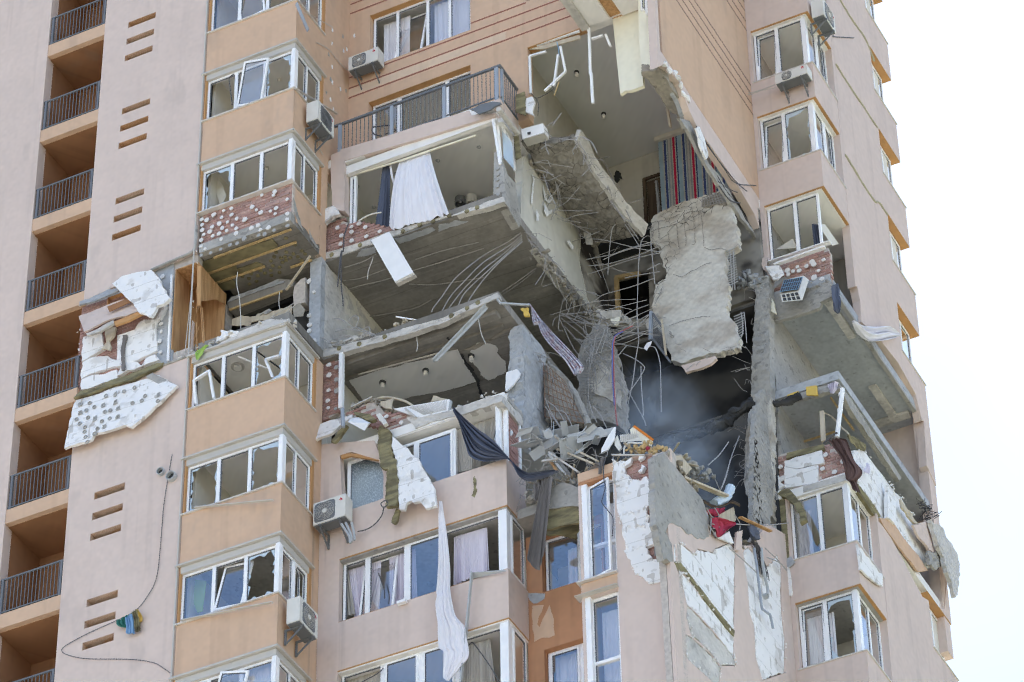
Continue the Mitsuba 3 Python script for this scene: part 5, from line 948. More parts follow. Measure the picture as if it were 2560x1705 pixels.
# loose trims, cables, vents on the left part
k = thing('vent_pipe', 'smaller of the two grey vent pipes in the stair wall', 'vent pipe'); x, z = [(-3.11,54.83)][0]
part(k, 'sleeve', cat_([PL('y', -.1, Point(x, z).buffer(.095).difference(Point(x, z).buffer(.08)), .1)]), 'm_tin'); part(k, 'bore', PL('y', -.02, Point(x, z).buffer(.08), .015), 'm_dark')
k = thing('vent_pipe', 'larger of the two grey vent pipes in the stair wall', 'vent pipe'); x, z = [(-2.82,54.58)][0]
part(k, 'sleeve', cat_([PL('y', -.12, Point(x, z).buffer(.12).difference(Point(x, z).buffer(.10)), .12)]), 'm_tin'); part(k, 'bore', PL('y', -.02, Point(x, z).buffer(.10), .015), 'm_dark')
thing('black_cable', 'thin black cable looping down the stair wall to the caught laundry', 'cable', mesh=tube([(-2.85,-0.03,55.25),(-2.99,-0.03,53.93),(-3.02,-0.03,52.84),(-3.08,-0.03,51.86),(-3.32,-0.03,51.39),(-3.53,-0.03,51.18),(-3.74,-0.03,51.1),(-4.04,-0.03,51.05),(-4.78,-0.03,50.95),(-5.25,-0.03,50.84),(-5.42,-0.03,50.75),(-5.35,-0.03,50.61),(-5.04,-0.03,50.41),(-4.65,-0.03,50.23),(-3.6,-0.03,49.86),(-3.03,-0.03,49.58),(-2.77,-0.03,49.35),(-2.59,-0.03,49.16)], .008, 5), m='m_cable')
for i, (L, Rr, m, lab) in enumerate([([(-3.99,-0.1,50.99),(-3.96,-0.1,50.84),(-3.75,-0.1,50.71)], [(-3.64,-0.1,51.04),(-3.72,-0.1,50.85),(-3.68,-0.1,50.68)], 'm_teal', 'crumpled green garment at the left of the laundry caught on the cable'), ([(-3.76,-0.12,50.97),(-3.73,-0.12,50.73),(-3.7,-0.12,50.52)], [(-3.59,-0.12,51.03),(-3.53,-0.12,50.73),(-3.5,-0.12,50.46)], 'm_skyblue', 'blue garment in the laundry caught on the cable'),
                            ([(-3.61,-0.1,51.07),(-3.54,-0.1,50.79),(-3.49,-0.1,50.51)], [(-3.47,-0.1,51.11),(-3.41,-0.1,50.86),(-3.37,-0.1,50.5)], 'm_wool', 'olive garment in the laundry caught on the cable'), ([(-3.51,-0.08,51.11),(-3.45,-0.08,50.97),(-3.42,-0.08,50.76)], [(-3.48,-0.08,51.13),(-3.36,-0.08,50.9),(-3.37,-0.08,50.78)], 'm_yellow', 'small yellow garment at the right of the caught laundry')]):
    thing('garment', lab, 'garment', mesh=drape(L, Rr, 3, .04, 16, seed=i), m=m)
for a, b, lab in (([(-2.18,-0.06,53.46)][0], [(-0.12,-0.14,52.86)][0], 'loose grey sill trim sticking out below the second lowest left bay glazing'), ([(-2.37,-0.06,50.45)][0], [(-0.05,-0.14,50.08)][0], 'loose grey sill trim below the left bay glazing with the green board'),
                  ([(0.06,-0.12,68.15)][0], [(0.25,0.15,67.36)][0], 'blue-grey metal profile dangling from the top left bay corner'), ([(0.04,-0.03,65.35)][0], [(0.1,1.92,66.13)][0], 'bent grey sill strip along the flank above the railing air conditioner')):
    thing('loose_trim', lab, 'trim strip', mesh=bar(a, b, .07 if 'profile' not in lab else .10, .02), m='m_trim' if 'profile' not in lab else 'm_rail_pale')
for q in ([(0.05,0.29,68.22),(0.05,0.94,68.56),(0.05,1.7,68.95)], [(0.03,0.97,67.78),(0.03,1.51,68.05),(0.03,1.88,68.08),(0.03,2.25,68.1),(0.03,2.51,68.18)], [(0.04,1.08,64.76),(0.04,1.17,64.5),(0.04,1.29,64.38),(0.04,1.4,64.35)]):
    thing('flank_cable', 'thin grey cable on the flank of the left bays', 'cable', 'cables on the left bay flank', tube(q, .009, 5), 'm_trim')
for i, (y, z) in enumerate([(2.3,69.18),(1.77,68.94),(1.76,68.45),(1.63,67.95),(2.35,68.72),(1.79,67.68),(1.73,67.21),(1.82,67.17),(2.23,67.29),(1.55,66.58),(1.75,66.53),(2.5,68.9),(2.5,67.48),(1.91,66.32)]):
    part(BLD, 'shrapnel_scar', rough(PL('x', 0, jag([(y - .03, z - .06), (y + .03, z - .05), (y + .035, z + .05), (y - .03, z + .06)], .05, .015, 300 + i), .02, o=.006), .05, .006, 9, i), 'm_white' if i % 3 else 'm_concrete')
for i, (x, z) in enumerate([(0.13,69.46),(0.28,68.59),(-0.08,69.17),(-0.08,67.74),(-0.14,67.54)]): part(BLD, 'shrapnel_scar', rough(PL('y', 2.65, jag([(x - .02, z - .07), (x + .02, z - .06), (x + .02, z + .07), (x - .02, z + .06)], .05, .01, 330 + i), .02, o=.006), .05, .006, 9, i), 'm_white')

# ---- middle bays
thing('sheer_curtain', 'torn white sheer curtain blowing out over the bare slab edge', 'curtain', mesh=cloth([(1.82,2,63.89),(2.2,2,63.9),(2.59,2,63.88)], [(1.72,1.66,61.53),(1.85,1.66,61.39),(2.08,1.66,61.4),(2.37,1.66,61.37),(2.68,1.66,61.3),(2.99,1.66,61.3),(3.26,1.66,61.31)], 9, .06, nv=28, bow=.12, seed=2), m='m_sheer')
thing('slate_curtain', 'dark slate curtain bunched beside the torn white sheer', 'curtain', mesh=cloth([(1.32,2.02,63.91),(1.51,2.02,63.91)], [(1.21,1.9,62.03),(1.37,1.9,61.92),(1.56,1.9,61.81)], 4, .05, nv=24, seed=3), m='m_slate')
thing('curtain_tape', 'white curtain tape hanging between the slate curtain and the sheer', 'curtain tape', mesh=drape([(1.53,1.98,63.86),(1.58,1.98,63.45),(1.69,1.98,62.98)], [(1.58,1.98,63.85),(1.63,1.98,63.43),(1.71,1.98,62.96)], 1, .01, 14, 8), m='m_sheer')
for i, ((x, y, z), r, h, lab, m) in enumerate([([(2.62,4.13,64)][0], .135, .24, 'pale drum lamp shade hanging at the right of the open loggia', 'm_ac'), ([(2.36,4.03,64)][0], .13, .2, 'dark drum lamp shade just left of the pale one', 'm_grille'), ([(2.8,4.4,64)][0], .13, .2, 'dark drum lamp shade right of the pale one', 'm_grille')]):
    k = thing('drum_lamp', lab, 'lamp'); c = trimesh.creation.annulus(r * .93, r, h, sections=28); c.apply_translation((x, y, z)); part(k, 'lamp_shade', c, m, 40)
    b = trimesh.creation.icosphere(2, .045); b.apply_translation((x, y, z)); part(k, 'bulb', b, 'm_bulb', True); part(k, 'cord', tube([(x, y, z + .04), (x, y, 64.19)], .008, 5, False), 'm_cable')
for (x, y, z) in [(2.46,2.69,64.19),(3.54,2.73,64.19),(0.31,2.59,64.19),(0.32,3.42,64.19),(1.37,2.63,64.19)]:
    k = thing('ceiling_spot', 'small recessed ceiling spot in the open loggia', 'ceiling spot', 'ceiling spots in the open loggia'); m = trimesh.creation.annulus(.03, .055, .02, sections=16); m.apply_translation((x, y, z)); part(k, 'rim', m, 'm_tin'); m = trimesh.creation.cylinder(.03, .012, sections=12); m.apply_translation((x, y, z)); part(k, 'bulb', m, 'm_bulb')
for i, (x, y, z) in enumerate([(1.9,3.12,58.1),(0.82,3.03,58.1),(3.07,3.15,58.1)]):
    k = thing('bare_bulb', ('lamp bulb in a dark socket in the middle of the cracked ceiling', 'lamp bulb in a dark socket at the left of the cracked ceiling', 'lamp bulb in a dark socket right of the ceiling crack')[i], 'lamp bulb'); m = trimesh.creation.cylinder(.075, .05, sections=16); m.apply_translation((x, y, 58.16)); part(k, 'socket', m, 'm_dark'); m = trimesh.creation.cylinder(.05, .12, sections=14); m.apply_translation((x, y, 58.07)); part(k, 'bulb', m, 'm_bulb', 40)
for i, (x, y, z) in enumerate([(5.4,5.92,67.12)][0:1] + [(5.46,4.29,67.12)]):
    k = thing('bare_bulb', ('bare bulb under the grey ceiling of the wrecked upper room', 'ceiling lamp stub near the torn window of the wrecked upper room')[i], 'lamp bulb'); m = trimesh.creation.cylinder(.06, .04, sections=14); m.apply_translation((x, y, 67.17)); part(k, 'socket', m, 'm_dark'); m = trimesh.creation.icosphere(2, .05); m.apply_scale((1, 1, 1.5)); m.apply_translation((x, y, 67.09)); part(k, 'bulb', m, 'm_bulb', True)
k = thing('cabinet_carcass', 'white cabinet board dangling slantwise from the upper slab edge', 'panel'); q = [(1.34,1.48,61.12),(1.82,1.48,61.18),(2.46,1.48,59.65),(1.98,1.48,59.56)]
part(k, 'front', panel(q, .04), 'm_white'); q2 = [(1.97,1.5,59.57),(2.46,1.5,59.66),(2.48,1.5,59.61),(1.99,1.5,59.53)]; part(k, 'edge', panel([np.array(v) + [0, .06, 0] for v in q2], .12), 'm_trim')
part(k, 'hinge', bar([(1.32,1.48,61.17)][0], [(1.35,1.48,61.06)][0], .03, .03), 'm_tin')
part(BLD, 'wall_tile', cat_([PL('y', 1.74, Polygon([(4.44,62.81),(4.55,62.71),(4.68,62.19),(4.74,61.01),(4.59,61.22),(4.4,61.43)]), .2), PL('x', 4.62, Polygon([(1.78,62.25),(2.46,62.34),(2.73,61.41),(2.64,61.06),(1.9,61.24)]), .2)]), 'm_concrete')
dabs(BLD + '__wall_tile', 'y', 1.73, [(4.53,62.22),(4.53,62.04),(4.52,61.88),(4.52,61.67),(4.54,61.41)], 20, 'm_dab_grey')
k = thing('loose_window', 'buckled white window frame at the corner under the balcony', 'window')
part(k, 'frame', cat_([bar([(4.43,1.75,63.86)][0], [(4.6,1.75,62.33)][0], .08, .06), bar([(4.45,1.9,64.12)][0], [(4.36,2.3,62.89)][0], .05, .05), bar([(4.48,1.95,63.96)][0], [(4.56,2.5,63.58)][0], .05, .05), bar([(4.57,2.5,63.77)][0], [(4.59,2.5,62.77)][0], .05, .05)]), 'm_pvc'); part(k, 'pane', panel([(4.43,2.2,63.95),(4.69,2.2,63.36),(4.72,2.2,62.51),(4.46,2.2,63)], .01), 'm_frost')
thing('roller_tube', 'rolled grey sun blind slung under the balcony corner', 'blind', mesh=tube([(4.72,1.44,63.82),(4.72,1.93,63.84),(4.72,2.43,63.85)], .07, 10), m='m_trim')
flap('dark crumpled sheet metal at the balcony corner', 1.56, 1.5, [(3.91,64.29),(4.2,64.31),(4.55,64.26),(4.74,64.11),(4.76,64.04),(4.6,64.04),(4.47,63.95),(4.16,63.95)], .04, 'm_grille', 250, name='sheet_metal', amp=.04)
k = thing('foam_block', 'olive foam block clinging to the facade at the balcony end', 'foam block', mesh=rough(trimesh.convex.convex_hull(np.array([(4.77,2.3,64.99),(5,2.3,64.99),(5.02,2.3,64.2),(4.76,2.3,64.42)] + [(4.64,2.55,65.26),(4.88,2.55,65.26),(4.9,2.55,64.47),(4.63,2.55,64.69)])), .08, .02, 6, 60), m='m_wool')
thing('foam_block', 'lower olive foam strip hanging beside the peeling party wall', 'foam block', mesh=rough(trimesh.convex.convex_hull(np.array([(4.64,2.4,63.79),(4.77,2.4,63.73),(4.82,2.4,63.01),(4.68,2.4,62.99)] + [(4.56,2.55,63.95),(4.7,2.55,63.89),(4.74,2.55,63.16),(4.61,2.55,63.15)])), .08, .02, 6, 61), m='m_wool')
flap('white shredded foam rag beside the olive block at the balcony end', 2.35, 2.3, [(4.97,64.82),(5.15,64.84),(5.24,64.58),(5.18,64.39),(5.25,64.1),(5.1,64.26),(4.96,64.37)], .06, 'm_eps', 251)
k = thing('indoor_unit', 'white indoor air conditioner case dangling at the edge of the sagging slab', 'air conditioner case'); q1 = [(4.78,2.5,64.03),(5.36,2.5,63.97),(5.39,2.5,63.66),(4.82,2.5,63.7)]; q2 = [np.array(v) + [0, .25, 0] for v in q1]
part(k, 'case', trimesh.convex.convex_hull(np.array(list(q1) + q2)), 'm_white'); part(k, 'underside', panel([np.array(q1[3]) + [0, -.01, -.02], np.array(q1[2]) + [0, -.01, -.02], np.array(q2[2]) + [0, 0, -.03], np.array(q2[3]) + [0, 0, -.03]], .02), 'm_trim'); part(k, 'flap', panel([(4.96,2.48,63.83),(5.04,2.48,63.82),(5.04,2.48,63.75),(4.96,2.48,63.76)], .01), 'm_dark')
# broken frames left in the blasted window
k = thing('window_wreckage', 'white window frame snapped in pieces in the blasted opening beside the grooved facade', 'window wreckage')
for a in ([(1298, 330), (1310, 640)], [(1505, 320), (1545, 490)], [(1545, 490), (1400, 625)], [(1492, 375), (1466, 585)]): pass
for q in ([(4.96,2.7,66.55),(4.97,2.7,65.29)], [(5.84,2.6,66.38),(5.95,2.6,65.49)], [(5.95,2.6,65.49),(5.38,2.6,65.1)], [(5.77,2.6,66.14),(5.63,2.6,65.15)], [(4.93,2.7,66.84),(6.31,2.7,66.78)], [(4.96,2.7,66.55),(5.4,2.7,66.5)]): part(k, 'rail', bar(q[0], q[1], .055, .05), 'm_pvc')
part(k, 'strap', tube([(5.74,2.6,66.59),(5.78,2.6,66.36),(5.79,2.6,66.1)], .012, 5), 'm_skyblue'); part(k, 'splinter', bar([(5.76,2.62,65.26)][0], [(5.62,2.62,64.86)][0], .02, .02), 'm_batten'); part(k, 'head_board', panel([(4.92,2.72,66.81),(6.29,2.72,66.67),(6.33,2.72,66.53),(5.35,2.72,66.63)], .03), 'm_board')
k = thing('window_wreckage', 'long white frame rail hanging from the loggia corner with a snapped arm', 'window wreckage')
for q in ([(6.6,2.62,66.66),(6.59,2.62,65.12)], [(6.61,2.62,65.16),(6.62,2.62,64.16)], [(6.66,2.62,66.27),(6.95,2.62,66.25)], [(7.03,2.62,66.24),(7.14,2.62,65.8)]): part(k, 'rail', bar(q[0], q[1], .065, .05), 'm_pvc')
for i, q in enumerate([[(4.93,2.8,65.4),(5.06,2.8,65.19),(5.28,2.8,65.19),(5.47,2.8,65.25),(5.53,2.8,65.32)], [(4.98,2.7,65.29),(5.15,2.7,64.92),(5.14,2.7,64.49)]]): thing('loose_wire', 'thin black cable trailing from the blasted upper window', 'wire', 'cables trailing from the blasted window', tube(q, .008, 5), 'm_cable')
thing('timber_stub', 'pale timber stub hanging under the broken floor beam', 'timber', mesh=bar([(7.67,4.6,65.23)][0], [(7.73,4.6,64.57)][0], .07, .05), m='m_board')

# ---- sagging and hanging slabs
L = np.array([(4.75,2.65,63.74),(4.75,3.23,63.68),(4.75,3.88,63.63),(4.75,4.55,63.6),(4.75,5.14,63.51),(4.75,6.13,63.38)]); Rr = np.array([(5.48,3.09,63.95),(5.81,3.32,63.95),(5.8,3.71,63.95)][1:] + [(5.78,4.2,63.75)] + [(5.89,4.65,63.5)] + [(6,5.39,63.2)] + [(6.24,6.08,62.9)])
n = 5; A = spline(L, 8); Bt = spline(Rr, 8); m_ = min(len(A), len(Bt)); A = A[np.linspace(0, len(A) - 1, 34).astype(int)]; Bt = Bt[np.linspace(0, len(Bt) - 1, 34).astype(int)]
t = np.linspace(0, 1, 14)[None, :, None]; G = A[:, None] * (1 - t) + Bt[:, None] * t; G[..., 2] -= .12 * (4 * t * (1 - t))[..., 0]
k = thing('sagging_slab', 'concrete floor slab sagging from the party wall, its underside crumbled', 'broken slab')
part(k, 'slab', rough(sheet(G + [0, 0, .11], .22), .08, .07, 4, 70), 'm_crumble'); part(k, 'edge', rough(sheet(np.stack([Bt + [0, -.02, -.06], Bt + [.10, 0, .26]], 1), .12), .09, .03, 6, 71), 'm_concrete_pale')
HS = [(1560 + a / 5.4767, 440 + b / 5.4767) for a, b in ((0, 0),)]
hs = [(6.35,63.63),(6.54,63.76),(6.7,63.81),(7.03,63.82),(7.36,63.82),(7.75,63.82),(8.19,63.76),(8.34,63.4),(8.43,63.15),(8.46,62.8),(8.53,62.49),(8.54,62.2),(8.53,61.84),(8.37,61.81),(8.2,61.86),(8.18,61.66),(8.14,61.21),(8.19,60.6)] + [(8.11,59.94),(8.3,59.57),(8.37,59.1),(8.37,58.75),(8.07,58.79),(7.77,58.82),(7.53,58.87),(7.2,58.87),(6.88,58.86),(6.66,59.02),(6.6,59.29),(6.52,59.64),(6.45,59.96),(6.31,60.22),(6.05,60.24),(6.05,60.48),(6.18,60.59)] + [(6.37,61.53),(6.6,61.6),(6.66,61.73),(6.57,62.1),(6.52,62.35),(6.51,62.71),(6.29,62.92),(6.28,63.2)]
k = thing('hanging_slab', 'large pale concrete slab hanging vertically in the hole, crazed with cracks', 'broken slab')
hm = rough(PL('y', 6.4, jag(hs, .07, .022, 260), .20), .05, .014, 8, 72); part(k, 'slab', hm, 'm_crazed')
CR = [[(6.74,6.36,62.98),(6.88,6.36,63.11),(7,6.36,63.18),(7.16,6.36,63.23),(7.22,6.36,63.39),(7.4,6.36,63.39),(7.64,6.36,63.31)], [(7.21,6.36,63.45),(7.2,6.36,62.97),(7.22,6.36,62.68),(7.21,6.36,62.36)], [(7.42,6.36,63.54),(7.44,6.36,63.21),(7.45,6.36,62.87),(7.44,6.36,62.4)], [(7.65,6.36,63.28),(7.66,6.36,62.92),(7.67,6.36,62.54),(7.67,6.36,62.16)], [(7,6.36,63.15),(7.01,6.36,62.82),(7.02,6.36,62.49),(7.04,6.36,62.34)], [(6.78,6.36,62.96),(6.78,6.36,62.68),(6.8,6.36,62.48)], [(6.53,6.36,63.45),(6.53,6.36,63.14),(6.52,6.36,62.88)], [(6.35,6.36,63.48),(6.53,6.36,63.45),(6.7,6.36,63.42),(6.93,6.36,63.42),(7.09,6.36,63.45)],
      [(6.32,6.36,63.2),(6.54,6.36,63.21),(6.77,6.36,63.18),(7,6.36,63.18)], [(6.54,6.36,62.85),(6.68,6.36,62.91),(6.76,6.36,62.95)], [(6.54,6.36,62.76),(6.77,6.36,62.69),(6.97,6.36,62.51)], [(7.24,6.36,62.86),(7.45,6.36,62.82),(7.6,6.36,62.9)], [(7.21,6.36,63.16),(7.35,6.36,63.24),(7.47,6.36,63.19),(7.64,6.36,63.28)], [(6.85,6.36,61.62),(7.07,6.36,61.44),(7.27,6.36,61.52),(7.46,6.36,61.53),(7.65,6.36,61.59),(7.84,6.36,61.58)], [(6.67,6.36,60.07),(6.93,6.36,60.09),(7.22,6.36,60.06),(7.46,6.36,60.02),(7.72,6.36,59.94)], [(6.55,6.36,62.52),(6.66,6.36,62.59),(6.78,6.36,62.61)], [(7.35,6.36,62.35),(7.44,6.36,62.35),(7.47,6.36,62.46)], [(7.68,6.36,62.12),(7.86,6.36,61.97),(8.05,6.36,61.94),(8.22,6.36,61.82)]]
for q in CR: part(k, 'crack', rough(tube(q, .006, 5), .06, .012, 12, 3), 'm_crumble')
part(k, 'broken_top', rough(PL('y', 6.36, jag([(7.67,63.44),(7.72,63.65),(7.95,63.67),(8.21,63.71),(8.34,63.36),(8.31,63.21),(8.03,63.38),(7.84,63.34)], .1, .02, 262), .1), .07, .04, 7, 73), 'm_rough')
for i in range(9):
    a, b = lerp4([(7.7,6.3,63.38),(7.73,6.3,63.65),(8.23,6.3,63.64),(8.34,6.3,63.27)], 0, i / 8), lerp4([(7.7,6.3,63.38),(7.73,6.3,63.65),(8.23,6.3,63.64),(8.34,6.3,63.27)], 1, i / 8); part(k, 'mesh_bar', bar(a, b, .012, .012), 'm_bar')
for i in range(5):
    Q = [(7.69,6.32,63.4),(7.72,6.32,63.67),(8.22,6.32,63.66),(8.34,6.32,63.29)]; part(k, 'mesh_bar', bar(lerp4(Q, i / 4, 0), lerp4(Q, i / 4, 1), .012, .012), 'm_bar')
part(k, 'render_strip', rough(PL('y', 6.2, jag([(6.97,58.6),(7.31,58.59),(7.85,58.56),(7.87,58.47),(7.71,58.36),(7.49,58.34),(7.08,58.36)], .12, .012, 264), .08), .1, .01, 5, 74), 'm_pink', label='pink render strip along the lower edge')
for q in ([(8.35,6.3,61.72),(8.35,6.3,61.05),(8.35,6.3,60.45)], [(8.44,6.3,61.68),(8.42,6.3,61.02),(8.41,6.3,60.43)], [(8.52,6.3,59.7),(8.54,6.3,59.36),(8.52,6.3,59.03),(8.44,6.3,58.88)], [(8.6,6.3,59.67),(8.61,6.3,59.21),(8.61,6.3,58.72)]): part(k, 'mesh_bar', tube(q, .011, 5), 'm_bar')
for i in range(15):
    z = 1025 + i * 38; zz = [(8.26,6.3,61.72),(8.44,6.3,61.69)][0]; d = np.array([0, 0, -i * .068 * 1.12]); a = np.array([(8.25,6.3,61.69)][0]) + d + [.001 * i, 0, 0]; part(k, 'mesh_bar', bar(a, a + np.array([.24, 0, .04]), .016, .016), 'm_tin')
for i in range(9):
    Q = [(8.33,6.3,59.63),(8.59,6.3,59.65),(8.56,6.3,59.04),(8.42,6.3,58.98)]; part(k, 'mesh_bar', bar(lerp4(Q, 0, i / 8), lerp4(Q, 1, i / 8), .016, .016), 'm_tin')
k = thing('hanging_grille', 'grey steel railing grille hanging on edge in front of the big slab', 'grille'); part(k, 'post', bar([(6.38,6,60.34)][0], [(6.33,6,59.48)][0], .09, .07), 'm_rail_pale')
part(k, 'rail', bar([(6.39,6,59.5)][0], [(6.81,6,58.62)][0], .05, .05), 'm_rail'); part(k, 'rail', bar([(6.42,6,60.28)][0], [(6.63,6,59.81)][0], .05, .05), 'm_rail')
Q = [(6.43,6,60.27),(6.4,6,59.5),(6.67,6,58.89),(6.64,6,59.78)]
for i in range(12): part(k, 'bar', bar(lerp4(Q, i / 11, .0), lerp4(Q, i / 11, 1), .014, .014), 'm_rail')
part(k, 'batten', bar([(6.66,5.95,59.96)][0], [(6.72,5.95,58.84)][0], .05, .04), 'm_board')
k = thing('broken_column', 'leaning broken wall stump with bared steel mesh deep in the hole', 'broken wall')
part(k, 'stump', rough(PL('y', 5.6, jag([(4.67,59.5),(4.83,59.88),(5,60.13),(5.3,60.12),(5.41,59.92),(5.51,59.43),(5.6,58.95),(5.72,58.1),(5.69,56.76),(5.46,57.02),(5.2,57.21),(4.83,57.33),(4.62,57.87),(4.6,58.9)], .15, .03, 270), .3), .06, .05, 6, 75), 'm_concrete')
part(k, 'pale_face', rough(PL('y', 5.56, jag([(4.86,58.94),(5.28,58.91),(5.63,58.24),(5.71,57.9),(5.69,57.34),(5.32,57.79),(4.95,58.15)], .12, .02, 271), .1), .06, .03, 6, 76), 'm_cracked')
for i in range(7): a = [(4.7,5.5,59.41),(4.88,5.5,57.3),(4.66,5.5,57.39),(4.73,5.5,59.31)]; part(k, 'mesh_bar', bar(np.array([(4.68,5.5,59.28)][0]) + [i * .07, 0, 0], np.array([(4.7,5.5,57.68)][0]) + [i * .07, 0, .06 * i], .012, .012), 'm_bar')
for i in range(14): part(k, 'mesh_bar', bar(np.array([(4.69,5.48,59.22)][0]) + [0, 0, -i * .085], np.array([(5.06,5.48,59.05)][0]) + [.02, 0, -.02 - i * .085], .011, .011), 'm_bar')
k = thing('tilted_slab', 'tilted slab fragment with rusty mesh under the broken party wall', 'broken slab')
part(k, 'slab', rough(panel([(4.75,3.6,57.57)][0:1] + [(4.91,4.4,57.56),(5.38,4.4,56.06)] + [(4.84,3.4,55.76)], .16, 4), .10, .06, 5, 77), 'm_crumble'); part(k, 'edge', rough(tube([(4.43,4.3,58.24),(4.74,4.3,57.79),(5.02,4.3,57.29),(5.23,4.3,56.69),(5.43,4.3,56.01)], .09, 8), .1, .03, 6, 78), 'm_concrete')
Q = [(4.81,3.5,57.43),(5.31,3.5,56.69),(5.76,3.5,55.27),(4.81,3.5,55.84)]
for i in range(8): part(k, 'mesh_bar', bar(lerp4(Q, i / 7, 0) + [0, -.15, 0], lerp4(Q, i / 7, 1) + [0, -.15, 0], .012, .012), 'm_rust'); part(k, 'mesh_bar', bar(lerp4(Q, 0, i / 7) + [0, -.15, 0], lerp4(Q, 1, i / 7) + [0, -.15, 0], .012, .012), 'm_rust')

# ---- reinforcing bars, each one
BARS = []
def rebar(q, r=.0125, lab=0):
    BARS.append((q, lab))
    return thing('reinforcing_bar', ('bent grey reinforcing bar sweeping between the two hanging floor slabs', 'bent grey reinforcing bar tangled in the open hole', 'thin reinforcing bar fallen over the rubble at the foot of the hole', 'rusty bar end curling by the blue-grey column')[lab], 'reinforcing bar', ('bars sweeping between the slabs', 'bars tangled in the hole', 'bars over the rubble', 'bar ends by the column')[lab], tube(q, r, 5), 'm_bar')
for q in ([(4.53,2.9,61.16),(4.18,2.9,61.01),(3.61,2.9,60.88),(3.45,2.3,60.07),(3.07,2.3,59.82),(2.77,2.3,59.45),(2.54,2.3,59.19),(2.49,2.3,59.07)], [(4.55,2.9,61.08),(4.18,2.9,60.87),(3.83,2.3,60.04),(3.37,2.3,59.69),(2.99,2.3,59.36),(2.73,2.3,58.93),(2.69,2.3,58.82)], [(4.55,2.9,61.01),(4.06,2.9,60.69),(3.83,2.3,59.82),(3.33,2.3,59.44),(3.03,2.3,59.12),(2.85,2.3,58.88)], [(4.56,2.9,60.94),(4.1,2.9,60.63),(3.94,2.3,59.73),(3.52,2.3,59.45),(3.3,2.3,59.24),(3.14,2.3,58.9)], [(4.56,2.9,60.87),(4.28,2.3,59.9),(3.83,2.3,59.51),(3.52,2.3,59.14),(3.41,2.3,58.95)], [(4.3,4.12,61.1),(3.64,4.36,61.1),(3.08,4.54,61.1)]): rebar(q)
rebar([(4.22,4.2,61.1),(3.73,4.41,61.1),(3.21,4.58,61.1)])
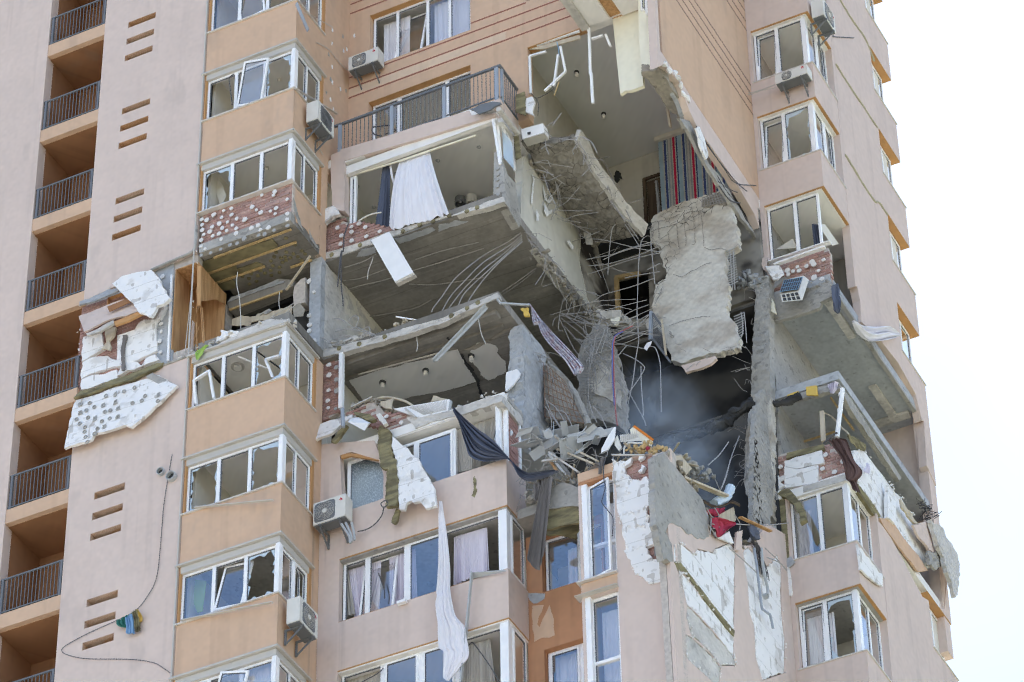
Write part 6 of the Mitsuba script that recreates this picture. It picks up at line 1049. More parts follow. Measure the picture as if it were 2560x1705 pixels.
for q in ([(6.63,5.6,62.12),(5.95,5.6,62.17),(5.66,5.6,62.15),(5.38,5.6,62.2),(4.93,5.6,62.28)], [(6.6,5.6,62.05),(6.24,5.6,62.12),(5.76,5.6,62.14),(5.37,5.6,62.09)], [(6.86,5.6,61.91),(6.33,5.6,61.85),(5.75,5.6,61.88),(5.37,5.6,61.93),(4.98,5.6,62.06)], [(6.85,5.6,61.68),(6.51,5.6,61.75),(5.84,5.6,61.8),(5.36,5.6,61.79),(4.96,5.6,61.8)], [(5.11,5.6,62.87),(5.39,5.6,62.72),(5.96,5.6,62.31),(6.33,5.6,62.04),(6.89,5.6,61.7)], [(6.45,5.6,62.35),(6.36,5.6,62.14),(6.28,5.6,61.45),(6.22,5.6,60.56),(6.18,5.6,59.9),(6.2,5.6,59.3)], [(6.63,5.6,62.15),(6.66,5.6,61.41),(6.68,5.6,60.78)], [(5.98,5.6,62.98),(6.16,5.6,62.55),(6.32,5.6,62.15)], [(6.06,5.6,62.95),(6.2,5.6,62.63),(6.32,5.6,62.35)], [(5.74,5.6,63.09),(5.64,5.6,62.96),(5.59,5.6,62.64),(5.53,5.6,62.16),(5.48,5.6,61.56)],
          [(6.84,5.6,61.37),(6.51,5.6,61.3)], [(6.83,5.6,61.11),(6.26,5.6,61.23),(5.92,5.6,61.28)], [(6.67,5.6,60.97),(6.19,5.6,60.94),(5.68,5.6,60.97),(5.33,5.6,60.99),(5.06,5.6,60.88)], [(6.49,5.6,60.21),(6.07,5.6,60.19),(5.74,5.6,60.1)], [(6.48,5.6,59.91),(6.05,5.6,59.79),(5.67,5.6,59.7),(5.44,5.6,59.61)], [(6.41,5.6,59.67),(6.05,5.6,59.66),(5.77,5.6,59.66),(5.59,5.6,59.55)], [(6.44,5.6,59.43),(6.04,5.6,59.46),(5.76,5.6,59.48)], [(4.75,5.4,60.5),(4.46,5.4,60.58),(4.23,5.4,60.6),(4.13,5.4,60.55),(4.08,5.4,60.37)], [(4.41,5.4,61.19),(4.31,5.4,60.78),(4.24,5.4,60.23),(4.35,5.4,60.11)], [(4.48,5.4,61.37),(4.49,5.4,61.21),(4.46,5.4,60.81),(4.54,5.4,60.64)], [(4.89,5.4,60.04),(4.9,5.4,59.86),(5.01,5.4,59.68),(5.19,5.4,59.55)], [(5.38,5.4,60.09),(5.24,5.4,59.81),(5.2,5.4,59.55)],
          [(5.36,5.4,60.04),(5.23,5.4,59.75),(5.21,5.4,59.4),(5.21,5.4,59.05)], [(5.11,5.4,59.92),(5.33,5.4,59.67),(5.47,5.4,59.41),(5.57,5.4,59.17)], [(5.1,5.4,59.62),(5.37,5.4,59.42),(5.65,5.4,59.24),(6.02,5.4,58.99),(6.42,5.4,58.74)], [(5.09,5.4,59.41),(5.37,5.4,59.41),(5.71,5.4,59.38),(6.15,5.4,59.41),(6.58,5.4,59.71)], [(5.09,5.4,59.32),(5.47,5.4,59.3),(5.85,5.4,59.35),(6.26,5.4,59.45),(6.55,5.4,59.52)], [(5.08,5.4,59.19),(5.37,5.4,59.21),(5.65,5.4,59.25),(6.22,5.4,59.27),(6.56,5.4,59.25)], [(5.58,5.4,59.73),(5.34,5.4,59.49),(5.09,5.4,59.32)], [(6.28,5.4,59.92),(6.29,5.4,59.24),(6.28,5.4,58.98),(6.19,5.4,58.52),(6.09,5.4,57.88),(5.93,5.4,57.2)], [(5.98,5.4,59.01),(5.81,5.4,58.85),(5.65,5.4,58.63),(5.77,5.4,58.29),(5.97,5.4,57.64),(6.3,5.4,56.73),(6.37,5.4,56.45)], [(5.88,5.4,58.81),(6.19,5.4,58.5),(6.37,5.4,58.26),(6.39,5.4,58.12),(6.2,5.4,57.84),(5.93,5.4,57.55),(5.77,5.4,57.39)], [(6.66,5.2,58.57),(6.79,5.2,58.45),(6.88,5.2,58.01),(6.88,5.2,57.53),(6.85,5.2,56.53)], [(6.4,5.2,58.07),(6.39,5.2,57.51),(6.41,5.2,56.59)], [(5.79,5.2,57.63),(5.93,5.2,57.51),(5.99,5.2,57.23),(6,5.2,56.79),(5.96,5.2,56.46)], [(5.78,5.2,57.61),(5.72,5.2,57.27),(5.68,5.2,57.11)], [(5.17,5.2,58.74),(5.44,5.2,58.41),(5.51,5.2,58.23),(5.31,5.2,57.96)], [(5.7,5.2,58.37),(5.6,5.2,58.12),(5.6,5.2,57.88)],
          [(5.62,2.8,63.6),(6.02,2.8,63.4),(6.11,2.8,63.45),(6.3,2.8,63.32),(6.48,2.8,63.08),(6.6,2.8,62.7)], [(5.83,3.4,64.06),(5.92,3.4,63.73),(6.05,3.4,63.4),(6.08,3.4,63.24)], [(5.17,5,64.82),(5.54,5,64.2),(5.81,5,63.56),(6.26,5,62.45)], [(5.1,5,64.51),(5.5,5,64.01),(5.74,5,63.57),(6.17,5,62.7),(6.39,5,62.39)], [(5.59,5.4,65.02),(5.75,5.4,64.56),(5.92,5.4,63.89),(6.06,5.4,63.4),(6.25,5.4,62.77)], [(5.52,5.4,65.17),(5.75,5.4,65.13)], [(5.52,2.7,63.99),(5.64,2.7,64.15),(5.76,2.7,64.3)], [(5.2,2.7,63.37),(5.34,2.7,63.43),(5.43,2.7,63.37)], [(5.31,2.7,63.65),(5.33,2.7,63.36),(5.4,2.7,63.11)]): rebar(q, .012, 1)
for q in ([(4.89,3.2,56.24),(5.05,3.2,55.72),(5.36,3.2,55.05),(5.56,3.2,54.6)], [(4.89,3.2,55.99),(5.18,3.2,55.39),(5.46,3.2,54.72)], [(4.91,3.2,56.17),(5.19,3.2,55.79),(5.43,3.2,55.15),(5.49,3.2,54.71)], [(5.16,3.2,55.8),(5.37,3.2,55.63),(5.54,3.2,55.17),(5.63,3.2,54.67)], [(4.96,3.2,55.84),(5.04,3.2,55.47),(4.96,3.2,55)], [(4.73,3.2,55.46),(5.03,3.2,55.09),(5.17,3.2,54.91)], [(5.14,3,54.86),(5.45,3,54.71),(5.76,3,54.5)], [(5.11,2.6,54.84),(5.17,2.6,54.4),(5.18,2.6,54.09),(5.14,2.6,53.94)], [(5.27,3,54.75),(5.23,3,54.54),(5.26,3,54.41)], [(5.88,3.4,55.9),(5.96,3.4,55.51),(6.06,3.4,55.22)], [(5.97,3.4,55.72),(6.14,3.4,55.42),(6.25,3.4,55.1),(6.3,3.4,54.96)]): rebar(q, .011, 2)
for q in ([(0.29,1.6,59.23),(0.46,1.6,59.16),(0.64,1.6,58.98),(0.82,1.6,58.75),(0.97,1.6,58.67),(1.43,1.6,58.26)], [(0.89,1.6,58.72),(0.96,1.6,58.94),(0.93,1.6,59.04),(0.83,1.6,59.09),(0.73,1.6,59.03),(0.7,1.6,58.96)], [(0.35,1.6,58.81),(0.55,1.6,58.8),(0.82,1.6,58.69),(1.09,1.6,58.51),(1.35,1.6,58.28)], [(-0.01,1.6,58.78),(0.13,1.6,58.63),(0.25,1.6,58.47),(0.38,1.6,58.38)], [(1.07,1.6,58.59),(1.22,1.6,58.61),(1.27,1.6,58.46),(1.26,1.6,58.31)], [(0.21,1.6,58.58),(0.44,1.6,58.6),(0.67,1.6,58.56),(0.82,1.6,58.49)]): rebar(q, .011, 3)
rg = np.random.default_rng(12)
thing('rubble', 'grey concrete crumbs heaped at the foot of the blue-grey column', 'rubble', kind='stuff', mesh=cat_([chunk(np.array([(0.4,1.8,58.61),(0.71,1.8,58.57),(0.94,1.8,58.57),(0.21,1.8,58.57),(1.09,1.8,58.51)][i % 5]) + rg.normal(0, 1, 3) * [.12, .05, .04], rg.uniform(.04, .2, 3), i) for i in range(40)]), m='m_concrete_pale')
k = thing('rubble', 'small heap of splintered rubbish on the second hanging slab edge', 'rubble', kind='stuff', mesh=cat_([chunk(np.array([(1.9,1.85,58.53),(2.05,1.85,58.53),(2.16,1.85,58.53),(1.86,1.85,58.48),(2.28,1.85,58.44)][i % 5]) + rg.normal(0, 1, 3) * [.1, .05, .04], rg.uniform(.03, .16, 3), i + 60) for i in range(30)]), m='m_board')
thing('broken_lath', 'white batten resting on the rubbish of the second hanging slab', 'lath', mesh=bar([(1.86,1.75,58.77)][0], [(2.61,1.75,58.32)][0], .03, .03), m='m_pvc')
thing('steel_channel', 'long grey steel channel dangling across the second hanging slab', 'steel channel', mesh=cat_([bar([(4.29,1.5,57.93)][0], [(3.06,1.3,56.65)][0], .11, .02), bar([(4.3,1.53,57.88)][0], [(3.1,1.33,56.64)][0], .02, .08)]), m='m_tin')
thing('steel_channel', 'short grey channel bridging from the slab corner to the patterned curtain', 'steel channel', mesh=cat_([bar([(4.48,1.7,58.2)][0], [(4.55,1.75,58.06)][0], .06, .03), bar([(4.55,1.75,58.08)][0], [(5.14,2,57.98)][0], .05, .04)]), m='m_tin')
thing('patterned_curtain', 'speckled pale curtain twisting down into the hole from a grey channel', 'curtain', mesh=drape([(5.1,2,58.06),(5.17,2,57.91),(5.19,2,57.66),(5.23,2,57.36),(5.34,2,57.36),(5.41,2,57.06),(5.6,2,56.64),(5.74,2,56.41),(5.95,2,56.07),(6.07,2,55.79),(6.19,2,55.5)], [(5.14,2,58.04),(5.26,2,57.79),(5.38,2,57.52),(5.58,2,57.16),(5.68,2,56.97),(5.8,2,56.77),(6.1,2,56.27),(6.27,2,55.97),(6.37,2,55.8),(6.42,2,55.65),(6.33,2,55.54)], 4, .06, 60, 30, seed=4), m='m_floral')
thing('foam_rag', 'yellow foam scrap hanging under the short channel', 'foam scrap', mesh=rough(PL('y', 2.1, jag([(4.84,58.06),(4.92,58.08),(5.06,58.02),(5.06,57.79),(4.95,57.82),(4.93,57.95)], .06, .012, 280), .06), .06, .02, 8, 80), m='m_yellow')
for q, lab in (([(3.9,1.9,57.98),(3.93,1.9,57.75),(3.98,1.9,57.47),(4.08,1.9,57.17)], 'pale strip hanging from the underside of the second slab'), ([(2.33,1.85,58.24),(2.35,1.85,57.95),(2.37,1.85,57.77),(2.34,1.85,57.61)], 'thin wire hanging from the second slab edge'), ([(0.49,1.6,61.22),(0.47,1.6,60.93),(0.49,1.6,60.13),(0.53,1.6,59.77),(0.55,1.6,59.51)], 'dark cable hanging at the left end of the upper slab'), ([(0.65,1.6,62.05),(0.59,1.6,61.86),(0.54,1.6,61.7),(0.53,1.6,61.25),(0.47,1.6,61.23),(0.44,1.6,60.92),(0.39,1.6,60.17)], 'black hose hanging over the brick remnant'), ([(1.13,1.7,60.17),(1.15,1.7,60.43),(1.24,1.7,60.69),(1.27,1.7,60.81)], 'pale cord under the upper slab')):
    thing('loose_wire', lab, 'wire', mesh=tube(q, .016 if 'dark' in lab or 'hose' in lab else .011, 5), m='m_cable' if 'dark' in lab or 'hose' in lab else 'm_trim')
thing('blue_cable', 'blue cable hanging straight down through the hole', 'cable', mesh=tube([(6.17,4.8,58.91),(6,4.8,58.88),(5.93,4.8,58.78),(5.89,4.8,58.57),(5.87,4.8,58.07),(5.86,4.8,57.42),(5.87,4.8,56.81)], .018, 6), m='m_blue_cable')
thing('red_cable', 'red cable hanging beside the blue one in the hole', 'cable', mesh=tube([(6.42,4.8,58.98),(6.18,4.8,58.94),(6,4.8,58.88),(5.93,4.8,58.71),(5.91,4.8,58.41),(5.89,4.8,57.62),(5.89,4.8,56.72),(5.92,4.8,56.19)], .014, 6), m='m_red_cable')
flap('white paper scrap snagged on a bar by the hanging grille', 5.3, 5.3, [(6.45,58.66),(6.55,58.79),(6.66,58.79),(6.62,58.7),(6.52,58.56)], .01, 'm_sheer', 281, name='paper_scrap')
flap('pale plaster wedge hanging from the floor ledge', 5.3, 5.2, [(5.63,59.91),(5.89,59.83),(5.84,59.57),(5.79,59.55),(5.66,59.78)], .05, 'm_cream', 282, name='plaster_piece')
flap('white plaster plate stuck on the broken party wall end', 2.5, 2.45, [(4.27,56.72),(4.56,56.71),(4.64,56.56),(4.61,56.42),(4.47,56.24),(4.28,56.13)], .04, 'm_white', 283, name='plaster_piece')
thing('foam_rag', 'pale foam lump clinging to the peeling wall edge', 'foam scrap', mesh=rough(trimesh.convex.convex_hull(np.array([(4.8,5.8,63.42),(4.98,5.8,63.32),(5.03,5.8,62.88),(4.85,5.8,62.96)] + [(4.71,6,63.62),(4.89,6,63.52),(4.94,6,63.08),(4.76,6,63.15)])), .07, .03, 7, 81), m='m_concrete_pale')

# ---- floor under the damage: hanging cladding, radiator, swept curtain
k = flap('white render sheet broken out over the kitchen window', 1.62, 1.42, [(-0.08,56.2),(0.26,56.22),(0.6,56.19),(0.84,56.15),(0.86,56.06),(0.64,55.94),(0.53,55.82),(0.38,55.66),(0.12,55.66),(-0.14,55.58),(-0.24,55.82),(-0.09,55.86)], .08, 'm_eps', 290)
k = thing('foam_block', 'pale boxy block lodged among the hanging wool over the kitchen window', 'foam block', mesh=trimesh.convex.convex_hull(np.array([(0.87,1.35,55.75),(1.14,1.35,55.52),(1.3,1.35,55.33),(1.4,1.35,55.5)] + [(0.79,1.6,56.07),(1.03,1.6,56.02),(1.34,1.6,55.74),(1.19,1.6,55.72)])), m='m_white')
flap('long olive wool strip hanging beside the kitchen window', 1.60, 1.30, [(1.52,55.53),(1.56,55.6),(1.84,55.25),(1.89,54.81),(1.95,54.4),(2.05,54.33),(2.1,53.8),(2.16,53.14),(2.14,52.87),(1.87,52.97),(1.83,53.49),(1.86,54.09),(1.64,54.28),(1.56,54.81)], .10, 'm_wool', 291, amp=.04)
flap('arched olive wool strip over the broken kitchen wall', 1.58, 1.45, [(0.9,56.22),(1.09,56.09),(1.43,55.81),(1.52,55.65),(1.43,55.64),(1.18,55.86),(0.94,56.08)], .10, 'm_wool', 292, amp=.03)
flap('curled olive wool strip with a pale edge left of the kitchen window', 1.5, 1.42, [(0.69,55.85),(0.78,55.77),(0.64,55.53),(0.49,55.34),(0.38,55.44),(0.49,55.59)], .08, 'm_wool', 293, amp=.03)
flap('tall curved white foam sheet dangling past the parapet', 1.58, 1.28, [(1.87,55.13),(2.13,54.78),(2.37,54.44),(2.63,54.03),(2.81,53.66),(3.04,53.06)] + [(2.86,53.66),(3,53.24),(3.09,52.85),(3.15,52.5),(3,52.5),(2.86,52.53),(2.72,52.78),(2.57,52.79),(2.5,52.9),(2.39,52.86),(2.34,52.68),(2.21,52.75),(2.16,53.15),(2.12,53.78),(2.06,54.33)] + [(2.14,53.58),(2.06,54.12),(1.95,54.58)], .08, 'm_eps', 294, amp=.03)
flap('small olive wool tuft below the hanging strips', 1.5, 1.5, [(1.94,52.73),(2.03,52.94),(2.12,52.89),(2.09,52.68),(2,52.53),(1.91,52.64)], .06, 'm_wool', 295, amp=.04)
flap('grey-white chip block beside the tall foam sheet', 1.5, 1.42, [(1.53,55.82),(1.62,55.83),(1.83,55.41),(1.74,55.38),(1.6,55.62)], .10, 'm_ac', 296)
thing('pvc_pipe', 'white pipe standing out of the torn wall over the kitchen', 'pipe', mesh=tube([(0.72,1.35,56.19),(0.75,1.35,55.65)], .045, 8, False), m='m_rail_pale')
part(BLD, 'parapet_scar', rough(PL('y', 1.70, jag([(3.85,53.34),(3.91,53.21),(3.9,53.08),(3.92,52.93),(3.86,52.75),(3.79,52.81),(3.84,52.98),(3.82,53.15)], .06, .012, 297), .02, o=.008), .05, .008, 9, 82), 'm_wool')
part(BLD, 'pier_scar', rough(cat_([PL('y', 1.62, jag([(-0.14,62.68),(0.02,62.83),(0.23,62.83),(0.4,62.5),(0.22,62.51),(0,62.36),(-0.16,62.48)], .1, .015, 298), .1)]), .08, .03, 7, 83), 'm_eps')
k = thing('radiator', 'white ribbed panel radiator thrown onto the brick remains', 'radiator'); Q = [(1.84,1.72,56.01),(3.26,1.72,55.74),(3.21,1.72,55.42),(2.49,1.72,55.5)]
part(k, 'panel', panel(Q, .05), 'm_white')
for i in range(26): a = .25 + .72 * i / 26; part(k, 'rib', bar(lerp4(Q, a, .08) + [0, -.03, 0], lerp4(Q, a, .9) + [0, -.03, 0], .012, .012), 'm_trim')
part(k, 'end_cap', panel([(3.24,1.74,55.75),(3.3,1.74,55.69),(3.24,1.74,55.41),(3.19,1.74,55.43)], .05), 'm_tin')
flap('beige board leaning on the brick remains beside the radiator', 1.8, 1.75, [(1.44,56.45),(1.77,56.42),(1.78,56.07),(1.61,56.15),(1.46,56.33)], .03, 'm_board', 299, name='broken_board')
flap('beige board lying on top of the radiator', 1.9, 1.9, [(2.68,56.04),(2.75,56.2),(3.14,55.92),(2.99,55.94)], .03, 'm_board', 300, name='broken_board')
thing('bent_hose', 'pale bent hose arching over the brick remains', 'hose', mesh=tube([(1.28,1.9,56.64),(1.39,1.9,56.65),(1.58,1.9,56.59),(1.82,1.9,56.45),(2.04,1.9,56.29),(2.23,1.9,56.09)], .03, 8), m='m_board')
thing('bent_hose', 'pale plastic rod sticking out over the brick parapet under the sheer curtain', 'hose', mesh=tube([(0.87,1.7,62.11),(1.04,1.7,62.17),(1.24,1.7,62.18),(1.47,1.7,62.13)], .02, 7), m='m_ac')
thing('broken_lath', 'splintered grey lath leaning on the left brick pier', 'lath', mesh=bar([(0.75,1.7,56.47)][0], [(1.24,1.8,56.66)][0], .05, .03), m='m_trim')
thing('bracket_arm', 'white bracket bar lying on the brick remains', 'bracket', mesh=bar([(2.15,1.7,55.88)][0], [(2.43,1.7,55.51)][0], .10, .04), m='m_trim')
thing('swept_curtain', 'slate curtain swept out over the parapet and across to the rubble', 'curtain', mesh=drape([(3.39,1.62,55.42),(3.62,1.62,55.06),(4.01,1.62,54.53),(4.4,1.62,54.03),(4.66,1.62,53.59),(4.91,1.62,53.19),(5.17,1.62,52.89),(5.46,1.62,52.8),(5.73,1.62,52.74),(5.92,1.62,52.64)], [(3.44,1.55,55.18),(3.56,1.55,54.84),(3.7,1.55,54.25),(3.83,1.55,53.79),(4.15,1.55,53.51),(4.39,1.55,53.45),(4.79,1.5,53.31),(5.01,1.5,52.8),(5.22,1.5,52.57),(5.52,1.5,52.5),(5.82,1.5,52.51),(5.96,1.5,52.53)], 5, .07, 70, 40, seed=5), m='m_slate')
thing('grey_cloth', 'grey cloth hanging in long folds in the recess beside the window', 'cloth', mesh=cloth([(5.57,1.55,52.6),(5.67,1.55,52.59),(5.81,1.55,52.46)], [(5.13,1.62,50.59),(5.22,1.62,50.38),(5.32,1.62,50.27),(5.4,1.62,50.2),(5.54,1.62,50.61)], 4, .07, nv=30, seed=6), m='m_greycloth')
thing('grey_cloth', 'shorter grey cloth end beside the long folds', 'cloth', mesh=drape([(5.34,1.6,52.49),(5.34,1.6,52.21),(5.37,1.6,52)], [(5.63,1.6,52.65),(5.66,1.6,52.39),(5.48,1.6,52.12)], 3, .05, 20, seed=7), m='m_greycloth')
thing('long_curtain', 'long white curtain trailing down over two parapets', 'curtain', mesh=drape([(3.09,1.5,52.79),(3.08,1.5,52.47),(3.08,1.5,51.91),(3.07,1.5,51.2),(3.04,1.5,50.65),(3.01,1.5,50.36)] + [(3.05,1.45,50.21),(3.02,1.45,50.03),(3.04,1.45,49.75),(3.09,1.45,49.43),(3.1,1.45,49),(3.12,1.45,48.79),(3.22,1.45,48.68),(3.22,1.45,48.3),(3.21,1.45,48.03),(3.29,1.45,47.92)], [(3.16,1.5,52.76),(3.2,1.5,52.46),(3.25,1.5,52.05),(3.32,1.5,51.35),(3.35,1.5,50.83),(3.35,1.5,50.48)] + [(3.37,1.45,50.25),(3.42,1.45,49.89),(3.49,1.45,49.56),(3.61,1.45,49.34),(3.72,1.45,49.17),(3.76,1.45,48.91),(3.82,1.45,48.53),(3.8,1.45,48.32),(3.65,1.45,48.19),(3.52,1.45,48.05),(3.46,1.45,48.02),(3.33,1.45,47.9)], 4, .035, 90, 44, seed=8), m='m_sheer')
for L1, B1, lab, m, f in (([(0.55,2.04,52.17),(1.38,2.04,52.14)], [(0.7,2.08,50.84),(1.33,2.08,50.86)], 'lilac curtain at the left of the wide loggia glazing', 'm_lilac', 12), ([(1.58,2.04,52.13),(2.23,2.04,52.16)], [(1.58,2.08,50.85),(2.26,2.08,50.83)], 'lilac curtain behind the tilted sash of the wide loggia glazing', 'm_lilac', 12), ([(3.17,2.04,52.14),(3.97,2.04,52.12)], [(3.15,2.08,50.87),(3.98,2.08,50.99)], 'lilac curtain at the right of the wide loggia glazing', 'm_lilac', 14), ([(0.43,2.02,52.15),(0.56,2.02,52.15)], [(0.46,2.02,50.89),(0.75,2.02,50.91)], 'beige curtain edge in the left corner of the wide loggia glazing', 'm_beigecloth', 4),
                        ([(0.41,2.04,49.18),(1.47,2.04,49.2)], [(0.49,2.08,48.23),(1.55,2.08,48.29)], 'beige curtain in the lowest loggia glazing, left', 'm_beigecloth', 12), ([(3.37,2.04,49.14),(4.01,2.04,49.12)], [(3.27,2.08,47.73),(4.11,2.08,47.75)], 'beige curtain in the lowest loggia glazing, right', 'm_beigecloth', 10),
                        ([(3.09,2.08,55.14),(4.27,2.08,55.14)], [(3.28,2.08,53.92),(4.02,2.08,53.85)], 'grey sheer curtain behind the swept slate one', 'm_beigecloth', 16)):
    thing('loggia_curtain', lab, 'curtain', mesh=cloth(L1, B1, f, .035, nv=14, seed=f), m=m)
for i, (x0, x1, y, z0, z1, lab) in enumerate(((5.05, 6.35, 3.05, 47.5, 48.9, 'pale curtain behind the lowest recess window'), (5.4, 6.3, 3.1, 50.4, 51.7, 'pale curtain behind the recess window under the foam soffit'), (6.68, 7.3, 1.95, 46.4, 48.8, 'pale curtain in the lower narrow corner window'), (6.8, 7.3, 1.95, 49.4, 51.6, 'pale curtain in the narrow corner window beside the bare insulation'), (8.8, 9.45, 8.25, 50.5, 52.0, 'pale curtain in the far right bay window, lowest'), (8.75, 9.1, 8.25, 53.5, 55.0, 'pale curtain in the far right bay window under the bare bricks'), (.75, 1.5, 3.05, 68.2, 69.9, 'pale curtain behind the tilted upper facade sash'), (2.2, 3.2, 3.05, 68.2, 69.9, 'pale curtain at the right of the upper facade window'), (-1.1, -.2, .35, 47.4, 48.9, 'blue-white blind in the lowest left bay glazing'))):
    thing('window_curtain', lab, 'curtain', mesh=cloth([(x0, y, z1), (x1, y, z1)], [(x0, y, z0), (x1, y, z0)], 9, .03, nv=6, seed=i), m='m_sheer')
thing('glazed_door', 'door leaf standing ajar behind the swept slate curtain', 'door', mesh=panel([(4.34,2.1,55.13),(4.61,2.1,54.59),(4.43,2.1,54),(4.16,2.1,54.51)], .05), m='m_pvc')
labels_leaf = [q for q in labels if q.startswith('glazed_door')][-1]; part(labels_leaf, 'pane', panel([(4.37,2.06,54.96),(4.6,2.06,54.55),(4.45,2.06,54.1),(4.27,2.06,54.38)], .02), 'm_frost')
thing('loose_trim', 'grey metal coping hanging loose down the lower parapet', 'trim strip', mesh=cat_([bar([(3.85,1.55,50.61)][0], [(3.59,1.5,47.74)][0], .12, .03)]), m='m_tin')
thing('loose_trim', 'bent sheet coping sticking out at the parapet corner', 'trim strip', mesh=panel([(3.86,1.55,50.61)][0:1] + [(4.58,1.62,50.47),(4.64,1.62,50.42)] + [(3.82,1.66,50.53)], .015), m='m_tin')
thing('broken_lath', 'white frame piece lying on the parapet edge under the tilted sash', 'lath', mesh=bar([(2.02,1.62,50.47)][0], [(2.23,1.62,50.48)][0], .10, .07), m='m_pvc')
for q, lab in (([(1.44,1.8,51.62),(1.52,1.8,51.36),(1.59,1.8,51.1),(1.6,1.8,50.88)], 'black rubber seal hanging in the wide loggia glazing'), ([(1.06,1.8,48.85),(1.43,1.8,48.94),(1.59,1.8,49.04)], 'black rubber seal in the lowest loggia glazing, left'), ([(3.64,1.78,48.92),(3.71,1.78,48.97),(3.78,1.78,48.89),(4.12,1.78,48.25),(4.35,1.78,47.74)], 'black rubber seal in the lowest loggia glazing, right'), ([(-1.7,-0.02,66.63),(-1.82,-0.02,66.55),(-1.78,-0.02,66.21),(-1.7,-0.02,65.59)], 'black rubber seal hanging in the upper left bay glazing'), ([(1.99,1.2,52.92),(1.96,1.2,53),(1.89,1.2,53.02),(1.82,1.2,52.98),(1.85,1.2,52.88),(1.92,1.2,52.85),(1.99,1.2,52.89)], 'coil of black cable on the wall by the large air conditioner'), ([(1.67,1.6,53.2),(1.62,1.6,53),(1.45,1.6,52.82),(1.24,1.6,52.75),(1.02,1.6,52.77)], 'thin black cable from the coil to the large air conditioner')):
    thing('rubber_seal' if 'seal' in lab else 'black_cable', lab, 'seal' if 'seal' in lab else 'cable', mesh=tube(q, .013, 5), m='m_cable')
for q in ([(0.78,1.3,52.86),(0.97,1.3,52.47),(1.01,1.3,52.25)], [(0.86,1.35,52.9),(0.99,1.35,52.53),(1.01,1.35,52.32)], [(0.98,1.4,52.89),(1.04,1.4,52.59),(1.06,1.4,52.38)]): thing('refrigerant_pipe', 'lagged pipe hanging under the large air conditioner', 'pipe', 'pipes under the large air conditioner', tube(q, .03, 7), 'm_tin')
thing('green_board', 'bright green board behind the lowest but one left bay glazing', 'board', mesh=PL('y', .5, Polygon([(-2.69,52.07),(-2.12,51.79),(-2.19,50.99),(-2.32,51.01)]), .02), m='m_green')
thing('white_board', 'white board leaning inside the left bay glazing over the brick parapet', 'board', mesh=PL('y', .6, Polygon([(-2.6,64.16),(-2.43,64.09),(-2.25,63.7),(-2.14,63.32),(-2.21,63.16),(-2.31,63.13)]), .02), m='m_room')
thing('window_bin', 'dark round flue behind the balcony railing', 'flue', mesh=tube([(1.13,2.3,65.26),(0.95,2.3,65.39),(0.87,2.3,65.54),(0.89,2.3,65.66),(1.03,2.3,65.62),(1.31,2.3,65.54),(1.47,2.3,65.35),(1.49,2.3,65.27),(1.23,2.3,65.28)], .018, 6), m='m_cable')

# ------------------------------------------------------------------ the heap on the broken top of the right block
rg = np.random.default_rng(77)
def heap(n, size, seed, box_, rise=.33, flat=False):
    rg = np.random.default_rng(seed); ms = []
    for i in range(n):
        x, y = rg.uniform(box_[0], box_[1]), rg.uniform(box_[2], box_[3]); z = box_[4] + (y - box_[2]) * rise + rg.uniform(-.06, .12) + .25 * (meshkit.noise(np.array([x * 1.4, y * 1.4, seed]))- .3)
        s = rg.uniform(*size) * rg.uniform(.5, 1.2, 3)
        if flat: ms.append(bar((x, y, z), np.array([x, y, z]) + rg.normal(0, 1, 3) * [size[1] * 2, size[1] * 1.2, size[1] * .35], rg.uniform(.015, .06), rg.uniform(.01, .03)))
        else: ms.append(chunk((x, y, z), s, seed * 1000 + i))
    return cat_(ms)
thing('rubble', 'grey concrete rubble heaped where the right block is broken off', 'rubble', kind='stuff', mesh=heap(950, (.04, .24), 1, (4.9, 8.3, 1.80, 4.8, 52.38), rise=.48), m='m_concrete')
thing('splinters', 'splintered laths and strips strewn through the rubble heap', 'splinters', kind='stuff', mesh=heap(150, (.05, .18), 2, (5.25, 8.1, 1.95, 3.8, 52.55), rise=.48, flat=True), m='m_board')
thing('wire_tangle', 'tangle of thin grey wires in the rubble heap', 'wires', kind='stuff', mesh=cat_([tube(np.array([rg.uniform(4.75, 6.7), rg.uniform(1.7, 3.2), rg.uniform(52.5, 53.1)]) + np.cumsum(rg.normal(0, .16, (5, 3)), 0), .008, 4) for i in range(70)]), m='m_bar')
edge = [(1.59,52.02),(1.81,52.01),(2.1,52.04),(2.44,52.06),(2.7,52.08),(2.99,52.07),(3.25,52.03),(3.43,51.95),(3.65,51.91),(3.65,51.57),(3.93,51.47),(4.35,51.75),(4.75,51.94),(5.16,52.14),(5.59,52.43),(6.01,52.67)]
thing('rubble', 'crumbled masonry along the sloping broken top of the flank', 'rubble', kind='stuff', mesh=cat_([chunk(np.array([8.45 + rg.normal(0, .06), edge[i % 16][0] + rg.normal(0, .12), edge[i % 16][1] + rg.normal(0, .05)]), rg.uniform(.05, .22, 3), 500 + i) for i in range(150)]), m='m_rough')
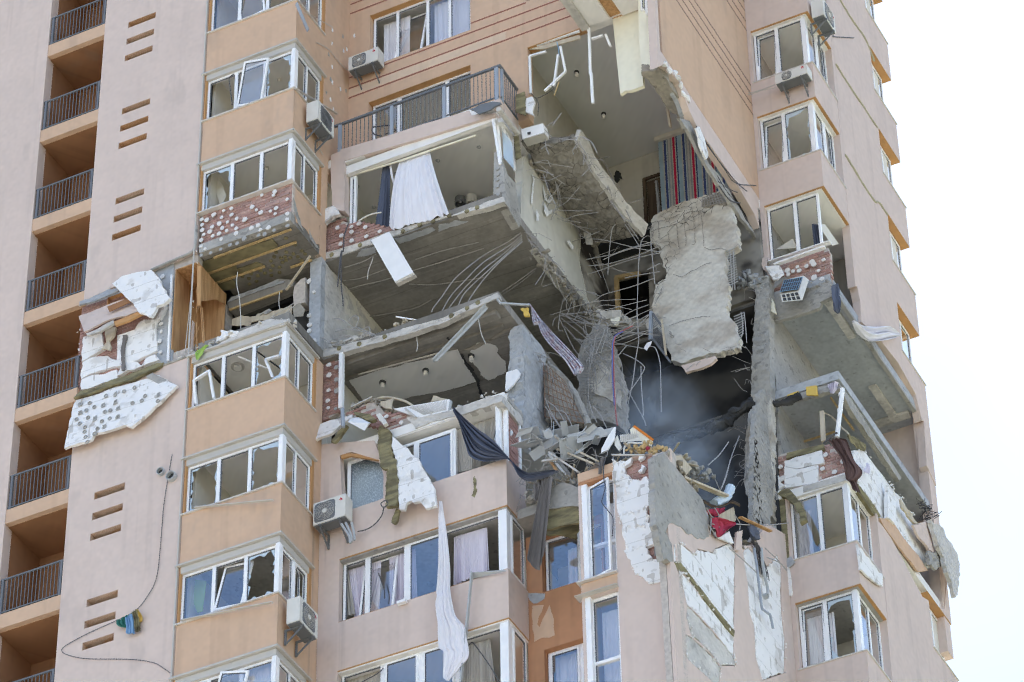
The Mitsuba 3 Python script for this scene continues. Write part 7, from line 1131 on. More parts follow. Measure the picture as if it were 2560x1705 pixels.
for a, b, w, lab in (([(5.67,2,53.97)][0], [(6.35,1.9,53.18)][0], .10, 'pale plank at the back of the rubble heap'), ([(5.73,1.9,53.55)][0], [(6.78,1.6,52.5)][0], .09, 'long pale plank in the middle of the rubble heap'), ([(5.68,1.7,53.3)][0], [(6.43,1.55,52.38)][0], .09, 'grey-brown plank lowest on the rubble heap'),
                     ([(6.41,1.75,53.06)][0], [(6.88,1.6,52.54)][0], .05, 'narrow brown plank at the right of the rubble heap'), ([(5.66,1.8,53.14)][0], [(5.89,1.6,52.65)][0], .05, 'short orange-brown stick beside the swept curtain'), ([(5.55,1.6,53.04)][0], [(5.94,1.55,52.92)][0], .05, 'bent grey profile at the left of the rubble heap')):
    thing('plank', lab, 'plank', mesh=bar(a, b, w, .04), m='m_plywood' if 'orange' in lab else 'm_board' if 'grey' not in lab else 'm_trim')
thing('broken_board', 'pale pointed board standing up on the rubble heap', 'broken board', mesh=PL('y', 1.75, Polygon([(6.88,52.86),(6.9,52.99),(7.06,53.27),(7.21,53.46),(7.25,53.46),(7.21,53.13),(7.05,52.9)]), .03), m='m_white')
thing('broken_board', 'narrow white board leaning beside the pointed board', 'broken board', mesh=PL('y', 1.8, Polygon([(7.19,53.14),(7.26,53.26),(7.35,52.88),(7.28,52.82),(7.19,53)]), .04), m='m_ac')
k = thing('carton', 'beige carton with an orange lid edge on top of the heap', 'carton', mesh=None); part(k, 'body', trimesh.convex.convex_hull(np.array([(7.52,1.9,53.38),(7.61,1.9,53.44),(8.05,1.9,52.89),(8.01,1.9,52.73),(7.56,1.9,53.18)] + [(7.34,2.3,53.74),(7.43,2.3,53.8),(7.88,2.3,53.25),(7.84,2.3,53.12)])), 'm_cream'); part(k, 'lid', panel([(7.6,1.88,53.42),(7.65,1.88,53.44),(8.08,1.88,52.89),(8.04,1.88,52.86)], .02), 'm_orange')
k = thing('drawer_box', 'pale ribbed box lying on the rubble heap', 'box'); part(k, 'body', trimesh.convex.convex_hull(np.array([(7.32,1.8,53.24),(7.75,1.8,53.12),(7.81,1.8,52.9),(7.33,1.8,53.04)] + [(7.18,2.1,53.51),(7.61,2.1,53.39),(7.67,2.1,53.16)])), 'm_ac')
for i in range(9): part(k, 'rib', bar([(7.36,1.78,53.2)][0] + np.array([i * .045, 0, 0.0]), [(7.37,1.78,53.02)][0] + np.array([i * .045, 0, 0.0]), .012, .01), 'm_trim')
thing('tan_fragment', 'tan plaster fragments at the right end of the heap', 'plaster fragments', kind='stuff', mesh=cat_([chunk(np.array([(7.84,1.65,52.52),(7.95,1.65,52.54),(8.1,1.65,52.41),(8.18,1.65,52.4),(8.28,1.65,52.36),(8.37,1.65,52.38),(7.75,1.65,52.64),(7.61,1.65,52.59),(8.02,1.65,52.6)][i % 9]) + rg.normal(0, .04, 3), rg.uniform(.05, .2, 3), 700 + i) for i in range(40)]), m='m_batten')
thing('red_ball', 'small dark red round thing on the tan fragments', 'ball', mesh=chunk([(8.05,1.6,52.45)][0], (.11, .11, .10), 5, 60), m='m_redcloth', smooth=True)
thing('bent_tube', 'bent pale metal tube arching over the heap', 'tube', mesh=tube([(7.48,1.62,52.52),(7.49,1.62,52.67),(7.56,1.62,52.77),(7.66,1.62,52.77),(7.78,1.62,52.71),(7.93,1.62,52.66)], .022, 7), m='m_ac')
thing('loose_trim', 'long thin grey rail lying along the top of the bare insulation', 'trim strip', mesh=bar([(7.27,1.45,52.46)][0], [(8.03,1.45,52.17)][0], .04, .03), m='m_trim')
thing('grey_cloth', 'grey rag hanging over the top of the narrow corner window', 'cloth', mesh=drape([(6.74,1.42,52.22),(6.84,1.42,52.24),(6.96,1.42,52.22),(6.95,1.42,52.04)], [(7.16,1.42,52.48),(7.12,1.42,52.37),(7.07,1.42,52.24),(7.02,1.42,52.04)], 3, .05, 20, seed=9), m='m_greycloth')
thing('loose_wire', 'thin wire hanging in front of the narrow corner window', 'wire', mesh=tube([(7.15,1.4,52.39),(7.09,1.4,52.17),(7.09,1.4,51.82),(7.11,1.4,51.61),(7.05,1.4,51.38),(7.02,1.4,51.23),(7.15,1.4,50.97),(7.26,1.4,50.72),(7.23,1.4,50.26)], .012, 5), m='m_cable')
thing('plaster_piece', 'dark grey render wedge dangling beside the narrow corner window', 'torn cladding', mesh=PL('y', 1.9, Polygon([(6.18,51.03),(6.38,51.23),(6.43,51.17),(6.4,50.69),(6.3,50.57),(6.23,50.71)]), .05), m='m_concrete_blue')
thing('broken_board', 'brown patterned board slumped on the broken flank', 'broken board', mesh=panel([(8.5,1.67,52.09),(8.5,2.23,52.54),(8.5,2.81,52.58),(8.5,2.4,52.08)], .06), m='m_board')
thing('roof_batten', 'long pale grooved batten sticking out of the flank rubble', 'batten', mesh=cat_([bar([(8.55,2.2,51.89)][0], [(8.62,4.42,52.91)][0], .13, .05)]), m='m_board')
k = thing('plastic_tube', 'crumpled clear plastic tube lying in the flank rubble', 'plastic tube', mesh=rough(tube([(8.5,3.97,52.43),(8.5,4.4,52.83),(8.5,4.71,53.14),(8.5,4.9,53.41),(8.5,4.99,53.58)], .11, 9), .06, .03, 8, 90), m='m_frost')
thing('broken_board', 'curved brown veneer board under the plastic tube', 'broken board', mesh=sheet(np.stack([spline([(8.62,3.12,51.84),(8.62,3.55,52.03),(8.62,4.17,52.46),(8.62,4.68,52.91),(8.62,5.18,53.16)], 6), spline([(8.3,3.89,52.55),(8.3,4.33,52.75),(8.3,4.96,53.18),(8.3,5.48,53.63),(8.3,5.94,53.86)], 6)], 1), .03), m='m_darkwood')
thing('red_cloth', 'crumpled red cloth hanging in the flank rubble', 'cloth', mesh=drape([(8.72,3.31,51.51),(8.72,3.36,51.31),(8.72,3.46,51.2),(8.72,3.61,51.2)], [(8.72,3.68,51.79),(8.72,4.49,52.18),(8.72,4.13,51.78),(8.72,3.74,51.31)], 3, .08, 24, seed=10, nrm=(1, 0, 0)), m='m_redcloth')
thing('red_cloth', 'dark red rag under the veneer board', 'cloth', mesh=drape([(8.6,3.38,51.83),(8.6,3.45,51.77),(8.6,3.77,51.91)], [(8.6,4.42,52.6),(8.6,4.2,52.33),(8.6,3.94,52.05)], 3, .06, 18, seed=11, nrm=(1, 0, 0)), m='m_redcloth')
thing('brown_sheet', 'brown hardboard sheet behind the red cloth', 'board', mesh=panel([(8.5,4.18,52.27),(8.5,5.09,53.12),(8.5,5.17,52.81),(8.5,4.67,52.18)], .02), m='m_board')
thing('plank', 'splintered brown plank jutting across the column foot', 'plank', mesh=bar([(8.75,4.81,52.55)][0], [(8.8,6.45,53.26)][0], .09, .03), m='m_plywood')
thing('black_rag', 'black rag bundle at the foot of the column', 'rag', mesh=rough(chunk([(8.7,5.65,52.74)][0], (.2, .5, .45), 8, 30), .08, .07, 5, 91), m='m_slate')
for i, q in enumerate([[(8.72,4.14,51.27),(8.72,4.97,51.47),(8.72,5.88,51.64)], [(8.75,6.15,52.61),(8.75,6.85,52.76),(8.75,7.38,52.8)], [(8.74,6.27,52.43),(8.74,6.91,52.74),(8.74,7.4,52.85)], [(8.72,4.49,52.16),(8.72,5.12,52.57),(8.72,6.46,53.47),(8.72,7.77,54.43)], [(8.72,3.29,51.34),(8.72,3.8,51.56),(8.72,4.04,51.62)], [(8.72,3.02,51.59),(8.72,3.27,51.53),(8.72,3.55,51.64),(8.72,3.68,51.83),(8.72,3.47,51.9)], [(8.7,3.09,51.2),(8.7,3.46,51.17),(8.7,3.61,51.13)], [(8.7,3.31,51.51),(8.7,3.18,50.98)], [(8.7,4.65,52.52),(8.7,4.91,52.46),(8.7,4.85,52.23)], [(8,6.28,55.99),(8,5.66,55.17),(8,4.98,54.4)], [(8,6.97,56.66),(8,6.45,55.75),(8,6.02,54.88),(8,5.62,54.14)], [(8.1,4.85,54.15),(8.1,5.11,54.04),(8.1,5.33,53.9)], [(8.2,5.74,54.9),(8.2,5.47,54.3),(8.2,5.17,53.78)]]):
    thing('loose_wire', ('thin pole crossing the white flank insulation', 'rod at the right of the flank rubble, upper', 'rod at the right of the flank rubble, lower', 'taut wire stretched from the red cloth to the far bays', 'pale wire curl on the red cloth', 'pale wire loop over the red rags', 'wire down the flank edge left of the red cloth', 'short wire beside the flank edge', 'wire hanging below the veneer board', 'faint rod in the smoky hole, leftmost', 'faint rod in the smoky hole, longest', 'faint rod in the smoky hole, low and short', 'faint rod in the smoky hole, rightmost')[i], 'wire', mesh=tube(q, .013, 5), m='m_bar')
thing('drain_pipe', 'thin blue-grey pipe hanging down over the white flank insulation', 'pipe', mesh=tube([(8.74,5.53,52.19),(8.74,5.62,51.76),(8.74,5.68,51.2),(8.74,5.72,50.8),(8.74,5.75,50.69),(8.74,6.19,50.82),(8.74,6.27,50.68),(8.74,6.31,50.53)], .03, 7, False), m='m_rail_pale')
k = thing('flexible_duct', 'silver flexible duct end hanging over the white insulation', 'duct'); part(k, 'hose', tube([(8.76,5.91,52.44),(8.76,5.93,52.06),(8.76,6.03,51.67),(8.76,6.11,51.5),(8.76,6.1,51.29)], .035, 7), 'm_tin')
y_, z_ = [(5.91,51.12)][0]; part(k, 'ring', PL('x', 8.84, Point(y_, z_).buffer(.07).difference(Point(y_, z_).buffer(.05)), .1), 'm_tin'); part(k, 'bore', PL('x', 8.80, Point(y_, z_).buffer(.055), .02), 'm_dark')
thing('wire_tangle', 'dark cables and strips dangling from the flank rubble', 'wires', kind='stuff', mesh=cat_([tube(np.array([8.68, 0, 0]) + np.array([[rg.normal(0, .03), y + rg.normal(0, .1), z] for y, z in [(5.78,52.51),(5.96,52.39),(6.05,52.16),(6.21,51.95)]]), .012, 4) for i in range(24)]), m='m_cable')
for i, q in enumerate([[(4.71,52.1),(5.02,52.35),(4.9,51.73),(4.56,51.5)], [(3.66,51.23),(4.26,51.81),(4.5,51.64),(4.14,51.45)]]):
    thing('plaster_piece', ('pale render strip hanging at the foot of the column', 'white foam shard standing below the red cloth')[i], 'torn cladding', mesh=rough(PL('x', 8.7, Polygon(q), .05), .12, .02, 6, 92 + i), m=('m_pink', 'm_eps')[i])

# ------------------------------------------------------------------ far right bays
thing('drain_pipe', 'white plastic drain pipe standing askew between the gutted far right floors', 'pipe', mesh=cat_([tube([(10.32,7.75,57.74),(10.08,7.75,56.39)], .055, 10, False), tube([(10.28,7.75,57.62),(10.26,7.75,57.55)], .064, 10, False), tube([(10.22,7.75,57.18),(10.2,7.75,57.11)], .064, 10, False)]), m='m_pvc')
thing('timber_prop', 'pale timber prop in the lower gutted far right floor', 'timber', mesh=bar([(9.64,8.1,57.57)][0], [(9.65,8,56.6)][0], .10, .08), m='m_board')
for a, b, lab in (([(9.81,8.3,58.09)][0], [(10,9.14,57.63)][0], 'long thin batten hanging from the slab behind the drain pipe'), ([(7.88,9.53,58.1)][0], [(9.4,9.53,58.1)][0], 'brown batten across the ceiling of the lower gutted floor')): thing('broken_lath', lab, 'lath', mesh=bar(a, b, .04, .04), m='m_batten')
thing('loose_wire', 'twisted pale strip hanging behind the drain pipe', 'wire', mesh=tube([(9.6,8.4,57.76),(9.74,8.4,57.62),(9.87,8.4,57.39),(9.98,8.4,57.18),(10.08,8.4,57.03),(10.14,8.4,56.92)], .018, 5), m='m_board')
thing('foam_rag', 'yellow foam sheet folded over the gutted slab edge', 'foam scrap', mesh=rough(panel([(9.45,7.72,58.1),(9.71,7.72,58.05),(9.71,7.72,57.75),(9.44,7.72,57.87)], .05, 3), .08, .02, 8, 93), m='m_yellow')
thing('foam_rag', 'small yellow foam strip left of the folded sheet', 'foam scrap', mesh=rough(panel([(8.95,7.72,58.05),(9.25,7.72,58.06),(9.25,7.72,58.02),(8.99,7.72,57.99)], .04, 3), .08, .02, 8, 94), m='m_yellow')
thing('lilac_rag', 'lilac rag caught on the gutted slab corner', 'rag', mesh=rough(drape([(9.99,7.7,57.95),(10.01,7.7,57.79),(10.04,7.7,57.67)], [(10.24,7.7,57.95),(10.2,7.7,57.8),(10.11,7.7,57.64)], 4, .06, 20, seed=12), .08, .02, 8, 95), m='m_lilac')
thing('brown_cloth', 'brown cloth twisted over the bare brick parapet corner', 'cloth', mesh=drape([(9.89,7.7,56.35),(9.98,7.7,56.11),(10.13,7.7,55.78),(10.19,7.7,55.5),(10.21,7.7,55.24),(10.24,7.7,55.04)], [(10.19,7.6,56.23),(10.36,7.6,56.09),(10.41,7.6,55.88),(10.48,7.6,55.49),(10.65,7.6,55.11),(10.58,7.6,54.93),(10.41,7.6,54.89)], 3, .05, 50, 30, seed=13), m='m_browncloth')
thing('brown_cloth', 'loose lower end of the brown cloth', 'cloth', mesh=drape([(10.29,7.65,55.01),(10.34,7.65,54.86),(10.39,7.65,54.67)], [(10.52,7.65,54.96),(10.48,7.65,54.85),(10.56,7.65,54.53)], 3, .05, 18, seed=14), m='m_browncloth')
thing('umbrella_rib', 'black folded rib sticking out above the brown cloth', 'rod', mesh=tube([(9.79,7.6,56.22),(9.95,7.6,56.31),(10.12,7.6,56.4),(10.14,7.6,56.37)], .02, 5), m='m_cable')
thing('foam_block', 'dirty olive foam lumps at the torn slab end beside the brown cloth', 'foam block', mesh=rough(trimesh.convex.convex_hull(np.array([(10.25,7.99,56.56),(10.25,8.42,56.81),(10.25,9.17,57.08),(10.25,9.03,56.83),(10.25,8.55,56.57),(10.25,8.11,56.49)] + [(10.05,8.55,57.04),(10.05,8.98,57.28),(10.05,9.73,57.56),(10.05,9.6,57.31)])), .09, .05, 6, 96), m='m_wool')
flap('thick olive wool strip bent across the far right window', 7.80, 7.55, [(8.5,55.37),(8.63,55.44),(8.77,55.4),(8.91,55.18),(9.05,54.9),(9.15,54.59),(9.25,54.21),(9.09,54.15),(9.01,54.58),(8.89,54.89),(8.72,55.14),(8.58,55.24)], .12, 'm_wool', 310, amp=.03)
thing('foam_block', 'large pale foam corner block sticking out left of the bare bricks', 'foam block', mesh=rough(trimesh.convex.convex_hull(np.array([(8.73,7.55,62.01),(8.93,7.55,61.89),(9.1,7.55,61.9),(9.2,7.55,61.55),(9.03,7.55,61.45),(8.9,7.55,61.55)] + [(8.66,7.75,62.2),(8.85,7.75,62.08),(9.02,7.75,62.1),(9.11,7.75,61.76),(8.84,7.75,61.62),(8.71,7.75,61.95)])), .09, .03, 6, 97), m='m_eps')
flap('splintered tan render hanging beside the column', 7.70, 7.62, [(8.66,61.17),(8.76,61.2),(8.8,60.95),(8.86,60.7),(8.88,60.51),(8.8,60.57),(8.7,60.79),(8.63,61)], .06, 'm_cream', 311, amp=.04)
flap('pale pink render splinters by the left edge of the bare bricks', 7.72, 7.66, [(8.59,62.45),(8.71,62.52),(8.71,62.19),(8.81,62.01),(8.92,61.64),(8.82,61.65),(8.69,61.96),(8.61,62.14)], .05, 'm_pink', 312, amp=.03)
thing('white_curtain', 'pale curtain billowing out sideways from the torn flank', 'curtain', mesh=drape([(10.4,8.62,60.46),(10.4,9.15,60.72),(10.4,10.04,61.35),(10.4,11.11,62.13),(10.4,12.1,62.63)], [(10.4,8.65,60.38),(10.4,9.1,60.43),(10.4,9.88,60.77),(10.4,11.01,61.65),(10.4,12.12,62.63)], 2, .10, 40, 24, seed=15, nrm=(1, 0, 0)), m='m_sheer')
thing('navy_cloth', 'navy cloth hanging from the slab corner at the torn flank', 'cloth', mesh=drape([(10.3,7.7,60.86),(10.3,7.73,60.54),(10.3,7.75,60.14),(10.3,7.97,60.2)], [(10.3,8.17,61.32),(10.3,8.23,61.16),(10.3,8.11,60.75),(10.3,8.05,60.29)], 3, .05, 30, seed=16, nrm=(1, 0, 0)), m='m_slate')
thing('navy_cloth', 'navy curtain bunched behind the glazing above the bare bricks', 'curtain', mesh=cloth([(9.72,8.3,63.57),(9.87,8.3,63.5)], [(9.73,8.3,62.78),(9.98,8.3,62.74)], 4, .05, nv=20, seed=17), m='m_slate')
thing('fallen_sill', 'long white sill strip sliding off above the bare bricks', 'sill', mesh=bar([(8.88,7.78,62.18)][0], [(10.2,7.78,62.2)][0], .12, .04), m='m_pvc')
thing('plasterboard_sheet', 'torn beige plasterboard slumped inside the far right corner window', 'plasterboard', mesh=panel([(8.73,8.35,63.19),(9.01,8.35,63.23),(9.28,8.35,63.01),(9.19,8.35,63.35)], .02), m='m_room')
thing('plasterboard_sheet', 'broken ceiling box hanging at the torn corner of the far right bays', 'plasterboard', mesh=trimesh.convex.convex_hull(np.array([(10,7.95,63.17),(10,8.84,63.17),(10,9.33,63.62),(10,8.47,63.58)] + [(9.8,8.5,63.7),(9.8,9.4,63.69),(9.8,9.89,64.15)])), m='m_room')
part(BLD, 'room_wall', B(8.7, 10.0, 10.6, 10.7, 61.5, 64.1), 'm_soot'); part(BLD, 'partition', B(8.7, 9.8, 10.4, 10.5, 61.5, 64.1), 'm_slab_under')
flap('small white peeled render edge right of the torn flank opening', 7.8, 7.8, [(8.49,53.42),(8.71,53.51),(8.81,53.31),(8.62,53.21)], .03, 'm_concrete_blue', 313)
def xflap(label, xo, pix, t, m, seed, amp=.02, lean=0.0, name='torn_insulation_sheet', c='torn cladding'):
    msh = PL('x', xo, jag(pix, .12, .015, seed), t); msh = rough(msh, .10, amp, 5, seed); v = msh.vertices; s = (v[:, 2].max() - v[:, 2]) / np.ptp(v[:, 2]); v[:, 0] += lean * s; msh.vertices = v
    return thing(name, label, c, mesh=msh, m=m)
xflap('white foam board standing on the bared flank beside the glue-stained one', 10.36, [(10.11,56.53),(10.45,56.57),(10.58,56.34),(10.44,55.64),(10.22,55.53),(9.89,55.43)], .10, 'm_eps', 320)
xflap('square of pink render left hanging near the far corner', 10.40, [(11.53,56.33),(12.58,57.17),(12.74,56.82),(12.83,56.41),(12.51,56.23),(12.2,56.26),(11.82,56.2)], .06, 'm_pink', 321)
xflap('grey torn sheeting bulging out beyond the far corner', 10.50, [(12.46,57.08),(12.8,57.16),(13.18,57.39),(13.48,57.49),(13.6,57.33),(13.9,57.31),(14.23,57.29),(14.26,57.05),(14.14,56.52),(13.86,55.97),(13.4,55.39),(13.3,55.75),(13.06,55.92),(13.02,56.32),(12.78,56.49),(12.65,56.73)], .10, 'm_concrete_pale', 322, .05, .12)
xflap('crumpled grey foil lining under the square of pink render', 10.44, [(12.28,56.04),(12.7,56.31),(13.21,56.69),(13.56,56.82),(13.38,56.43),(12.78,55.86),(12.28,55.66)], .06, 'm_concrete', 323, .06)
xflap('small white foam wedge under the corner window of the torn far bay', 10.36, [(7.67,53.15),(8.05,53.21),(8.65,53.24),(9.16,53.25),(9.09,52.92),(8.55,52.72),(7.76,52.52)], .05, 'm_eps', 324, .02)
xflap('splinters of render along the torn flank under the slab band', 10.40, [(10.83,56.6),(11.14,56.58),(11.62,56.71),(11.55,56.6),(11.91,56.61),(11.65,56.44),(11.23,56.38),(10.84,56.41)], .05, 'm_board', 325, .03)
thing('wire_tangle', 'dark twiggy wires sticking out of the slab band near the far corner', 'wires', kind='stuff', mesh=cat_([tube(np.array([(10.3,12.65,57.79),(10.3,12.83,57.78),(10.3,13.01,57.78),(10.3,13.09,57.69)][i % 4]) + np.cumsum(rg.normal(0, .06, (4, 3)), 0) * [1, .6, .6], .009, 4) for i in range(40)]), m='m_cable')
thing('white_rag', 'white rag hanging on the bared flank near the brown cloth', 'rag', mesh=drape([(10.36,8.8,56.28),(10.36,8.61,55.97),(10.36,8.52,55.83)], [(10.36,8.99,56.37),(10.36,9,56.18),(10.36,8.97,56.06)], 2, .04, 16, seed=18, nrm=(1, 0, 0)), m='m_lilac')
for q in ([(10.29,10.38,72.9),(10.29,11.21,72.88),(10.29,11.92,73),(10.29,12.34,72.88),(10.29,12.64,72.63)], [(10.29,9.55,69.82),(10.29,9.98,69.82),(10.29,10.84,69.84),(10.29,11.42,69.9),(10.29,11.81,69.89),(10.29,12.31,69.94)], [(10.29,9.6,66.7),(10.29,10.61,66.64),(10.29,11.47,66.66),(10.29,11.8,66.88),(10.29,12.38,66.92)]):
    part(BLD, 'render_crack', rough(tube(q, .028, 5), .10, .02, 9, 98), 'm_olive_pale')
for i, q in enumerate([[(8.42,7.6,68.2),(8.55,7.6,67.94),(8.74,7.6,67.85),(9.14,7.6,67.83),(9.34,7.6,67.84)], [(8.44,7.6,68.09),(8.58,7.6,67.83),(8.98,7.6,67.8),(9.35,7.6,67.73)], [(10.3,9.56,70.87),(10.3,9.66,70.9),(10.3,11.14,72.17)], [(8.64,3.98,63.68),(8.64,4.71,63.58),(8.64,5.81,63.69),(8.64,6.42,63.81),(8.64,6.96,64.01)], [(8.64,4.14,63.63),(8.64,5.55,63.62),(8.64,6.24,63.7),(8.64,7.57,64.7)], [(8.64,5.12,62.84),(8.64,5.74,63.11),(8.64,6.33,63.45)]]):
    thing('thin_cable', ('upper pipe run from the tan flank to the far bay air conditioner', 'lower pipe run from the tan flank to the far bay air conditioner', 'short cable end on the right flank below the topmost air conditioner', 'thin cable swinging along the broken lower edge of the tan flank', 'second thin cable along the tan flank, ending at the far bays', 'short loose cable end at the broken tan flank')[i], 'cable', mesh=tube(q, .012, 5), m='m_cable' if i > 1 else 'm_trim')
# insulation crumbs along the broken lower edge of the tan flank
thing('foam_lump', 'white foam lumps squeezed out along the broken beam of the tan flank', 'foam lump', kind='stuff', mesh=cat_([rough(chunk(q, (.14, .24, .2), i, 20), .06, .02, 9, i) for i, q in enumerate([(8.6,2.41,64.33),(8.6,2.65,64.35),(8.6,2.99,64.56),(8.6,3.15,64.53),(8.6,3.31,64.44),(8.6,3.46,64.31),(8.6,3.66,64.29)])]), m='m_eps')
xflap('white foam strip peeled along the lower edge of the tan flank', 8.66, [(3.92,63.56),(4.13,63.78),(4.32,63.68),(4.5,63.46),(4.6,63.23),(4.45,62.99),(4.25,63.06),(4.08,63.31)], .05, 'm_eps', 330)
for i, q in enumerate([[(8.5,5.46,63.34),(8.5,5.96,63.27),(8.5,6.64,63.36),(8.5,7.4,63.26)], [(8.55,5.39,62.95),(8.55,6.02,63),(8.55,6.67,63.43)]]): thing('thin_cable', ('dark cable along the broken wall edge above the column', 'short dark rod at the broken wall edge above the column')[i], 'cable', mesh=tube(q, .016, 5), m='m_cable')
thing('rubble', 'jumbled grey fragments on top of the standing column', 'rubble', kind='stuff', mesh=cat_([chunk(np.array([(8.14,7.6,61.92),(8.29,7.6,61.91),(8.44,7.6,61.8),(8.54,7.6,61.66),(8.61,7.6,61.54),(8.05,7.6,61.77),(8.35,7.6,61.65)][i % 7]) + rg.normal(0, .07, 3), rg.uniform(.06, .25, 3), 900 + i) for i in range(45)]), m='m_concrete_blue')
thing('plaster_piece', 'pale upright plaster slab behind the standing column', 'torn cladding', mesh=panel([(7.75,7.9,64),(7.91,7.9,63.96),(7.93,7.9,63.28),(7.72,7.9,63.44)], .15), m='m_concrete_pale')
part(BLD, 'column', rough(PL('y', 7.8, Polygon([(7.93,64.3),(8.19,63.71),(8.31,63.07),(8.44,62.42),(8.64,61.87),(8.52,61.54),(8.17,62.06),(7.88,62.42)]), .15), .15, .02, 5, 99), 'm_concrete')

# rubbish hanging from the gutted edges: scraps of plaster and wire on the slab rims
thing('rubble', 'plaster crumbs clinging to the broken lower edge of the peeling party wall', 'rubble', kind='stuff', mesh=cat_([chunk(np.array([(4.66,3.66,61.02),(4.66,4.14,61),(4.66,4.67,61.01),(4.66,5.2,61.05),(4.66,5.74,61.14),(4.66,6.29,61.26),(4.66,6.63,61.42)][i % 7]) + rg.normal(0, .08, 3), rg.uniform(.05, .22, 3), 1200 + i) for i in range(70)]), m='m_rough')
thing('rubble', 'shattered plaster and foam lodged under the peeling party wall', 'rubble', kind='stuff', mesh=cat_([chunk(np.array([(4.62,3.39,63.84),(4.62,3.81,63.67),(4.62,4.56,63.76),(4.62,5.32,63.73),(4.62,5.99,63.87),(4.62,6.65,63.88)][i % 6]) + rg.normal(0, .10, 3), rg.uniform(.08, .30, 3), 1300 + i) for i in range(60)]), m='m_rough')

for lab, pts, n, r, m in (('crumbs and broken plaster along the edge of the second hanging slab', [(0.43,1.82,58.5),(0.83,1.86,58.5),(1.24,1.87,58.5),(1.6,1.91,58.5),(1.97,1.9,58.5),(2.42,1.94,58.5),(2.76,2.01,58.5),(3.15,1.98,58.5),(3.65,1.93,58.5),(4,1.89,58.5)], 90, (.03, .13), 'm_concrete_pale'), ('crumbs along the edge of the upper hanging slab', [(1.69,1.84,61.5),(2.08,1.84,61.5),(2.48,1.82,61.5),(2.85,1.85,61.5),(3.21,1.9,61.5),(3.59,1.9,61.5),(3.97,1.9,61.5)], 50, (.03, .10), 'm_concrete_pale'),
                          ('mixed rubble heaped on the brick remains over the kitchen', [(0.66,1.85,56.57),(0.94,1.85,56.66),(1.23,1.85,56.62),(1.38,1.85,56.38),(1.61,1.85,56.19),(1.89,1.85,56.04),(2.35,1.85,55.79),(2.63,1.85,55.6)], 90, (.04, .17), 'm_rough'), ('rubble along the broken slab edge over the slate curtain', [(2.74,1.56,55.5),(3.19,1.74,55.5),(3.55,1.76,55.5),(3.92,1.75,55.5),(4.21,1.75,55.5),(4.48,1.87,55.5),(4.5,2.21,55.5),(4.5,2.58,55.5)], 70, (.03, .14), 'm_concrete_pale'),
                          ('rubble along the rim of the lower gutted far right floor', [(8.74,8.27,58.5),(9,8.28,58.5),(9.26,8.27,58.5),(9.52,8.27,58.5),(9.88,8.3,58.5)], 50, (.04, .15), 'm_rough'), ('grey fragments lying along the upper far right slab edge', [(8.78,7.8,61.31),(8.97,7.8,61.14),(9.4,7.8,61.19),(9.69,7.8,61.12),(10.02,7.8,61.17),(10.21,7.8,61.04)], 45, (.04, .16), 'm_concrete')):
    rg = np.random.default_rng(len(lab)); ms = []
    for i in range(n):
        t = rg.uniform(0, len(pts) - 1.001); a = int(t); q = np.array(pts[a]) * (1 - t + a) + np.array(pts[a + 1]) * (t - a)
        ms.append(chunk(q + rg.normal(0, 1, 3) * [.05, .05, .03] + [0, .06, .02], rg.uniform(*r) * rg.uniform(.5, 1.2, 3), 2000 + i + n * 7))
    thing('rubble', lab, 'rubble', kind='stuff', mesh=cat_(ms), m=m)
for lab, pts, n, L, dv in (('bristle of bent wires under the peeling party wall', [(4.66,2.78,61.03),(4.66,3.61,60.99),(4.66,4.67,61.01),(4.66,5.74,61.14),(4.66,6.63,61.42)], 46, .5, (.4, -.25, -.6)), ('bristle of wires along the edge of the sagging slab', [(6.02,2.67,63.4),(5.96,3.88,63.4),(6.01,4.85,63.4),(6.03,6.15,63.4)], 30, .4, (.3, -.3, -.5)), ('bristle of wires at the foot of the blue-grey wall stump', [(4.7,3.19,57.66),(4.7,3.77,57.15),(4.7,3.94,56.32),(4.7,3.28,55.04)], 40, .5, (.5, -.2, -.5)), ('wires sprouting from the standing column', [(8.54,7.5,61.62),(8.33,7.5,59.95),(8.09,7.5,58.57),(7.91,7.5,56.96),(7.9,7.5,55.78)], 34, .35, (-.6, -.3, -.1)), ('wire stubs along the edge of the big hanging slab', [(6.38,6.3,63.37),(6.56,6.3,62.52),(6.62,6.3,61.48),(6.37,6.3,60.57),(7.31,6.3,58.59),(7.93,6.3,58.71),(8.44,6.3,58.75)], 40, .28, (-.3, -.4, -.4))):
    rg = np.random.default_rng(n + len(lab)); ms = []
    for i in range(n):
        t = rg.uniform(0, len(pts) - 1.001); a = int(t); q = np.array(pts[a]) * (1 - t + a) + np.array(pts[a + 1]) * (t - a); d = np.array(dv) + rg.normal(0, .45, 3); l = L * rg.uniform(.4, 1.5)
        ms.append(tube([q, q + d * l * .5 + rg.normal(0, .04, 3), q + d * l + rg.normal(0, .08, 3) + [0, 0, -.15 * l]], .008, 4))
    thing('wire_tangle', lab, 'wires', kind='stuff', mesh=cat_(ms), m='m_bar')

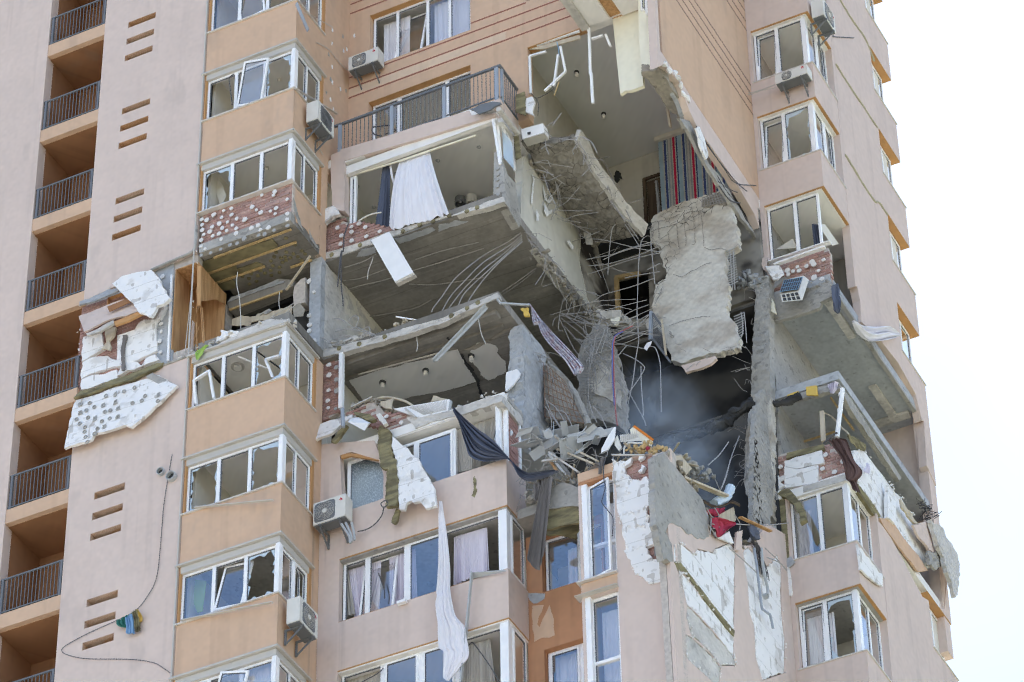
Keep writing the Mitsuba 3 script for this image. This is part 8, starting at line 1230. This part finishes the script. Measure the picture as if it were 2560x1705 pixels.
rg = np.random.default_rng(41); ms = []
A_ = [(4.38,5.2,60.29),(4.8,5.2,60.24),(5.2,5.2,59.95),(5.4,5.2,59.51),(5.08,5.2,59.14),(4.88,5.2,59.47),(4.59,5.2,60.45)]; B_ = [(5.9,5.4,58.84),(6.34,5.4,59.65),(6.66,5.4,59.77),(6.48,5.4,59.22),(5.87,5.4,58.01),(5.69,5.4,58.69),(6.26,5.4,60.17)]
for i in range(34):
    a, b = np.array(A_[int(rg.integers(7))]) + rg.normal(0, .10, 3), np.array(B_[int(rg.integers(7))]) + rg.normal(0, .16, 3); m_ = (a + b) / 2 + [rg.normal(0, .15), rg.normal(-.15, .2), -rg.uniform(.0, .7)]
    ms.append(tube([a, m_, b] if i % 3 else [a, m_, m_ + [rg.normal(0, .2), -.1, -rg.uniform(.4, 1.2)]], .009, 4))
thing('wire_tangle', 'dense tangle of cables and thin bars strung across the hole under the floor ledge', 'wires', kind='stuff', mesh=cat_(ms), m='m_bar')
ms = []
for i in range(40):
    a = np.array([(4.75,3.11,63.29),(4.75,4.16,63.12),(4.75,5.46,63.13),(4.75,6.33,63.05),(4.75,4.58,62.95),(4.75,2.72,64.14)][i % 6]) + rg.normal(0, .15, 3); d = np.array([rg.uniform(.2, .9), rg.normal(-.1, .3), rg.normal(-.3, .35)]); ms.append(tube([a, a + d * .5 + rg.normal(0, .08, 3), a + d], .009, 4))
thing('wire_tangle', 'thin bars and wires bristling between the peeling wall and the sagging slab', 'wires', kind='stuff', mesh=cat_(ms), m='m_bar')
thing('collapsed_floor', 'charred broken floor edge slanting across the back of the smoky hole', 'broken slab', mesh=rough(tube([(5.33,7,57.34),(6.1,7,57.23),(6.91,7,57.16),(7.53,7,57.2),(7.99,7,57.4),(8.41,7,57.54)], .13, 10), .06, .14, 5, 121), m='m_soot')
thing('collapsed_floor', 'charred crumbling floor end sticking out right of the standing column', 'broken slab', mesh=rough(tube([(8.5,7.75,57.99),(8.75,7.75,57.91),(9.01,7.75,57.91),(9.26,7.75,57.93)], .09, 10), .06, .08, 6, 122), m='m_soot')

def crumbs(lab, ax, p, polys, n, seed):
    rg = np.random.default_rng(seed); ms = []
    for i in range(n):
        ring = np.array(list(polys[i % len(polys)]) + [polys[i % len(polys)][0]]); a = int(rg.integers(len(ring) - 1)); t = rg.random(); u, z = ring[a] * (1 - t) + ring[a + 1] * t + rg.normal(0, .025, 2); s_ = rg.uniform(.02, .09, 3)
        ms.append(chunk(wp(ax, p, np.array(u), np.array(rg.uniform(-.02, .05)), np.array(z)), s_, 4000 + i, 9))
    thing('foam_crumbs', lab, 'foam crumbs', kind='stuff', mesh=cat_(ms), m='m_eps')
crumbs('foam crumbs along the ragged insulation beside the narrow corner windows', 'y', 1.5, eps[:5], 190, 1)
crumbs('foam crumbs along the ragged insulation on the flank of the right block', 'x', 8.6, white, 240, 2)
crumbs('foam crumbs along the burst insulation of the stair wall', 'y', .04, [list(ins_hole.exterior.coords)[:-1]], 90, 3)
crumbs('foam crumbs on the bared far right flank', 'x', 10.24, [list(bare.exterior.coords)[:-1]], 90, 4)
rg = np.random.default_rng(51); ms = []
for i in range(26):
    q = np.array([(5.3,1.75,54),(5.53,1.75,53.74),(5.82,1.75,53.52),(6.1,1.75,53.3),(6.39,1.75,53.42),(5.92,1.75,53.82),(6.68,1.75,53.42)][i % 7]) + rg.normal(0, .12, 3); d = rg.normal(0, 1, 3) * [.20, .08, .06]; w = rg.normal(0, 1, 3) * [.04, .08, .09]
    ms.append(panel([q - d - w, q + d - w, q + d + w, q - d + w], .012))
thing('torn_sheets', 'torn grey sheeting and boards crumpled into the rubble heap', 'torn sheets', kind='stuff', mesh=cat_(ms), m='m_tin')

# ------------------------------------------------------------------ smoke drifting in the hole
def smoke_grid():
    n = (28, 36, 40); z, y, x = np.meshgrid(*[np.linspace(0, 1, k) for k in n], indexing='ij')
    p = np.stack([x * 3, y * 4, z * 4], -1); d = meshkit.fbm(p * 1.9 + 2.0, 4)
    r = np.sqrt(((x - .5) / .48) ** 2 + ((y - .5) / .5) ** 2 + ((z - .45) / .52) ** 2)
    return (np.clip(1.15 - r, 0, 1) * np.clip((d - .40) * 4.5, 0, 1)).astype(np.float32)[..., None]
t_smoke = T4().translate([6.1, 2.4, 53.0]).scale([2.4, 4.4, 3.8])
labels['smoke'] = {'label': 'blue-grey smoke drifting in the dark hole behind the column', 'category': 'smoke', 'kind': 'stuff'}
scene['smoke'] = {'type': 'cube', 'to_world': t_smoke @ T4().translate([.5, .5, .5]).scale(.5), 'bsdf': {'type': 'null'},
                  'interior': {'type': 'heterogeneous', 'albedo': C3((.72, .84, .99)), 'scale': .50, 'sigma_t': {'type': 'gridvolume', 'grid': mi.VolumeGrid(smoke_grid()), 'to_world': t_smoke}}}

# ------------------------------------------------------------------ a label of its own for every bar
def name_bars():
    word = ['first', 'second', 'third', 'fourth', 'fifth', 'sixth', 'seventh', 'eighth', 'ninth', 'tenth', 'eleventh', 'twelfth', 'thirteenth', 'fourteenth', 'fifteenth', 'sixteenth', 'seventeenth', 'eighteenth', 'nineteenth', 'twentieth']
    keys = [k for k in labels if k.startswith('reinforcing_bar')]; rows = {}
    side = np.cross(FWD, UP)
    for k, (q, lab) in zip(keys, BARS):
        q = np.array(q); d = q[-1] - q[0]; L = np.linalg.norm(d); path = np.linalg.norm(np.diff(q, axis=0), axis=1).sum()
        shape = 'curled' if path > 1.25 * L else 'steep' if abs(d[2]) > .8 * L else 'slanting' if abs(d[2]) > .35 * L else 'nearly level'
        c = q.mean(0); zone = ('sweeping between the two hanging slabs', None, 'over the rubble at the foot of the hole', 'by the blue-grey column')[lab]
        if zone is None: zone = 'at the sagging slab' if c[2] > 63.6 else 'across the burnt doorway' if c[2] > 60.4 else 'in the tangle below the floor ledge' if c[2] > 58.4 else 'low in the dark hole'
        rows.setdefault((shape, zone), []).append((float((c - EYE) @ side / ((c - EYE) @ FWD)), k))
    for (shape, zone), r in rows.items():
        for i, (_, k) in enumerate(sorted(r)):
            labels[k]['label'] = ('%s reinforcing bar %s' % (shape, zone)) if len(r) == 1 else '%s %s reinforcing bar from the left %s' % (word[i], shape, zone)
name_bars()
def left_to_right(prefix, text):
    """tell look-alikes apart by their order from the left"""
    word = ['leftmost', 'second from the left', 'third from the left', 'fourth from the left', 'fifth from the left', 'rightmost']
    ks = [k for k in labels if labels[k].get('label') == text]; side = np.cross(FWD, UP)
    def at(k):
        own = [s for s in scene if s == k or s.startswith(k + '__')]; v = meshkit.WRITTEN[scene[own[0]]['filename']][0].mean(0); return float((v - EYE) @ side / ((v - EYE) @ FWD))
    ks.sort(key=at)
    for i, k in enumerate(ks): labels[k]['label'] = text + ', ' + ('rightmost' if i == len(ks) - 1 else word[i])
for t_ in ('small recessed ceiling spot in the open loggia', 'pale wire dangling before the blown-out left bay floor', 'lagged pipe hanging under the large air conditioner', 'splintered plywood strip standing by the open closet', 'thin grey cable on the flank of the left bays', 'thin black cable trailing from the blasted upper window'): left_to_right('', t_)
